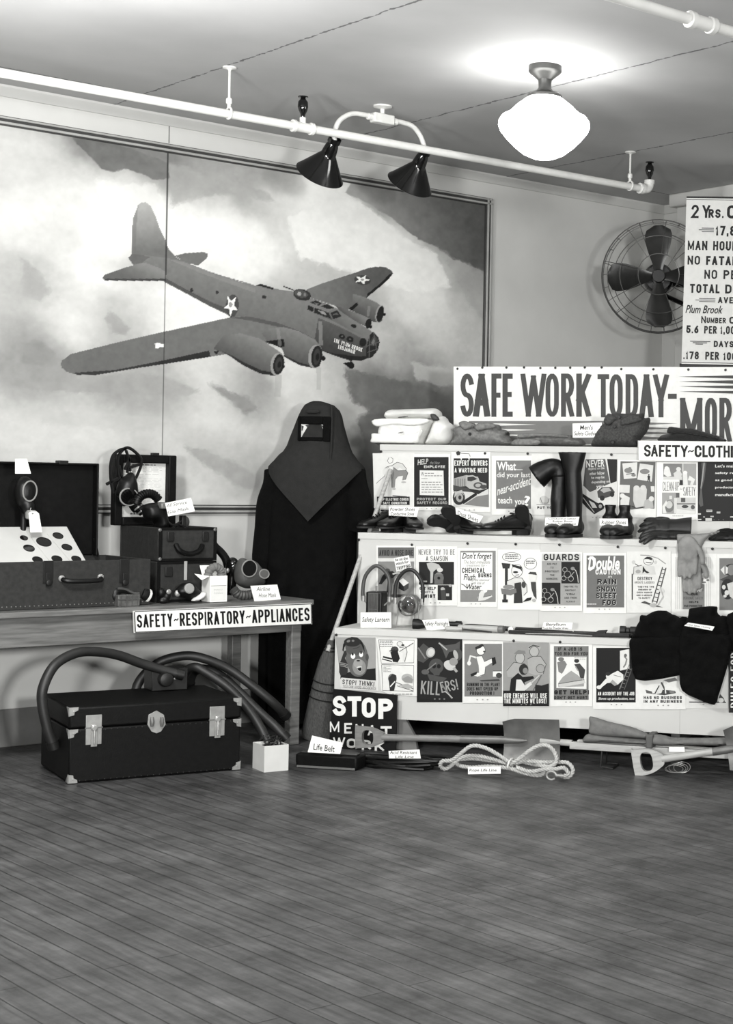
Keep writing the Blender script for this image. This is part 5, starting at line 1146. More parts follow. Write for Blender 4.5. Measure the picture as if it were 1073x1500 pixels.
shoe('small black shoe lying on its side, left of the dust shoes card', 648, .15, R_(-112), R_(-12), R_(40), .05, .8)
shoe('black shoe with its sole to the front, below the dust shoes card', 665, .14, R_(-104), R_(-34), R_(18), .075, .85)
shoe('black shoe toe to the right, below the right end of a tilted card', 691, .12, R_(-48), sc=.95)
shoe('black shoe toe to the left, in front of the grey accident poster', 737, .12, R_(-140), 0, 0, .02, 1.0)
shoe('black shoe standing on its heel with the toe up, left of the tall boots', 766, .14, R_(-86), R_(-40), 0, .085, .8)
# ---- boots
def boot(label, px, ds, yaw, h_, top_w, fold=None, grp=None, sc=1.0, name='rubber_boot', flare=1.0, lean=0):
    t = on_shelf(name, label, 'boot', px, 1, ds, grp, rz=yaw)
    mb = MB(); n = 20
    def ring(x, y, z, rx, ry): return [Vector((x+rx*math.cos(a), y+ry*math.sin(a), z)) for a in (2*PI*i/n for i in range(n))]
    mb.loft([ring(0, 0, .02, .045, .055), ring(0, 0, .06, .044, .05), ring(lean*.1, 0, .12, .042, .045), ring(lean*.3, 0, h_*.45+.03, .047, .048), ring(lean*.7, 0, h_*.75, top_w*.8, top_w*.75), ring(lean, 0, h_, top_w*flare, top_w*.8), ring(lean, 0, h_-.004, top_w*flare-.012, top_w*.8-.012), ring(lean*.8, 0, h_*.8, top_w*.7, top_w*.6)], c1=True)
    rings = []
    for y, w_, hh in ((.06, .025, .06), (.045, .043, .085), (0, .046, .10), (-.06, .042, .085), (-.11, .047, .066), (-.15, .05, .058), (-.185, .042, .05), (-.205, .02, .036)):
        rings.append([Vector((w_*math.cos(a), y, .012+hh/2+(hh/2)*math.sin(a))) for a in (2*PI*i/n for i in range(n))])
    mb.loft(rings); mb.remesh('boot_body', M_black, .0075, t, sm=3)
    so = MB(); q = [(.05*math.copysign(abs(math.cos(a))**.8, math.cos(a)), -.07+.142*math.sin(a)) for a in (2*PI*i/28 for i in range(28))]
    so.add([(x, y, 0) for x, y in q]+[(x, y, .018) for x, y in q], [tuple(range(27, -1, -1)), tuple(range(28, 56))]+[(i, (i+1) % 28, (i+1) % 28+28, i+28) for i in range(28)]); so.build('boot_sole', M_sole, t)
    if fold:
        f_ = MB(); f_.tube(bez([(0, 0, h_-.05), (-.004, 0, h_-.005), (-.03, -.01, h_+.008), (-.075, -.015, h_-.012), (-.125, -.02, h_-.05)], 5), [.046]*5+[.047]*5+[.05, .052, .054, .056, .058]+[.061, .064, .067, .069, .071]+[.072], 16, cap=True)
        f_.remesh('folded_top', M_black, .009, t, sm=2)
    t.scale = (sc,)*3
    return t
boot('tall black rubber boot with its top folded over to the left', 817, .16, R_(4), .375, .05, -1, 'tall rubber boots')
boot('tall black rubber boot standing with a flared open top', 841, .14, R_(-6), .47, .058, None, 'tall rubber boots', 1.0, 'rubber_boot', 1.45, -.022)
boot('short black rubber boot, left one behind the rubber shoes card', 893, .14, R_(10), .185, .033, None, 'short rubber boots')
boot('short black rubber boot, right one behind the rubber shoes card', 914, .14, R_(-6), .185, .036, None, 'short rubber boots')
# ---- gloves
def glove_mb(curl=.25, spread=.1, cuff=.0, thick=1.0):
    """hand along -z (fingers down), palm in x-z; wrist at the origin"""
    mb = MB()
    mb.ell((0, 0, -.045), (.052, .020*thick, .065), 16)
    mb.ell((0, 0, -.075), (.050, .019*thick, .045), 16)
    for i, (x, l, sp) in enumerate(((-.036, .078, -1), (-.012, .090, -.3), (.013, .085, .3), (.037, .066, 1))):
        a = sp*spread; pts = []; p = Vector((x, 0, -.095)); d_ = Vector((math.sin(a), 0, -math.cos(a)))
        for k in range(7):
            pts.append(p.copy()); p = p+d_*(l/6); d_ = (d_+Vector((0, -curl*.28, 0))).normalized()
        mb.tube(pts, [.0145, .0145, .014, .014, .0135, .0125, .009], 10); mb.ell(tuple(pts[-1]), (.010,)*3, 8)
    p = [(.040, 0, -.03), (.062, -.012, -.055), (.074, -.022, -.082), (.076, -.03, -.105)]
    mb.tube(bez(p, 4), .0145, 10); mb.ell(p[-1], (.0135,)*3, 8)
    return mb
def cuff_mb(l=.09, w0=.045, w1=.06, d0=.02, d1=.03):
    mb = MB(); n = 20; rg = [[Vector((a*math.cos(q), b*math.sin(q), z)) for q in (2*PI*i/n for i in range(n))] for a, b, z in ((w0, d0, -.02), (w0*1.02, d0, .01), ((w0+w1)/2, (d0+d1)/2, l*.55), (w1, d1, l), (w1-.004, d1-.004, l-.002), (w0*.9, d0*.8, .0))]
    return mb.loft(rg)
M_dglove = mat('dark_rubber_glove', 30, .5, .3, 20, .1, 60)
def glove(label, M, m_, curl, spread, sc=1.0, cuff=True, grp='work gloves on the middle shelf', name='work_glove'):
    t = thing(name, label, 'glove', (0, 0, 0), 0, grp)
    glove_mb(curl, spread).remesh('hand', m_, .0055, t, sm=3)
    if cuff: cuff_mb().build('cuff', m_, t, smooth=60)
    t.matrix_world = M @ Matrix.Scale(sc, 4); return t
def stand_M(px, py, s_): u, z = at_d(px, py, s_); return Matrix.Translation(DP(u, s_, z)) @ rotZ(DR)
zs = SH[1][1]
def shelf_M(px, s_, dz): u = at_d(px, 780, s_)[0]; return Matrix.Translation(DP(u, s_, zs+dz)) @ rotZ(DR)
LIE = Matrix(((0, 0, 1, 0), (1, 0, 0, 0), (0, 1, 0, 0), (0, 0, 0, 1)))   # hand flat on its palm, fingers to the left
glove('dark rubber glove lying underneath, fingers to the left beside the short boots', shelf_M(984, .36, .028) @ rotZ(R_(22)) @ rotX(R_(18)) @ LIE, M_dglove, .6, .42, 1.0)
glove('dark rubber glove lying on top of another, cuff to the right', shelf_M(986, .40, .078) @ rotZ(R_(8)) @ rotX(R_(38)) @ LIE, M_dglove, .5, .34, 1.05)
glove('pale leather glove hanging over the shelf edge in front', stand_M(1007, 790, .262) @ rotX(R_(3)), M_glove, .25, .02, 1.12, False)
glove('pale leather glove hanging lowest, behind the other pale glove', stand_M(1011, 813, .285) @ rotY(R_(-4)), M_glove, .2, .0, 1.1, False)
t = on_shelf('glove_gauntlet', 'pale gauntlet cuff lying on the shelf edge above the hanging pale gloves', 'glove', 1010, 1, -.01)
MB().puff(sm(outl(t, c9, [(764,70),(766,48),(800,46),(930,42),(990,28),(986,40),(930,66),(900,112),(890,140),(780,140),(768,110)], .25), 4), .022, .03, rad=.03, step=.007, wr=.004, seed=3).build('cuff_leather', M_glove, t, smooth=60)
glove('black rubber glove at the right end of the middle shelf, fingers to the left', shelf_M(1096, .40, .035) @ rotX(R_(25)) @ LIE, M_black, .3, .05, 1.15)

# ---- lanterns and tools on the lower shelf
def lantern(label, px, ds, M_h):
    t = on_shelf('safety_lantern', label, 'lantern', px, 0, ds, 'safety lanterns'); return t
k = kpx(560, .2)*.15377                                # metres per unit of the lantern view
t = lantern('box shaped safety lantern with a grilled window and a grey arched handle', 550.5, .17, None)
w_ = 80*k; hh = 330*k
MB().box(-w_, -.04, 0, w_, .05, hh).build('case', M_iron, t, bev=.008)
g = MB()
for i in range(7): x = -w_*.55+i*w_*.185; g.tube([(x, -.046, .02), (x, -.046, hh*.96)], .0022, 6)
for z in (.02, hh*.5, hh*.96): g.tube([(-w_*.6, -.046, z), (w_*.6, -.046, z)], .0028, 6)
g.build('wire_grille', M_steel, t)
MB().box(-w_*.6, -.043, .02, w_*.6, -.039, hh*.95).build('glass_window', mat('dark_lens_glass', 90, .08, .3, 20), t)
for sx in (-1, 1): MB().lathe([(.004, 0), (.012, .002), (.013, .012), (.005, .016)], 12, 0, tr(sx*w_, 0, hh*.35) @ rotY(sx*PI/2)).build('knob', M_iron, t)
MB().tube([(0, 0, hh), (0, 0, hh+.03)], .006, 8).build('top_stud', M_steel, t)
ax = 135*k
MB().tube(bez([(-ax*1.0, 0, 250*k), (-ax*1.02, 0, 350*k), (-ax*.85, 0, 470*k), (-ax*.3, 0, 560*k), (ax*.2, 0, 565*k), (ax*.8, 0, 490*k), (ax*1.0, 0, 380*k), (ax*.95, 0, 255*k)], 8), .0105, 12).build('arched_handle', M_greyrub, t)
e = MB()
for sx in (-1, 1): e.tube([(sx*ax*.98, 0, 285*k), (sx*ax*.97, 0, 235*k)], .0115, 12).tube([(sx*ax*.97, 0, 245*k), (sx*w_, 0, 200*k)], .004, 6)
e.build('handle_clip', M_nickel, t)
t = lantern('round lensed safety lantern on a wire stand with a dark arched handle', 598, .15, None)
R0 = 100*k; zc = 215*k
MB().lathe([(R0*.98, -.02), (R0*1.04, -.016), (R0*1.04, .0), (R0*.96, .05), (R0*.6, .085), (.01, .095)], 32, 0, tr(0, 0, zc) @ rotX(-PI/2)).build('lamp_housing', M_steel, t)
refl = MB(); refl.lathe([(R0*.97, -.015), (R0*.8, .02), (R0*.45, .05), (.006, .062)], 32, 0, tr(0, 0, zc) @ rotX(-PI/2), cap=False); refl.build('reflector', mat('silvered_reflector', 235, .4, .25, 40, .6, 30, metal=.6), t)
gl = bpy.data.materials.new('clear_lens'); gl.use_nodes = True; gb = gl.node_tree.nodes['Principled BSDF']; gb.inputs['Transmission Weight'].default_value = 1; gb.inputs['Roughness'].default_value = .03; gb.inputs['IOR'].default_value = 1.45
MB().lathe([(R0*.97, -.017), (R0*.85, -.028), (R0*.5, -.040), (.004, -.045), (.004, -.040), (R0*.5, -.035), (R0*.85, -.023)], 32, 0, tr(0, 0, zc) @ rotX(-PI/2)).build('lens', gl, t)
MB().ell((0, .03, zc), (.016, .016, .016), 12).build('bulb', M_nickel, t)
s1 = MB()
for sx in (-1, 1): s1.tube([(sx*R0*1.02, 0, zc+.02), (sx*R0*1.05, -.01, zc-.08), (sx*R0*1.12, -.02, .004)], .003, 6)
s1.tube([(-R0*1.12, -.02, .004), (R0*1.12, -.02, .004)], .003, 6).tube([(0, .09, zc), (0, .10, .004)], .003, 6).tube([(-R0*1.12, -.02, .004), (0, .10, .004), (R0*1.12, -.02, .004)], .003, 6)
s1.build('wire_stand', M_nickel, t)
MB().tube(bez([(-ax*1.0, 0, 240*k), (-ax*1.02, 0, 350*k), (-ax*.85, 0, 450*k), (-ax*.3, 0, 535*k), (ax*.3, 0, 540*k), (ax*.85, 0, 460*k), (ax*1.03, 0, 360*k), (ax*1.0, 0, 230*k)], 8), .0105, 12).build('arched_handle', M_hose, t)
e = MB()
for sx in (-1, 1): e.tube([(sx*ax*.99, 0, 280*k), (sx*ax*.99, 0, 222*k)], .0115, 12).tube([(sx*ax*.99, 0, 230*k), (sx*R0, 0, zc)], .004, 6)
e.build('handle_clip', M_nickel, t)
def lie(name, label, cat, px0, px1, ds0, ds1, r, grp=None):
    """root of a long thing lying on the lower shelf from px0 to px1; local x along it"""
    a = DP(at_d(px0, 915, ds0)[0], ds0, SH[0][1]+r); b = DP(at_d(px1, 915, ds1)[0], ds1, SH[0][1]+r)
    t = thing(name, label, cat, a, math.atan2((b-a).y, (b-a).x), grp); return t, (b-a).length
XR = rotY(PI/2)
t, L_ = lie('flashlight', 'black safety flashlight lying with its lens to the left', 'flashlight', 604, 677, .10, .16, .026)
MB().lathe([(.024, 0), (.028, .002), (.029, .03), (.024, .045), (.018, .075), (.0175, L_*.85), (.021, L_*.88), (.02, L_*.98), (.012, L_)], 24, 0, XR).build('barrel', M_black, t)
MB().lathe([(.0205, -.001), (.0205, .002), (.004, .012)], 20, 0, XR).build('lens', M_nickel, t)
MB().box(.09, -.006, .016, .125, .006, .022).build('switch', M_black_en, t, bev=.002)
GT = 'non sparking hand tools on the lower shelf'
t, L_ = lie('screwdriver', 'dark screwdriver with a stubby wooden grip under the flashlight card', 'tool', 652, 720, .045, .05, .014, GT)
MB().lathe([(.008, 0), (.0135, .006), (.0135, .07), (.010, .085), (.011, .095)], 16, 0, XR).build('grip', M_wood_pale, t); MB().tube([(.09, 0, 0), (L_*.9, 0, -.008), (L_, 0, -.010)], [.004, .004, .003], 8).build('blade', M_iron, t)
t, L_ = lie('wooden_mallet', 'pale cylindrical wooden handled mallet with a round end cap', 'tool', 671, 738, .085, .06, .018, GT)
MB().lathe([(.012, 0), (.0165, .004), (.0175, L_*.5), (.0165, L_*.92)], 18, 0, XR).build('handle', M_wood_pale, t); MB().lathe([(.017, L_*.88), (.0215, L_*.9), (.0215, L_*.985), (.018, L_)], 18, 0, XR).build('end_cap', M_steel, t)
t, L_ = lie('pry_bar', 'long dark pry bar lying behind the wooden mallet', 'tool', 680, 800, .20, .16, .013, GT)
MB().tube(bez([(0, 0, .0), (.05, 0, .004), (L_*.5, 0, 0), (L_*.9, 0, 0), (L_, 0, .012)], 6), [.013]*13+[.012]*11+[.006], 8).build('bar', M_iron, t)
t, L_ = lie('ball_pein_hammer', 'dark hammer with a pale round face beside the mallet', 'tool', 752, 838, .10, .06, .018, GT)
MB().tube([(0, 0, 0), (L_, 0, -.004)], [.009, .011], 10).build('handle', M_iron, t); MB().lathe([(.012, -.03), (.0155, -.028), (.0155, -.02), (.010, -.012), (.012, .02), (.008, .03)], 16, 0, tr(.0, -.012, .002) @ rotX(-PI/2)).build('hammer_head', mat('pale_bronze', 215, .35, .1, 12), t)
t, L_ = lie('pipe_wrench', 'long black pipe wrench lying along the front of the lower shelf', 'tool', 745, 922, .03, .055, .012, GT)
MB().box(0, -.012, -.010, L_*.72, .012, .008).build('handle', M_iron, t, bev=.004)
jw = MB(); jw.prism([(L_*.68, -.011), (L_*.74, .022), (L_*.82, .026), (L_*.80, .008), (L_, .012), (L_*1.0, -.006), (L_*.8, -.011)], -.014, .014); jw.build('jaw', M_iron, t, bev=.003)
MB().tube([(L_*.15, -.02, -.006), (L_*.45, -.024, -.002), (L_*.7, -.018, -.006)], [.004, .007, .004], 8).build('spring', M_steel, t)
t, L_ = lie('pliers', 'black long handled pliers lying behind the pipe wrench', 'tool', 838, 925, .10, .09, .012, GT)
MB().tube(bez([(0, -.03, 0), (L_*.35, -.022, 0), (L_*.65, .004, 0), (L_, .012, 0)], 6), .008, 8).build('handle', M_iron, t); MB().tube(bez([(0, .03, 0), (L_*.35, .022, 0), (L_*.65, -.004, 0), (L_, -.012, 0)], 6), .008, 8).build('handle', M_iron, t)
t, L_ = lie('sledge_head', 'round faced mallet head with a pale face in front of the black garments', 'tool', 908, 940, .17, .18, .026, GT)
MB().lathe([(.022, -.002), (.0255, 0), (.0255, .028), (.018, .034), (.018, .05), (.024, .056), (.024, .10), (.02, .105)], 22, 0, XR).build('head', M_iron, t); MB().lathe([(.0235, -.005), (.0235, .0), (.01, .001)], 22, 0, XR).build('pale_face', mat('rawhide', 205, .6, .1, 20), t)
MB().tube([(.05, 0, .0), (.055, .11, -.004)], .01, 8).build('handle', M_wood_dark, t)

# ---- black garments over the lower tier
def garment(label, px, s_, top, hang, seed):
    t = thing('rubber_garment', label, 'clothing', DP(at_d(px, 940, s_)[0], s_, SH[0][1]), DR, 'black garments draped over the lower tier')
    if top: MB().puff(sm(outl(t, c5, top, s_+.03, .002), 2), .05, .16, rad=.03, step=.010, wr=.016, wf=18, seed=seed).build('folded_top', M_blackcloth, t, smooth=70, M=tr(0, .03, 0))
    MB().puff(sm(outl(t, c5, hang, s_), 2), .03, .012, rad=.016, step=.010, wr=.014, wf=14, seed=seed+2).build('hanging_panel', M_blackcloth, t, smooth=70)
    return t
garment('black garment with a square hem draped over the lower tier, left of the strip card', 960, -.022, [(590,196),(604,160),(618,118),(632,96),(634,72),(650,66),(660,72),(690,54),(720,46),(748,48),(764,62),(790,70),(812,84),(836,74),(850,92),(866,120),(852,196)], [(583,205),(600,172),(700,165),(850,165),(870,230),(858,340),(820,352),(760,364),(700,374),(616,372),(594,300),(590,240)], 21)
garment('black garment with a pointed hem hanging lowest, under the strip card', 1030, -.055, [(840,196),(838,120),(850,98),(862,72),(866,40),(886,34),(930,28),(984,26),(992,44),(990,64),(1010,76),(1024,68),(1044,86),(1060,196)], [(818,176),(850,150),(960,150),(1062,160),(1066,230),(1050,300),(1020,400),(1004,450),(985,492),(900,462),(832,424),(820,352),(822,260)], 25)
garment('black garment lying at the far right of the lower tier', 1085, -.03, [(1035,196),(1040,80),(1062,58),(1100,50),(1200,70),(1220,196)], [(1040,170),(1220,170),(1220,262),(1130,256),(1062,236)], 29)
# ------------------------------------------------------------------ the table and what stands on it
class WSheet(PSheet):
    """a sheet parallel to the mural wall, measured off a view, in the plane Y"""
    def __init__(s, Y, crop, quad, tone, thick=.0015):
        s.c = crop; s.Y = Y; s.mb = MB(); s.mats = []; s.k = 0; s.t = thick
        p = on_y(crop[0]+quad[0][0]*crop[2], crop[1]+quad[0][1]*crop[2], Y); s.u0, s.z0 = p.x, p.z
        s.mb.prism([s.xz(*p) for p in quad][::-1], 0, thick, s.mi(tone))
    def xz(s, x, y): p = on_y(s.c[0]+x*s.c[2], s.c[1]+y*s.c[2], s.Y); return (p.x-s.u0, p.z-s.z0)
    def out(s, name, label, cat, group=None):
        o = s.mb.build(name, s.mats, None, smooth=0); tag(o, label, cat, group); return place(o, (s.u0, s.Y, s.z0))
TZ = .785
def px_y(px, py, Y): p = on_y(px, py, Y); return p.x, p.z
t = thing('display_table', 'long wooden table below the mural carrying the breathing masks and cases', 'table', (4.81, 7.60, 0))
MB().box(-2.5, 0, .755, 0, .74, TZ).build('tabletop', M_wood, t, bev=.006)
MB().box(-2.42, .035, .613, -.055, .06, .755).box(-2.42, .68, .613, -.055, .705, .755).box(-.12, .06, .613, -.095, .68, .755).box(-2.42, .06, .613, -2.395, .68, .755).build('apron', M_wood, t, bev=.003)
for x in (-.12, -2.44):
    for y in (.028, .655): MB().box(x, y, 0, x+.058, y+.058, .755).build('leg', M_wood, t, bev=.004)
c2 = (30, 880, .41938); c1 = (30, 640, .34483); cU = (150, 770, .24231); cM = (160, 650, .15843); cH = (30, 670, .13048)
s = WSheet(7.588, c2, [(395,36), (1016,8), (1018,82), (398,112)], 234, .012)
s.line([(398,40),(401,108)], 4, 40); s.line([(398,38),(1014,11)], 3, 60); s.line([(400,110),(1016,81)], 3, 60); s.line([(1014,11),(1016,80)], 3, 60)
s.caps_on('SAFETY~RESPIRATORY~APPLIANCES', (405,49), (1008,24), 46, 20, .37, .22)
s.out('table_sign', 'white SAFETY RESPIRATORY APPLIANCES sign on the front edge of the table', 'sign')
GC2 = 'cases on the table'
# big open case at left
Yf = 7.70
xr, zt = px_y(221, 819, Yf); x0 = 2.86; h_ = zt-TZ
t = thing('test_case', 'large black open case with upright lid at the left end of the table', 'case', (x0, Yf, TZ), 0, GC2)
W_ = xr-x0; D_ = .50; th = .012
b_ = MB(); b_.box(0, 0, 0, W_, th, h_).box(0, D_-th, 0, W_, D_, h_).box(0, th, 0, th, D_-th, h_).box(W_-th, th, 0, W_, D_-th, h_).box(th, th, 0, W_-th, D_-th, .012)
b_.build('case_body', M_leather_br, t, bev=.005)
MB().box(.02, .02, h_-.035, W_-.02, D_-.02, h_-.028).build('inner_tray', M_leather, t)
Yl = Yf+D_-.01
xl, zl = px_y(139, 679, Yl); 
lid = MB(); lx = xl-x0; lz = zl-TZ
lid.box(0, D_-.012, h_, lx, D_+.0, lz).box(0, D_-.065, h_, .012, D_-.012, lz).box(lx-.012, D_-.065, h_, lx, D_-.012, lz).box(.012, D_-.065, lz-.012, lx-.012, D_-.012, lz)
lid.build('lid', M_leather, t, bev=.006)
MB().box(lx-.22, D_-.07, lz-.01, lx-.17, D_-.02, lz+.012).build('lid_catch', M_iron, t, bev=.003)
MB().tube([(lx-.01, D_-.04, lz*.45), (W_-.06, D_-.03, h_-.005)], .007, 6).build('lid_stay', M_iron, t)
for px in (70, 181.5):
    x, z = px_y(px, 845, Yf); x -= x0; z -= TZ
    m_ = MB(); m_.box(x-.025, -.006, z-.03, x+.025, 0, h_+.003).box(x-.012, -.013, z-.045, x+.012, -.004, z+.02); m_.lathe([(.014, 0), (.016, .003), (.015, .008), (.008, .010)], 14, 0, tr(x, -.012, z-.028) @ rotX(PI/2)); m_.build('latch', M_iron, t, bev=.002)
xa, za = px_y(90, 845, Yf); xb, zb = px_y(147, 843, Yf)
hd = MB(); hd.tube(bez([(xa-x0, -.005, za-TZ-.01), (xa-x0+.03, -.035, za-TZ-.02), (xb-x0-.03, -.035, zb-TZ-.022), (xb-x0, -.005, zb-TZ-.012)], 6), .012, 8); hd.build('handle', M_black, t)
for q in ((xa, za), (xb, zb)): MB().lathe([(.016, 0), (.016, .006), (.008, .014)], 12, 0, tr(q[0]-x0, 0, q[1]-TZ-.008) @ rotX(PI/2)).build('handle_mount', M_nickel, t)
rv = MB()
for i in range(46): rv.lathe([(.0035, 0), (.003, .002), (.001, .003)], 6, 0, tr(.02+i*(W_-.04)/45, 0, .018) @ rotX(PI/2))
rv.build('rivet_row', M_steel, t)
# white panel with round openings, resting in the case
Yb = Yf+.12
xb, zb = px_y(127, 823, Yb); xt, ztp = px_y(87.5, 771, Yb+.235)
t = thing('gauge_panel', 'white sloping panel with round dark openings, resting in the open case', 'panel', (xb, Yb, zb))
ang = math.atan2(ztp-zb, .235); Lp = math.hypot(ztp-zb, .235); R = rotX(ang)
MB().box(-.55, 0, -.012, 0, Lp, 0).build('panel_board', mat('panel_white', 190, .5, .05, 8), t, bev=.004, M=R)
def on_panel(px, py):
    n = Vector((0, -math.sin(ang), math.cos(ang))); p = hit(px, py, n, n.dot(t.location)); q = R.inverted() @ (p-t.location); return q.x, q.y
for cx_, cy_, rx in ((262,950,.038),(420,880,.027),(520,1010,.027),(95,1020,.028),(190,1150,.026),(408,1140,.027),(625,1140,.025),(38,905,.020)):
    x, y = on_panel(30+cx_*.13048, 670+cy_*.13048)
    MB().lathe([(rx, 0), (rx, .0015), (rx*.9, .002), (rx*.88, .0006), (.001, .0006)], 24, 0, R @ tr(x, y, 0)).build('round_opening', M_black_en, t)
gr = MB()
for a, b in (((60,830),(330,1170)), ((300,860),(560,1170))):
    p = on_panel(30+a[0]*.13048, 670+a[1]*.13048); q = on_panel(30+b[0]*.13048, 670+b[1]*.13048); gr.tube([R @ Vector((p[0], p[1], .0005)), R @ Vector((q[0], q[1], .0005))], .0015, 5)
gr.build('scored_line', mat('scored_grey', 175, .6), t)
# mask with a tag at the picture's left edge
def ybox(name, label, cat, px, Y, z=TZ, group=None, rz=0): return thing(name, label, cat, (on_y(px, 850, Y).x, Y, z), rz, group)
Ym = Yf+.33; xm, zm = px_y(36, 722, Ym)
t = thing('breathing_mask', 'black mask with a bright metal rim standing above the white panel at the left edge', 'mask', (xm, Ym, h_+TZ-.028))
zz = zm-(h_+TZ-.028)
m_ = MB(); m_.ell((0, 0, zz), (.055, .05, .085), 16).ell((.01, -.02, zz-.07), (.035, .035, .04), 14).tube([(0, .01, 0), (0, .01, zz)], .016, 8); m_.remesh('facepiece', M_black, .007, t)
MB().tube([(.035*math.cos(a)+.005, -.052-.004*math.sin(a), zz+.01+.05*math.sin(a)) for a in (2*PI*i/24 for i in range(24))], .004, 6, loop=True).build('lens_rim', M_nickel, t)
MB().lathe([(.02, 0), (.028, .005), (.03, .03), (.02, .045)], 16, 0, tr(.01, -.06, zz-.13)).build('valve', M_nickel, t)
s = WSheet(Ym-.09, cH, [(90,625),(118,608),(180,608),(208,630),(243,838),(112,843)], 236, .001)
s.ell(136, 632, 10, 8, 40); s.line([(118,565),(110,585),(122,612),(134,630)], 6, 200)
s.out('hanging_tag', 'blank white tag hanging over the white panel at the left edge', 'tag', GK)
s = WSheet(Ym-.12, cH, [(-60,15),(72,15),(118,182),(-60,182)], 236, .001); s.out('name_card', 'white card cut by the left edge of the picture, above the black mask', 'card', GK)

# closed lower case and open upper case with the lined lid
Yc = 7.80
xa, za = px_y(230, 823, Yc); xb, zb = px_y(316.5, 824, Yc)
t = thing('mask_case', 'brown closed case with a pale strap at the bottom of the small stack', 'case', (xa, Yc, TZ), 0, GC2)
W_ = xb-xa; hB = za-TZ; D_ = .44
MB().box(0, 0, 0, W_, D_, hB).build('case_body', M_leather_br, t, bev=.006)
ed = MB()
for x in (0, W_-.018): ed.box(x, -.003, 0, x+.018, 0, hB)
ed.box(.018, -.003, hB-.014, W_-.018, 0, hB).box(.018, -.003, 0, W_-.018, 0, .014); ed.build('edge_binding', M_leather, t)
x, z = px_y(271, 840, Yc); MB().box(x-xa-.009, -.006, z-TZ-.035, x-xa+.009, -.003, hB).build('pale_strap', mat('webbing', 165, .8), t, bev=.002)
x, z = px_y(246, 836, Yc); MB().box(x-xa-.02, -.012, z-TZ-.03, x-xa+.02, -.003, z-TZ+.02).build('latch', M_iron, t, bev=.003)
zB = TZ+hB+.002
xa, za = px_y(233, 773, Yc); xb, zb = px_y(317.5, 774, Yc)
t = thing('mask_case', 'brown open case with a curved handle, its papered lid standing up', 'case', (xa, Yc, zB), 0, GC2)
W_ = xb-xa; hA = za-zB; th = .012
b_ = MB(); b_.box(0, 0, 0, W_, th, hA).box(0, D_-th, 0, W_, D_, hA).box(0, th, 0, th, D_-th, hA).box(W_-th, th, 0, W_, D_-th, hA).box(th, th, 0, W_-th, D_-th, .012).box(th, th, hA-.05, W_-th, D_-th, hA-.042)
b_.build('case_body', M_leather_br, t, bev=.005)
ed = MB()
for x in (0, W_-.018): ed.box(x, -.003, 0, x+.018, 0, hA)
ed.box(.018, -.003, hA-.014, W_-.018, 0, hA).box(.018, -.003, 0, W_-.018, 0, .014); ed.build('edge_binding', M_leather, t)
for px in (249, 300): x, z = px_y(px, 787, Yc); MB().box(x-xa-.018, -.010, z-zB-.022, x-xa+.018, -.003, z-zB+.03).build('handle_mount', M_iron, t, bev=.003)
hp = [px_y(150+a*.24231, 770+b*.24231, Yc) for a, b in ((435,110),(445,145),(480,165),(525,168),(570,150),(598,115))]
MB().tube(bez([(p[0]-xa, -.03 if 0 < i < 5 else -.012, p[1]-zB) for i, p in enumerate(hp)], 6), [.009]+[.0135]*29+[.009], 10).build('handle', M_leather, t)
for q in ((.004, hA-.012), (.006, .012), (W_-.012, hA-.012)): MB().ell((q[0], -.002, q[1]), (.010, .006, .010), 10).build('corner_cap', M_steel, t)
Yd = Yc+D_-.02
lq = [px_y(160+a*.15843, 650+b*.15843, Yd) for a, b in ((32,95),(598,95),(600,760),(62,800))]
lx0, lx1 = lq[0][0]-xa, lq[1][0]-xa; lz1 = lq[0][1]-zB; lz0 = max(hA, min(lq[3][1], lq[2][1])-zB)
f_ = MB(); bw = .045; y0, y1 = D_-.055, D_
f_.box(lx0, y0, lz0, lx0+bw, y1, lz1).box(lx1-bw, y0, lz0, lx1, y1, lz1).box(lx0+bw, y0, lz1-bw, lx1-bw, y1, lz1).box(lx0+bw, y0, lz0, lx1-bw, y1, lz0+bw).box(lx0+bw, y1-.012, lz0+bw, lx1-bw, y1, lz1-bw)
f_.build('lid', M_leather, t, bev=.008)
ps = Sheet((0, 0, 100, 130), lx1-lx0-2*bw, lz1-lz0-2*bw, 222, .001)
ps.greek(26, 3, 78, 6, 1, 70, .7); ps.greek(8, 10, 92, 30, 6, 165, .3); ps.greek(8, 34, 92, 110, 22, 190, .3); ps.greek(24, 121, 62, 126, 1, 70, .7)
o = ps.out('instruction_sheet', parent=t); o.location = (lx0+bw, D_-.0135, lz1-bw)
MB().box((lx0+lx1)/2+.03, y0-.006, lz1-.004, (lx0+lx1)/2+.07, y0+.02, lz1+.012).build('lid_catch', M_iron, t, bev=.002)

# gas mask hanging on the lid, with straps
def yout(t, crop, pts, Y): return [(lambda p: (p[0]-t.location.x, p[1]-t.location.z))(px_y(crop[0]+a*crop[2], crop[1]+b*crop[2], Y)) for a, b in pts]
def ypath(t, crop, pts, Y, dy=0, n=6): return bez([(x, (dy[i] if isinstance(dy, (list, tuple)) else dy), z) for i, (x, z) in enumerate(yout(t, crop, pts, Y))], n)
Yg = Yc+D_-.16
p0 = px_y(160+180*.15843, 650+600*.15843, Yg)
t = thing('gas_mask', 'black strapped gas mask hanging over the papered lid of the open case', 'mask', (p0[0], Yg, p0[1]))
MB().puff(sm(yout(t, cM, [(100,330),(140,300),(180,265),(215,270),(240,330),(255,400),(262,480),(292,545),(290,590),(235,640),(190,600),(180,560),(140,580),(110,560),(90,500),(60,470),(72,400)], Yg), 4), .055, .04, rad=.05, step=.008, wr=.003, seed=5).build('facepiece', M_black, t, smooth=60)
st_ = MB()
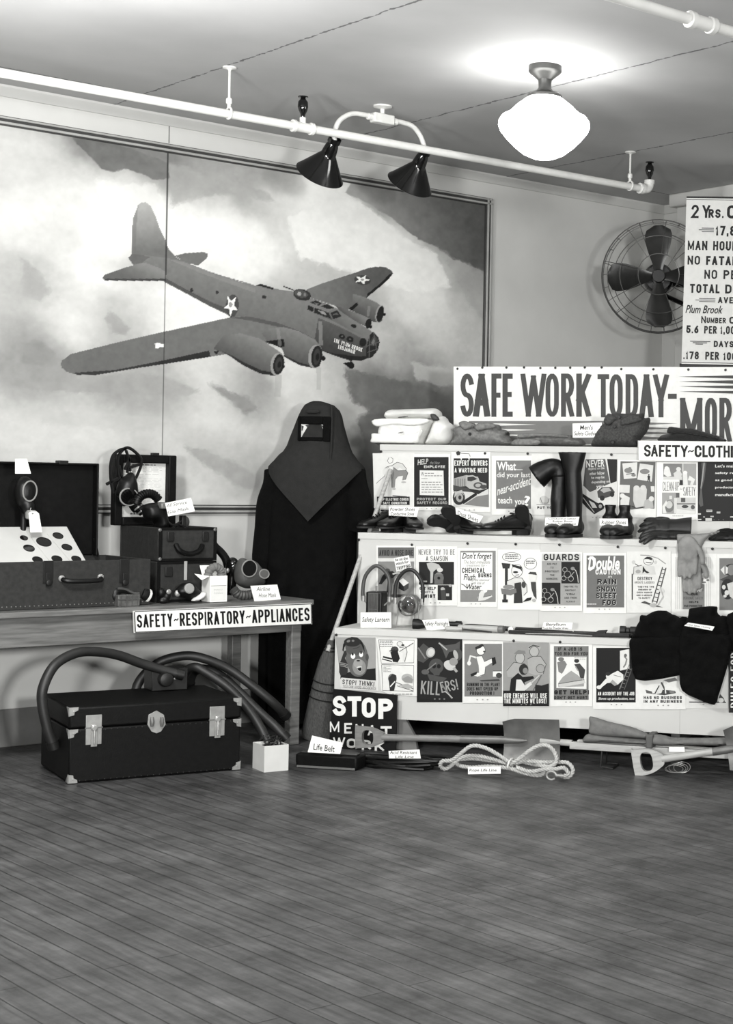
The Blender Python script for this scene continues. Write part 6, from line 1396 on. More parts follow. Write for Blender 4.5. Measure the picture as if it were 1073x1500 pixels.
for pts in ([(110,330),(95,230),(100,120),(150,50),(200,40),(260,80),(310,140),(310,200),(280,280),(255,330)], [(180,270),(200,190),(190,120),(170,60)], [(215,250),(200,230),(240,210),(300,190)], [(130,300),(115,240),(105,200)], [(100,320),(40,350),(-10,375)], [(160,240),(190,170),(205,120)], [(50,460),(30,330),(28,200),(50,110),(110,60),(170,45)]):
    st_.tube(ypath(t, cM, pts, Yg, .02, 5), .0085, 6)
st_.build('head_straps', M_black, t)
MB().tube([(x, -.05, z) for x, z in yout(t, cM, ell2((140,490), 82, 78, 0, 28), Yg)], .0045, 6, loop=True).build('lens_rim', M_nickel, t)
MB().prism(yout(t, cM, ell2((140,490), 76, 72, 0, 24), Yg)[::-1], -.054, -.050).build('lens', mat('mask_lens', 20, .06, .3, 12), t)
vq = yout(t, cM, [(235,570),(275,640)], Yg)
A0 = Vector((vq[0][0], -.03, vq[0][1])); B0 = Vector((vq[1][0], -.05, vq[1][1]))
MB().tube([A0, A0+(B0-A0)*.35, A0+(B0-A0)*.4, A0+(B0-A0)*.6, A0+(B0-A0)*.62, B0], [.026, .027, .029, .029, .024, .024], 16).build('valve_housing', M_black_en, t)
for f in (.25, .75): c_ = A0+(B0-A0)*f; d_ = (B0-A0).normalized()*.004; MB().tube([c_-d_, c_+d_], .0285, 16).build('metal_band', M_nickel, t)
def corr(mb, pts, r, amp=.14, per=3, n=12):
    mb.tube(pts, [r*(1+amp*(1 if (i//max(1, per//2)) % 2 == 0 else -1)) for i in range(len(pts))], n); return mb
# canister assembly on the open case
p0 = on_y(240, 773, Yc+.1)
t = thing('gas_mask_canister', 'dark canister with corrugated hose and buckles lying on the open case', 'mask', (p0.x, Yc+.10, zB+hA-.042))
Yq = Yc+.10
hs = ypath(t, cM, [(290,560),(310,510),(350,475),(410,462),(460,480),(495,520)], Yq, .05, 12); corr(MB(), hs, .022, .12, 4).build('corrugated_hose', M_black, t)
MB().puff(sm(yout(t, cM, [(310,600),(330,560),(400,545),(500,540),(540,560),(536,600),(520,650),(530,700),(522,790),(430,790),(410,720),(330,700)], Yq), 4), .06, .05, rad=.04, step=.009, wr=.006, seed=8).build('canister_bag', M_black, t, smooth=60)
q = yout(t, cM, [(415,545),(530,600)], Yq); MB().box(q[0][0], -.08, q[1][1], q[1][0], -.03, q[0][1]).build('metal_canister', M_steel, t, bev=.006)
MB().tube(ypath(t, cM, [(500,720),(540,750),(590,735),(640,700)], Yq, -.05), .006, 6).tube(ypath(t, cM, [(530,780),(580,740),(630,760),(670,770)], Yq, -.06), .006, 6).build('straps', M_black, t)
q = yout(t, cM, [(625,660),(660,790)], Yq); MB().box(q[0][0], -.06, q[1][1], q[1][0], -.02, q[0][1]).build('buckle_plate', M_iron, t, bev=.004)
q, = yout(t, cM, [(695,725)], Yq); MB().ell((q[0], 0, q[1]), (.026, .026, .034), 14).build('rubber_bulb', M_greyrub, t)
s = WSheet(Yq-.09, cM, [(515,548),(755,500),(792,625),(545,672)], M_card); s.txt('All Service', 528, 558, 718, 590, 45, 0, .15, -.19); s.txt('Gas Mask', 540, 620, 735, 648, 45, 0, .15, -.19)
s.out('name_card', 'white tilted card about the all service gas mask, standing on the open case', 'card', GK)
# smaller respirators along the front edge
Ys = 7.69
def yth(name, label, cat, px, Y=Ys, grp=None): return thing(name, label, cat, (on_y(px, 880, Y).x, Y, TZ), 0, grp)
GR = 'small respirators along the front of the table'
t = yth('respirator', 'dark half mask with a grey strap, leftmost on the front edge of the table', 'mask', 178, Ys+.03, GR)
MB().puff(sm(yout(t, cU, [(42,405),(60,375),(100,362),(140,385),(205,402),(200,416),(150,420),(100,425),(95,470),(60,470),(40,440)], Ys+.03), 4), .03, .03, rad=.03, step=.006, wr=.004, seed=2).build('mask_body', M_black, t, smooth=60)
MB().tube(ypath(t, cU, [(75,378),(120,382),(170,405),(205,408)], Ys+.03, -.03), .007, 6).build('strap', M_greyrub, t)
t = yth('filter_box', 'small grey transparent box of filters in front of the leftmost half mask', 'box', 186, Ys-.01)
q = yout(t, cU, [(85,418),(215,472)], Ys-.01); MB().box(q[0][0], -.02, 0, q[1][0], .04, q[0][1]).build('box_body', mat('cloudy_celluloid', 88, .2, .3, 30), t, bev=.003)
rb = MB()
for i in range(4): x = q[0][0]+(q[1][0]-q[0][0])*(.12+.25*i); rb.box(x, -.022, .004, x+.004, -.02, q[0][1]-.004)
rb.box(q[0][0], -.023, q[0][1]*.55, q[1][0], -.02, q[0][1]*.68); rb.build('box_ribs', M_greyrub, t)
def disc_filter(label, px, cxy, rx, tilt, Y):
    t = yth('filter_cup', label, 'filter', px, Y, GR); q, = yout(t, cU, [cxy], Y)
    Mx = tr(q[0], 0, q[1]) @ tilt
    MB().lathe([(.003, -.03), (rx*.8, -.028), (rx, -.01), (rx*1.02, .006)], 24, 0, Mx).build('cup', M_black, t)
    MB().lathe([(rx*1.03, .004), (rx*1.06, .008), (rx*1.04, .018), (rx*.9, .02)], 24, 0, Mx, cap=False).build('pale_ring', mat('pale_felt', 215, .8), t)
    MB().lathe([(rx*.9, .012), (.002, .014)], 24, 0, Mx).build('disc', M_black, t); return t
disc_filter('round black filter cup with a pale ring, left of the small white box', 212, (255,418), .036, rotX(R_(20)) @ rotY(R_(115)), Ys+.03)
t = yth('goggles', 'pair of small dark goggles with a bright glint, in front of the closed case', 'goggles', 240, Ys+.04, GR)
m_ = MB()
for c_ in ((352,405),(385,425)):
    q, = yout(t, cU, [c_], Ys+.04); m_.ell((q[0], 0, q[1]), (.022, .025, .026), 14)
q, = yout(t, cU, [(370,440)], Ys+.04); m_.ell((q[0], 0, .016), (.03, .02, .016), 12)
m_.remesh('goggle_frame', M_black, .005, t)
q, = yout(t, cU, [(388,398)], Ys+.04); MB().ell((q[0], -.022, q[1]), (.014, .006, .013), 12).build('lens', M_nickel, t)
t = yth('respirator', 'black half mask respirator with a pale round filter, left of the small white box', 'mask', 272, Ys+.03, GR)
MB().puff(sm(yout(t, cU, [(438,400),(455,370),(490,345),(540,345),(570,375),(595,400),(590,430),(540,452),(500,440),(460,425)], Ys+.03), 4), .05, .04, rad=.05, step=.007, wr=.003, seed=4).build('mask_body', M_black, t, smooth=60)
q, = yout(t, cU, [(494,378)], Ys+.03); MB().lathe([(.026, 0), (.027, .012), (.022, .016), (.002, .017)], 22, 0, tr(q[0], -.045, q[1]) @ rotX(R_(80)) ).build('filter_disc', mat('filter_felt', 150, .8), t)
MB().puff(sm(yout(t, cU, [(520,444),(570,404),(596,398),(594,428),(560,452),(524,454)], Ys+.03), 3), .03, .02, rad=.02, step=.006).build('pale_cushion', mat('pale_felt', 215, .8), t, smooth=60, M=tr(0, -.035, 0))
q, = yout(t, cU, [(448,408)], Ys+.03); MB().ell((q[0], -.01, q[1]), (.016, .012, .018), 12).build('side_valve', M_nickel, t)
t = yth('carton', 'small white open carton holding a crumpled grey respirator on the table edge', 'box', 307, Ys-.02)
q = yout(t, cU, [(650,305),(752,452)], Ys-.02); X0, X1, ZT = q[0][0], q[1][0], q[0][1]; dp = .085
cb = MB(); cb.box(X0, 0, 0, X1, .002, ZT).box(X0, dp-.002, 0, X1, dp, ZT).box(X0, .002, 0, X0+.002, dp-.002, ZT).box(X1-.002, .002, 0, X1, dp-.002, ZT).box(X0, 0, 0, X1, dp, .003); cb.build('carton_body', M_card, t)
fl = MB(); fl.add([(X0, 0, ZT), (X0, dp, ZT), (X0-.05, dp-.01, ZT+.01), (X0-.05, -.005, ZT-.02)], [(0, 1, 2, 3)]); fl.add([(X0, dp, ZT), (X1, dp, ZT), (X1-.002, dp+.03, ZT+.05), (X0+.002, dp+.03, ZT+.05)], [(0, 1, 2, 3)]); fl.build('flap', M_card, t, smooth=0)
ls = Sheet((0, 0, 10, 10), (X1-X0)*.9, ZT*.55, 226, .0006); ls.greek(2, 2.2, 8, 6, 4, 185, .3); ls.rect(0, -.4, 10, -.1, 90); o = ls.out('carton_label', parent=t); o.location = (X0+(X1-X0)*.05, -.0007, ZT*.62)
cr_ = MB(); corr(cr_, bez([(X0+.01, .04, ZT-.01), (X0+.015, .035, ZT+.025), (X0+.045, .035, ZT+.045), (X1-.02, .04, ZT+.03), (X1-.01, .045, ZT-.005)], 10), .021, .08, 4); cr_.build('packed_hose', M_canvas, t)
# air line hose mask at the right end
Yr = 7.78
t = yth('air_line_mask', 'grey rubber mask with two lenses and corrugated hose, right end of the table', 'mask', 360, Yr)
MB().puff(sm(yout(t, cU, [(800,300),(805,250),(825,205),(850,195),(890,215),(905,225),(925,215),(960,260),(970,300),(972,350),(930,365),(890,380),(850,375),(810,350)], Yr), 4), .06, .05, rad=.06, step=.008, wr=.003, seed=12).build('facepiece', M_greyrub, t, smooth=60)
for c_, rx, ry, yy in (((848,255), 44, 50, -.068), ((940,288), 28, 26, -.064)):
    MB().tube([(x, yy, z) for x, z in yout(t, cU, ell2(c_, rx, ry, .2, 26), Yr)], .004, 6, loop=True).build('lens_rim', M_nickel, t)
    MB().prism(yout(t, cU, ell2(c_, rx*.93, ry*.93, .2, 22), Yr)[::-1], yy-.002, yy+.003).build('lens', MATS['mask_lens'] if c_[0] < 900 else M_steel, t)
corr(MB(), ypath(t, cU, [(775,385),(800,412),(845,420),(890,410),(915,390)], Yr, -.03, 10), .024, .09, 4).build('corrugated_hose', M_greyrub, t)
t = yth('air_hose', 'black hose curving down behind the stacked cases to a black face cup', 'hose', 335, Yr+.08)
MB().tube(ypath(t, cU, [(660,60),(690,120),(730,160),(760,200),(775,250)], Yr+.08, .03), .022, 12).build('hose_tube', M_black, t)
q, = yout(t, cU, [(768,245)], Yr+.08); MB().ell((q[0], -.03, q[1]), (.036, .04, .052), 16).tube([(q[0], -.02, q[1]), (q[0]+.005, -.01, .022)], .028, 12).remesh('face_cup', M_black_en, .007, t)
q, = yout(t, cU, [(728,268)], Yr+.08); MB().ell((q[0], -.05, q[1]), (.009, .008, .014), 10).build('metal_stud', M_nickel, t)
s = WSheet(7.66, cU, [(894,364),(1056,356),(1078,446),(918,458)], M_card); s.txt('Airline', 930, 372, 1012, 396, 45, 0, .15, -.03); s.txt('Hose Mask', 944, 410, 1050, 434, 45, 0, .15, -.03)
s.out('name_card', 'white card about the air line hose mask, at the right end of the table', 'card', GK)
# ------------------------------------------------------------------ protective suit on its stand by the wall
cV = (360, 570, .20671)
SD = 9.35
def suit():
    c_ = EYEP + ray(463, 750)*SD; base = Vector((c_.x, c_.y, 0)); rz = YAW-PI/2; k = SD/FPX
    t = thing('protective_suit', 'tall black protective suit with a grey hood and window, standing against the mural', 'suit', base, rz)
    def L(px, py):
        p = hit(px, py, Fv, Fv.dot(base)); d = p-base; return d.dot(Rv), p.z
    def cl(x, y): return L(cV[0]+x*cV[2], cV[1]+y*cV[2])
    n = 56
    # coat: rings of (left px, right px, py, depth)
    rg = []
    rows = [(240,740,520,.10),(200,790,540,.13),(180,812,575,.15),(165,812,640,.165),(140,800,800,.17),(128,795,1000,.18),(112,790,1200,.19),(100,790,1400,.20),(95,800,1700,.21)]
    for i, (a, b, y, dp) in enumerate(rows):
        (xl, z), (xr_, _) = cl(a, y), cl(b, y); f = i/(len(rows)-1)
        rg.append((xl, xr_, z, dp))
    rg.append((rg[-1][0], rg[-1][1], .02, .215))
    rings = []
    for i in range(len(rg)-1):
        a, b = rg[i], rg[i+1]
        for q in range(6 if i < len(rg)-2 else 14):
            f = q/(6 if i < len(rg)-2 else 14); xl, xr_, z, dp = (a[j]+(b[j]-a[j])*f for j in range(4))
            fold = min(1, max(0, (1.5-z)/1.0))*.028
            rings.append([Vector(((xl+xr_)/2+((xr_-xl)/2-fold+fold*math.cos(11*th+z*1.3))*math.cos(th), (dp-fold+fold*math.cos(9*th+1+z))*math.sin(th), z)) for th in (2*PI*j/n for j in range(n))])
    MB().loft(rings).build('coat', M_blackcloth, t, smooth=70)
    for pts, rr in (([(225,560),(165,660),(125,800),(98,980),(84,1180),(78,1330)], (.07, .085, .085, .08, .08, .075)), ([(775,560),(838,660),(868,800),(880,920),(868,1010)], (.06, .075, .08, .08, .07))):
        P = [cl(*q) for q in pts]; pp = bez([(x+(.055 if i and pts[0][0] < 500 else (-.055 if i else 0)), -.02, z) for i, (x, z) in enumerate(P)], 6)
        rad = [rr[min(len(rr)-1, int(i/6))]+(rr[min(len(rr)-1, int(i/6)+1)]-rr[min(len(rr)-1, int(i/6))])*((i/6) % 1)+.002*math.sin(i*.6) for i in range(len(pp))]
        MB().tube(pp, rad, 18).build('sleeve', M_blackcloth, t, smooth=70)
    # hood: head and shoulder cape with a pointed front hem
    rows = [(478,528,84,.02),(450,572,95,.06),(420,624,112,.09),(396,662,148,.115),(376,680,190,.13),(352,692,250,.14),(332,706,300,.145),(312,720,350,.15),(294,736,400,.155),(268,752,440,.165),(238,770,465,.175),(206,796,502,.19)]
    hr = []
    for a, b, y, dp in rows:
        (xl, z), (xr_, _) = cl(a, y), cl(b, y)
        hr.append([Vector(((xl+xr_)/2+(xr_-xl)/2*math.copysign(abs(math.cos(th))**.9, math.cos(th)), dp*math.sin(th)+.004*noise.noise(Vector((5*math.cos(th), 5*math.sin(th), z*6))), z)) for th in (2*PI*j/n for j in range(n))])
    (xl, zs_), (xr_, _) = cl(162, 560), cl(838, 566); zf = cl(490, 932)[1]; zb_ = cl(490, 760)[1]
    for g, dp in ((.4, .205), (.75, .215), (1.0, .215)):
        r = []
        for j in range(n):
            th = 2*PI*j/n; cx, sx = math.cos(th), math.sin(th); top = hr[11][j].z
            x = (xl+xr_)/2+(xr_-xl)/2*cx*(1.0 if g < .5 else 1.0); fr = (1-abs(cx))**.95
            zh = zs_+((zf if sx < 0 else zb_)-zs_)*fr
            y = dp*math.copysign(abs(sx)**.8, sx)+.012*math.sin(6*th)*g
            r.append(Vector((hr[11][j].x+(x-hr[11][j].x)*min(1, g*1.25), y, top+(zh-top)*g)))
        hr.append(r)
    MB().loft(hr, c1=False).build('hood', M_hood, t, smooth=70)
    # window
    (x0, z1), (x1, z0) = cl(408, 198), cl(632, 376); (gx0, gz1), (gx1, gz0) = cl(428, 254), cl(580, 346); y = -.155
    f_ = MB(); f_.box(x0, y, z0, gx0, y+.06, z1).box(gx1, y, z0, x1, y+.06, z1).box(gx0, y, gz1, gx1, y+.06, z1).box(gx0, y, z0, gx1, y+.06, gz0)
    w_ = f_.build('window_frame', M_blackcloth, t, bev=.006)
    g_ = MB().box(gx0, y+.018, gz0, gx1, y+.024, gz1).build('window_pane', mat('pale_reflection_glass', 205, .15, .35, 14, .2, 18), w_)  # reflection in the glass painted as a pale mottled tone
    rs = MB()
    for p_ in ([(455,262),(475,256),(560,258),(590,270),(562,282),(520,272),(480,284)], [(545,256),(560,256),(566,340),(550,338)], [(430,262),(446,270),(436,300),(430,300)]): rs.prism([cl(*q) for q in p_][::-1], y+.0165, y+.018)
    rs.build('pane_reflection', M_black, w_)  # dark parts of the glass reflection, built as thin black shapes
    tb = [cl(*q) for q in ((478,150),(548,150),(556,178),(470,178))]; MB().puff(sm(tb, 4), .012, .006, rad=.01, step=.005).build('tab', M_hood, t, M=tr(0, -.142, 0))
    sx_ = [cl(*q) for q in ((632,118),(640,250),(640,400),(640,560),(650,700))]; MB().tube(bez([(x, -.105-.045*min(1, i*.6)-.02*(i > 2)-.015*(i > 3), z) for i, (x, z) in enumerate(sx_)], 5), .006, 6).build('seam', M_hood, t)
    MB().tube([(0, 0, 0), (0, 0, 1.4)], .02, 10).lathe([(.2, 0), (.2, .02), (.03, .03)], 20).build('stand_post', M_wood_dark, t)
suit()

# ------------------------------------------------------------------ things on the floor
A_ = on_floor(100, 1149); B_ = on_floor(351, 1128); TA = math.atan2((B_-A_).y, (B_-A_).x)
def trunk():
    t = thing('trunk', 'large black trunk with bright metal corners on the floor below the table', 'trunk', A_, TA)
    W_, D_, H_ = .8176, .56, .357; hl = .10
    MB().box(0, 0, .004, W_, D_, H_-hl-.002).build('trunk_body', M_leather, t, bev=.008)
    MB().box(-.002, -.002, H_-hl+.001, W_+.002, D_+.002, H_).build('lid', M_leather, t, bev=.010)
    n_ = Vector((math.sin(TA), -math.cos(TA), 0)); ux = Vector((math.cos(TA), math.sin(TA), 0))
    def F(x, y): p = hit(30+x*.41938, 880+y*.41938, n_, n_.dot(A_)); return (p-A_).dot(ux), p.z
    for (x0, y0, x1, y1) in ((228,400,282,500), (660,370,711,470)):
        (a, zt), (b, zb) = F(x0, y0), F(x1, y1); zt = min(zt, H_-.003); m_ = MB()
        m_.box(a, -.005, zb, b, -.0015, zt); c_ = (a+b)/2
        o = m_.build('hasp', M_nickel, t, bev=.002)
        k_ = MB(); k_.box(c_-.014, -.014, zb-.008, c_+.014, -.005, zt-.045).lathe([(.016, 0), (.017, .004), (.010, .009)], 14, 0, tr(c_, -.013, zt-.06) @ rotX(PI/2)).tube([(c_, -.016, zt-.07), (c_, -.017, zb+.005)], .006, 8); k_.build('hasp_tongue', M_nickel, o, bev=.001)
        MB().box(a-.004, -.0065, H_-hl-.003, b+.004, -.005, H_-hl+.003).build('hasp_hinge', M_steel, o)
    pts = [F(*q) for q in ((474,383),(500,398),(506,432),(490,456),(474,463),(456,456),(442,432),(446,398))]
    o = MB().prism(pts[::-1], -.005, -.0015).build('lock_plate', M_nickel, t, bev=.001)
    for x in (457, 491): (a, z0), (_, z1) = F(x, 438), F(x, 405); MB().tube([(a, -.009, z0), (a, -.012, (z0+z1)/2), (a, -.009, z1)], [.007, .011, .007], 10).build('lock_bolt', M_steel, o)
    def corner(x, z, sx, sz):
        m_ = MB(); a = .040; pl = [(0, 0), (a, 0), (a*.95, a*.35), (a*.55, a*.55), (a*.5, a*.9), (0, a)]
        q = [(x+sx*p, z+sz*r) for p, r in pl]; 
        if sx*sz > 0: q = q[::-1]
        m_.prism(q, -.0048, -.0005); xe = x-sx*.003 if True else x
        yy = [(0, z), (.045, z), (.02, z+sz*.025), (0, z+sz*.042)]
        m_.add([(x-sx*.0035, y_, z_) for y_, z_ in yy]+[(x-sx*.0005, y_, z_) for y_, z_ in yy], [(0, 1, 2, 3), (7, 6, 5, 4)]+[(i, (i+1) % 4, (i+1) % 4+4, i+4) for i in range(4)])
        m_.ell((x+sx*.018, -.0055, z+sz*.018), (.004, .003, .004), 8); m_.build('corner_plate', M_nickel, t, smooth=20)
    for x, sx in ((0, 1), (W_, -1)):
        corner(x, .004, sx, 1); corner(x, H_, sx, -1); corner(x, H_-hl-.003, sx, -1); corner(x, H_-hl+.003, sx, 1) if False else None
    rv = MB()
    for i in range(26):
        for z in (.012, H_-hl-.012): rv.lathe([(.003, 0), (.0025, .0018), (.001, .0024)], 6, 0, tr(.05+i*.0287, 0, z) @ rotX(PI/2))
    rv.build('rivet_row', M_iron, t)
trunk()
def trunk_pt(x, y, z): return A_ + Vector((math.cos(TA)*x-math.sin(TA)*y, math.sin(TA)*x+math.cos(TA)*y, z))
t = thing('air_blower', 'small black air blower with a pale label on top of the trunk', 'blower', trunk_pt(.585, .46, .359), TA)
MB().box(-.09, -.06, 0, .09, .08, .11).lathe([(.03, 0), (.035, .004), (.035, .05), (.02, .055)], 16, 0, tr(-.03, -.06, .06) @ rotX(PI/2)).build('blower_housing', M_iron, t, bev=.006)
MB().box(.02, -.063, .055, .06, -.0605, .085).build('pale_label', M_card, t)
def hose(label, pts, mat_=None, r=.024, n=8):
    """pts: (px, py, world Y) on upright planes, or world points"""
    W = [p if isinstance(p, Vector) else on_y(30+p[0]*.41938, 880+p[1]*.41938, p[2]) for p in pts]
    for w_ in W: w_.z = max(w_.z, r)
    t = thing('air_hose', label, 'hose', W[0].copy(), 0, 'thick rubber hoses under the table')
    P = bez([w_-W[0] for w_ in W], n)
    rad = [r*(1+.05*(1 if i % 2 else -1)) for i in range(len(P))]
    MB().tube(P, r, 14).build('hose_tube', M_hose, t)
    for e in (0, -1):
        d_ = (P[1]-P[0]).normalized() if e == 0 else (P[-1]-P[-2]).normalized()
        MB().tube([P[e]-d_*.025, P[e]+d_*.012], r*1.18, 14).build('end_coupling', M_iron, t)
    return t
hose('thick black hose looping up over the left end of the trunk', [(112,500,7.50),(92,440,7.50),(76,360,7.50),(80,300,7.50),(120,225,7.52),(190,184,7.55),(260,178,7.58),(340,190,7.6),(430,222,7.6),(510,245,7.58),(560,258,7.56)])
hose('thick black hose arching behind the trunk down to the table leg at right', [(400,330,7.85),(410,290,7.85),(445,245,7.83),(500,208,7.80),(580,192,7.76),(650,205,7.72),(730,240,7.68),(810,298,7.62),(880,355,7.58),(925,400,7.60)])
hose('thick black hose sloping down behind the white box, nearest the trunk', [(560,300,7.84),(575,250,7.80),(610,232,7.74),(650,252,7.70),(720,300,7.62),(780,360,7.52),(830,430,7.42),(860,490,7.36)])
hose('thick black hose sloping down to the floor beside the table leg, lower of the pair', [(590,290,7.90),(605,250,7.86),(645,238,7.80),(700,262,7.76),(760,315,7.66),(830,385,7.54),(890,440,7.44),(925,478,7.40)])
# white carton on the floor
a, b = on_floor(386.5, 1131.6), on_floor(422, 1128.3); an = math.atan2((b-a).y, (b-a).x); w_ = (b-a).length
t = thing('carton', 'white open carton of dark fittings on the floor right of the trunk', 'box', a, an)
dp = .15; h_ = .128; cb = MB(); cb.box(0, 0, 0, w_, .003, h_).box(0, dp-.003, 0, w_, dp, h_).box(0, .003, 0, .003, dp-.003, h_).box(w_-.003, .003, 0, w_, dp-.003, h_).box(.003, .003, 0, w_-.003, dp-.003, .003); cb.build('carton_body', mat('grey_white_card', 205, .7, .06), t)
r_ = random.Random(3); wi = MB()
for i in range(16):
    p0_ = Vector((r_.uniform(.02, w_-.02), r_.uniform(.02, dp-.02), h_-.03)); p1_ = p0_+Vector((r_.uniform(-.03, .03), r_.uniform(-.03, .03), r_.uniform(.03, .065))); p2_ = p1_+Vector((r_.uniform(-.04, .04), r_.uniform(-.03, .03), r_.uniform(-.03, .01)))
    wi.tube(bez([p0_, p1_, p2_], 4), .003, 5)
wi.ell((w_*.5, dp*.5, h_-.03), (w_*.45, dp*.42, .03), 12); wi.build('packed_fittings', M_iron, t)

# STOP sign leaning on the stand
cF = (420, 990, .21435)
ss = PSheet(-.06, cF, (282, 92, 752, 520), 16, .012, [(318,90),(752,132),(742,530),(282,512)])
for ch, x0, x1, dy in (('S', 314, 402, 0), ('T', 414, 508, 4), ('O', 512, 606, 12), ('P', 624, 724, 20)):
    ss.face([[(x-.035*(y-205)*0, y) for x, y in q] for q in caps_strokes(ch, x0, 136+dy, x1, 274+dy, .34)], 232)
for ch, x0, x1, dy in (('M', 294, 358, 0), ('E', 392, 444, 10), ('N', 470, 524, 18), ('A', 552, 612, 24), ('T', 640, 716, 32)): ss.caps(ch, x0, 312+dy, x1, 384+dy, 226, .22)
for ch, x0, x1, dy in (('W', 316, 398, 0), ('O', 410, 474, 8), ('R', 512, 574, 18), ('K', 600, 664, 28)): ss.caps(ch, x0, 420+dy, x1, 486+dy, 226, .24)
ss.out('stop_sign', 'black STOP MEN AT WORK sign leaning against the left end of the stand', 'sign')
# broom
def broom():
    foot = on_floor(464, 1084); u, z = at_d(572, 688, .572); top = DP(u, .572, z)
    u2, z2 = at_d(484, 942, .06); nk = DP(u2, .06, z2)
    t = thing('broom', 'straw broom standing left of the stop sign with its long handle leaning on the stand', 'broom', foot)
    P = lambda v: v-foot
    MB().tube([P(nk)-(top-nk).normalized()*.05, P(nk+(top-nk)*.5), P(top)], .0125, 12).build('handle', M_wood_pale, t)
    ax = (P(nk)).normalized(); ln = P(nk).length; side = Vector((UD.x, UD.y, 0)); side = (side-ax*side.dot(ax)).normalized(); dep = ax.cross(side)
    rings = []
    for f, a, b in ((0, .088, .035), (.06, .092, .04), (.35, .078, .045), (.62, .064, .042), (.8, .05, .034), (.9, .034, .028), (.97, .022, .02), (1.03, .016, .016)):
        rings.append([ax*(f*ln)+side*(a*math.cos(th)*(1+.04*math.sin(th*17)))+dep*(b*math.sin(th)*(1+.05*math.sin(th*13))) for th in (2*PI*j/40 for j in range(40))])
    MB().loft(rings).build('straw_head', M_straw, t, smooth=70)
    bd = MB()
    for f, a, b in ((.44, .077, .046), (.53, .072, .046), (.61, .067, .044), (.93, .03, .027), (.965, .025, .024)): bd = MB(); bd.tube([ax*(f*ln)+side*(a*math.cos(th))+dep*(b*math.sin(th)) for th in (2*PI*j/28 for j in range(28))], .0035, 6, loop=True).build('stitching', M_iron, t)
broom()
# floor items in the stand's own frame
def fl(name, label, cat, px, s_, group=None):
    return thing(name, label, cat, DP(at_d(px, 1110, s_)[0], s_, 0), DR, group)
def fo(t, crop, pts, s_, zmin=0.0): return outl(t, crop, pts, s_, zmin)
def fcard(s_, crop, quad, label, lines): return card(s_, crop, quad, label, lines)
t = fl('life_belt', 'dark wide life belt lying rolled on the floor left of the stop sign', 'belt', 478, -.66)
q = fo(t, cF, [(58,528),(480,528),(480,628),(70,632)], -.66); xa, xb = q[0][0], q[1][0]; zt = max(q[0][1], .06)
MB().box(xa, 0, 0, xb, .12, zt).build('belt_web', M_leather, t, bev=.012)
MB().box(xa+.01, -.004, .004, xb-.01, .0, .014).build('pale_edge', mat('belt_edge', 95, .6), t); MB().box(xa+.02, .02, zt, xb-.01, .07, zt+.008).build('strap', mat('strap_leather', 62, .5, .2), t, bev=.003)
MB().box(xa-.012, .03, .02, xa, .09, zt-.01).build('buckle', M_iron, t, bev=.003)
fcard(-.675, cF, [(172,408),(382,458),(364,534),(142,522)], 'white tilted card about the life belt, resting on the dark belt', [('Life Belt', 180, 462, 326, 505, .12)])
def rope_tube(mb, pts, r, strands=3, pitch=.048, n=6):
    P = [Vector(p) for p in pts]; 
    L = 0; D = [0]
    for i in range(1, len(P)): L += (P[i]-P[i-1]).length; D.append(L)
    m = max(8, int(L/(pitch/7))); Q = []; j = 0
    for i in range(m+1):
        d = L*i/m
        while j < len(D)-2 and D[j+1] < d: j += 1
        f = (d-D[j])/max(1e-6, D[j+1]-D[j]); Q.append(P[j].lerp(P[j+1], min(1, f)))
    up = Vector((0, 0, 1)); fr = []
    for i, p in enumerate(Q):
        tg = (Q[min(i+1, m)]-Q[max(i-1, 0)]).normalized(); up = (up-tg*up.dot(tg))
        up = up.normalized() if up.length > 1e-4 else Vector((0, 1, 0)); fr.append((p, up.copy(), tg.cross(up)))
    for s_ in range(strands):
        pts_ = []
        for i, (p, u_, v_) in enumerate(fr):
            a = 2*PI*(s_/strands+L*i/m/pitch); pts_.append(p+(u_*math.cos(a)+v_*math.sin(a))*r*.56)
        mb.tube(pts_, r*.5, n)
    return mb
cR_ = (630, 1030, .21435)
t = fl('rope_coil', 'bundled pale life line rope tied in the middle on the floor before the stand', 'rope', 745, -.55)
def rp(pts, dy): 
    o = fo(t, cR_, pts, -.55, .010); return bez([(x, dy[i] if isinstance(dy, (list, tuple)) else dy, z) for i, (x, z) in enumerate(o)], 7)
mb = MB()
rope_tube(mb, rp([(548,412),(470,352),(380,300),(290,288),(215,340),(150,388),(85,395),(62,430),(85,462),(130,432),(200,378),(300,366),(420,388),(548,424)], [0,-.01,-.02,-.02,-.02,-.01,0,.01,.03,.03,.03,.03,.02,.01]), .0105)
rope_tube(mb, rp([(150,410),(180,430),(280,440),(400,430),(548,440),(640,466),(740,486),(800,470)], [.05,.03,.0,-.01,-.02,-.03,-.03,-.02]), .0105)
rope_tube(mb, rp([(160,400),(260,392),(400,405),(548,418),(640,400),(760,408),(880,404),(945,412),(978,460),(950,498),(890,488)], [.06,.06,.05,.03,.02,.02,.01,.0,-.01,-.03,-.02]), .0105)
rope_tube(mb, rp([(548,416),(610,378),(680,322),(740,292),(800,294),(850,340),(868,395),(830,425),(770,420),(700,430),(600,410)], [-.01,-.01,0,.01,.01,.0,-.02,-.03,-.03,.04,.05]), .0105)
rope_tube(mb, rp([(600,430),(700,455),(800,440),(870,440),(930,430),(960,470),(920,490)], [-.03,-.05,-.05,-.04,-.05,-.05,-.04]), .0105)
mb.build('rope', M_rope, t, smooth=70)
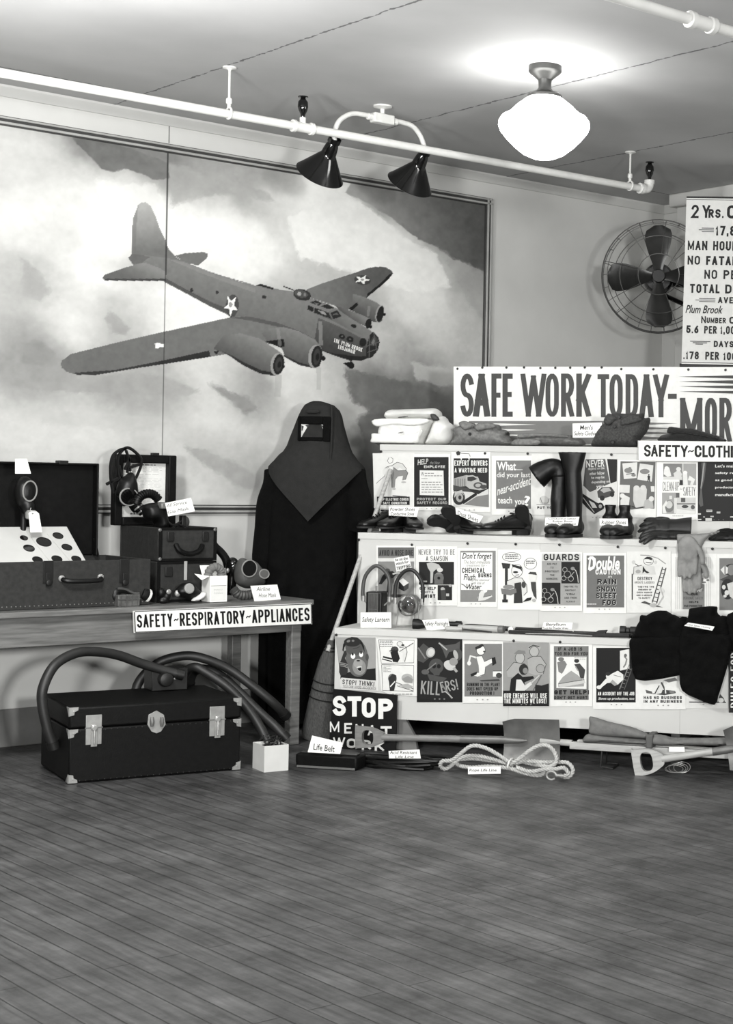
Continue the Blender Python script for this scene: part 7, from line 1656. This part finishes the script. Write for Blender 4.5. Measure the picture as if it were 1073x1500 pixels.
q = fo(t, cR_, [(548,380),(548,452)], -.55); MB().tube([(q[0][0]+.012*math.sin(a)*.4, .005+.05*math.cos(a), (q[0][1]+q[1][1])/2+(q[0][1]-q[1][1])/2*math.sin(a)) for a in (2*PI*i/20 for i in range(20))], .0045, 6, loop=True).build('white_tie', M_whitecloth, t)
q = fo(t, cR_, [(848,488)], -.55, .012); hk = MB(); hk.tube([(q[0][0]+.024*math.cos(a), -.055, .024+.02*math.sin(a)) for a in (2*PI*i/18 for i in range(17))], .006, 8).tube([(q[0][0]+.024, -.055, .026), (q[0][0]+.06, -.05, .024)], .008, 8); hk.build('snap_hook', mat('galvanised', 150, .45, .2, metal=.4), t)
fcard(-.645, cR_, [(257,437),(480,432),(480,482),(257,486)], 'white card about the rope life line, propped on the rope coil', [('Rope Life Line', 266, 448, 452, 472)])
t = fl('dark_line_coil', 'flat coil of dark safety line on the floor below the shovel handle', 'rope', 582, -.52)
mb = MB(); r_ = random.Random(5)
for i in range(7):
    a_ = .17+.012*i-.03*(i % 3); mb.tube([(a_*math.cos(th)+.012*r_.uniform(-1, 1), .02+.075*math.sin(th)+.006*i, .010+.0125*(i//2)+.004*math.sin(3*th+i)) for th in (2*PI*j/30 for j in range(30))], .0085, 7, loop=True)
mb.build('line', M_black, t)
fcard(-.625, cF, [(694,514),(905,503),(914,565),(698,564)], 'white card about the acid resistant life line, on the dark coil', [('Acid Resistant', 702, 514, 890, 534), ('Life Line', 740, 544, 866, 562)])
# square pointed shovel lying along the stand
def d_grip(mb, x0, x1, h_, r, w_=.03):
    """a wooden D grip from x0 (bar) to x1 (neck), upright, height h_ (x-z plane)"""
    out_ = sm([(x0, -h_/2), (x0+.012, -h_/2-.004), (x0+(x1-x0)*.55, -h_/2*.96), (x0+(x1-x0)*.88, -h_*.30), (x1, -r), (x1, r), (x0+(x1-x0)*.88, h_*.30), (x0+(x1-x0)*.55, h_/2*.96), (x0+.012, h_/2+.004), (x0, h_/2)], 5)
    N_ = len(out_); inn = []
    a0, a1 = x0+.036, x0+(x1-x0)*.64
    for x, z in out_:
        d = math.atan2(z, x-(a0+a1)/2); c_, s_ = math.cos(d), math.sin(d); e = 1/max(abs(c_)**2.6+abs(s_)**2.6, 1e-6)**(1/2.6); inn.append(((a0+a1)/2+(a1-a0)/2*c_*e, (h_/2-.014)*s_*e))
    vs = []
    for y in (-w_/2, w_/2): vs += [(x, y, z) for x, z in out_]+[(x, y, z) for x, z in inn]
    fs = []
    for i in range(N_):
        j = (i+1) % N_
        fs += [(i, j, N_+j, N_+i), (2*N_+i, 3*N_+i, 3*N_+j, 2*N_+j), (i, 2*N_+i, 2*N_+j, j), (N_+i, N_+j, 3*N_+j, 3*N_+i)]
    mb.add(vs, fs)
def shovel(label, px0, py0, px1, py1, s0, s1, blade_l, blade_w, wood, grip_h, socket_f, metal):
    u0, z0 = at_d(px0, py0, s0); u1, z1 = at_d(px1, py1, s1)
    a = DP(u0, s0, z0); b = DP(u1, s1, z1); d = b-a; L_ = d.length
    t = thing('shovel', label, 'shovel', a); xax = d.normalized(); yax = Uv.cross(xax).normalized(); zax = xax.cross(yax)
    t.matrix_world = Matrix(((xax.x, yax.x, zax.x, a.x), (xax.y, yax.y, zax.y, a.y), (xax.z, yax.z, zax.z, a.z), (0, 0, 0, 1)))
    g = MB(); d_grip(g, 0, .155, grip_h, .019); g.build('d_grip', wood, t, bev=.004)
    MB().tube([(.145, 0, 0), (.3, 0, 0), (L_*socket_f, 0, 0)], [.019, .0175, .018], 14).build('shaft', wood, t)
    MB().tube([(L_*socket_f-.005, 0, 0), (L_*.85, 0, 0), (L_, 0, 0), (L_+blade_l*.30, -.012, 0), (L_+blade_l*.42, -.006, 0)], [.020, .0205, .020, .013, .004], 14).build('socket', metal, t)
    bl = MB(); nx, nz = 14, 14; vs = []
    for sd in (0, 1):
        for i in range(nx+1):
            for j in range(nz+1):
                f = i/nx; g_ = -1+2*j/nz; w_ = blade_w/2*(.86+.14*min(1, f*5)); x = L_+blade_l*f-.015*(1-abs(g_))*0; z = g_*w_
                y = -.030*abs(g_)**2.2*(1-.5*f)-.02*f*f+(.0018 if sd else 0); vs.append((x, y+.012, z))
    n1 = (nx+1)*(nz+1); fs = []
    for i in range(nx):
        for j in range(nz):
            q = [i*(nz+1)+j, (i+1)*(nz+1)+j, (i+1)*(nz+1)+j+1, i*(nz+1)+j+1]; fs.append(q); fs.append([k+n1 for k in reversed(q)])
    for i in range(nx):
        for j in (0, nz): k = i*(nz+1)+j; fs.append((k, k+nz+1, k+nz+1+n1, k+n1))
    for j in range(nz):
        for i in (0, nx): k = i*(nz+1)+j; fs.append((k, k+1, k+1+n1, k+n1))
    bl.add(vs, fs).build('blade', metal, t, smooth=50); return t
M_gripwood = mat('worn_grip_wood', 82, .45, .25, 8, .05, 40, stretch=(2, 10, 10)); M_shaftwood = mat('grey_ash_shaft', 122, .5, .2, 8, .05, 40, stretch=(2, 12, 12))
shovel('square bladed shovel lying along the front of the stand, blade in the middle', 521.5, 1079.5, 737, 1084, -.235, -.215, .30, .225, M_shaftwood, .105, .72, M_steel)
shovel('pale D handled shovel on the floor at the right, blade out of the picture', 927.5, 1118, 1064, 1098, -.33, -.30, .30, .23, M_wood_pale, .125, .93, M_steel)
# folded stretcher
cG = (850, 1030, .20783)
t = fl('folded_stretcher', 'folded canvas stretcher with pale poles strapped together, lying at the right', 'stretcher', 880, -.20)
def sq(pts, z=0.0): return outl(t, cG, pts, -.20, z)
e0 = outl(t, cR_, [(752,258)], -.20)[0]; e1 = sq([(20,292)])[0]; e2 = sq([(620,330)])[0]; far = 1.25
MB().tube([(e0[0], 0, e0[1]), (e1[0]-.06, 0, e1[1]+.004)], [.016, .017], 14).build('pole_handle', M_wood_pale, t)
sl = (e2[1]-e1[1])/(e2[0]-e1[0])
def bar(x0, x1, y, z0, hh, ww, m_, nm):
    vs = []
    MB().add([(x0, y-ww/2, z0-hh), (x1, y-ww/2, z0-hh+sl*(x1-x0)), (x1, y+ww/2, z0-hh+sl*(x1-x0)), (x0, y+ww/2, z0-hh), (x0, y-ww/2, z0), (x1, y-ww/2, z0+sl*(x1-x0)), (x1, y+ww/2, z0+sl*(x1-x0)), (x0, y+ww/2, z0)], [(3, 2, 1, 0), (4, 5, 6, 7), (0, 1, 5, 4), (1, 2, 6, 5), (2, 3, 7, 6), (3, 0, 4, 7)]).build(nm, m_, t, bev=.004)
bar(e1[0]-.07, far, 0, e1[1]+.012, .036, .034, M_wood_pale, 'pole'); bar(e1[0]-.05, far, .075, e1[1]+.012, .036, .034, M_wood_pale, 'pole')
MB().puff(sm(sq([(60,100),(90,96),(200,130),(350,165),(430,195),(482,222),(478,250),(380,245),(240,238),(100,228),(58,205),(62,150)]), 4), .03, .05, rad=.03, step=.008, wr=.004, wf=8, seed=31).build('folded_canvas', M_canvas, t, smooth=60)
MB().puff(sm(sq([(16,255),(60,215),(200,232),(360,246),(480,256),(478,290),(300,284),(150,276),(30,276)]), 4), .034, .06, rad=.025, step=.008, wr=.003, wf=8, seed=33).build('lower_canvas', M_canvas, t, smooth=60)
MB().puff(sm(sq([(508,224),(600,228),(650,242),(900,244),(1300,240),(1300,300),(1000,300),(760,298),(510,292)]), 4), .034, .06, rad=.022, step=.010, wr=.006, wf=10, seed=35).build('rolled_canvas', M_canvas, t, smooth=60)
q = sq([(470,216),(520,216),(514,315),(468,310)]); MB().prism(q[::-1], -.040, .09).build('strap', mat('strap_web', 90, .8), t, bev=.006)
for x in (e1[0]+.1, far-.2): MB().tube([(x, -.01, e1[1]-.02), (x, -.03, .012), (x+.06, -.03, .006), (x+.06, .1, .006), (x, .1, .012), (x, .08, e1[1]-.02)], .005, 6).build('stirrup_leg', M_iron, t)
card(-.255, cG, [(622,308),(730,308),(734,345),(622,343)], 'small blank white tag with a hole on the folded stretcher', [], name='paper_tag')
t = fl('wire_rings', 'small coil of thin pale wire on the floor behind the pale shovel handle', 'wire', 990, -.20)
mb = MB()
for dx, r0, tl in ((0, .05, .5), (.012, .048, .62), (.03, .042, .8), (-.01, .046, .4)): mb.tube([(dx+r0*math.cos(a), .035*math.cos(tl)*math.sin(a), .004+.032*math.sin(tl)*(1+math.sin(a))) for a in (2*PI*i/32 for i in range(32))], .0016, 5, loop=True)
mb.build('wire', M_nickel, t)
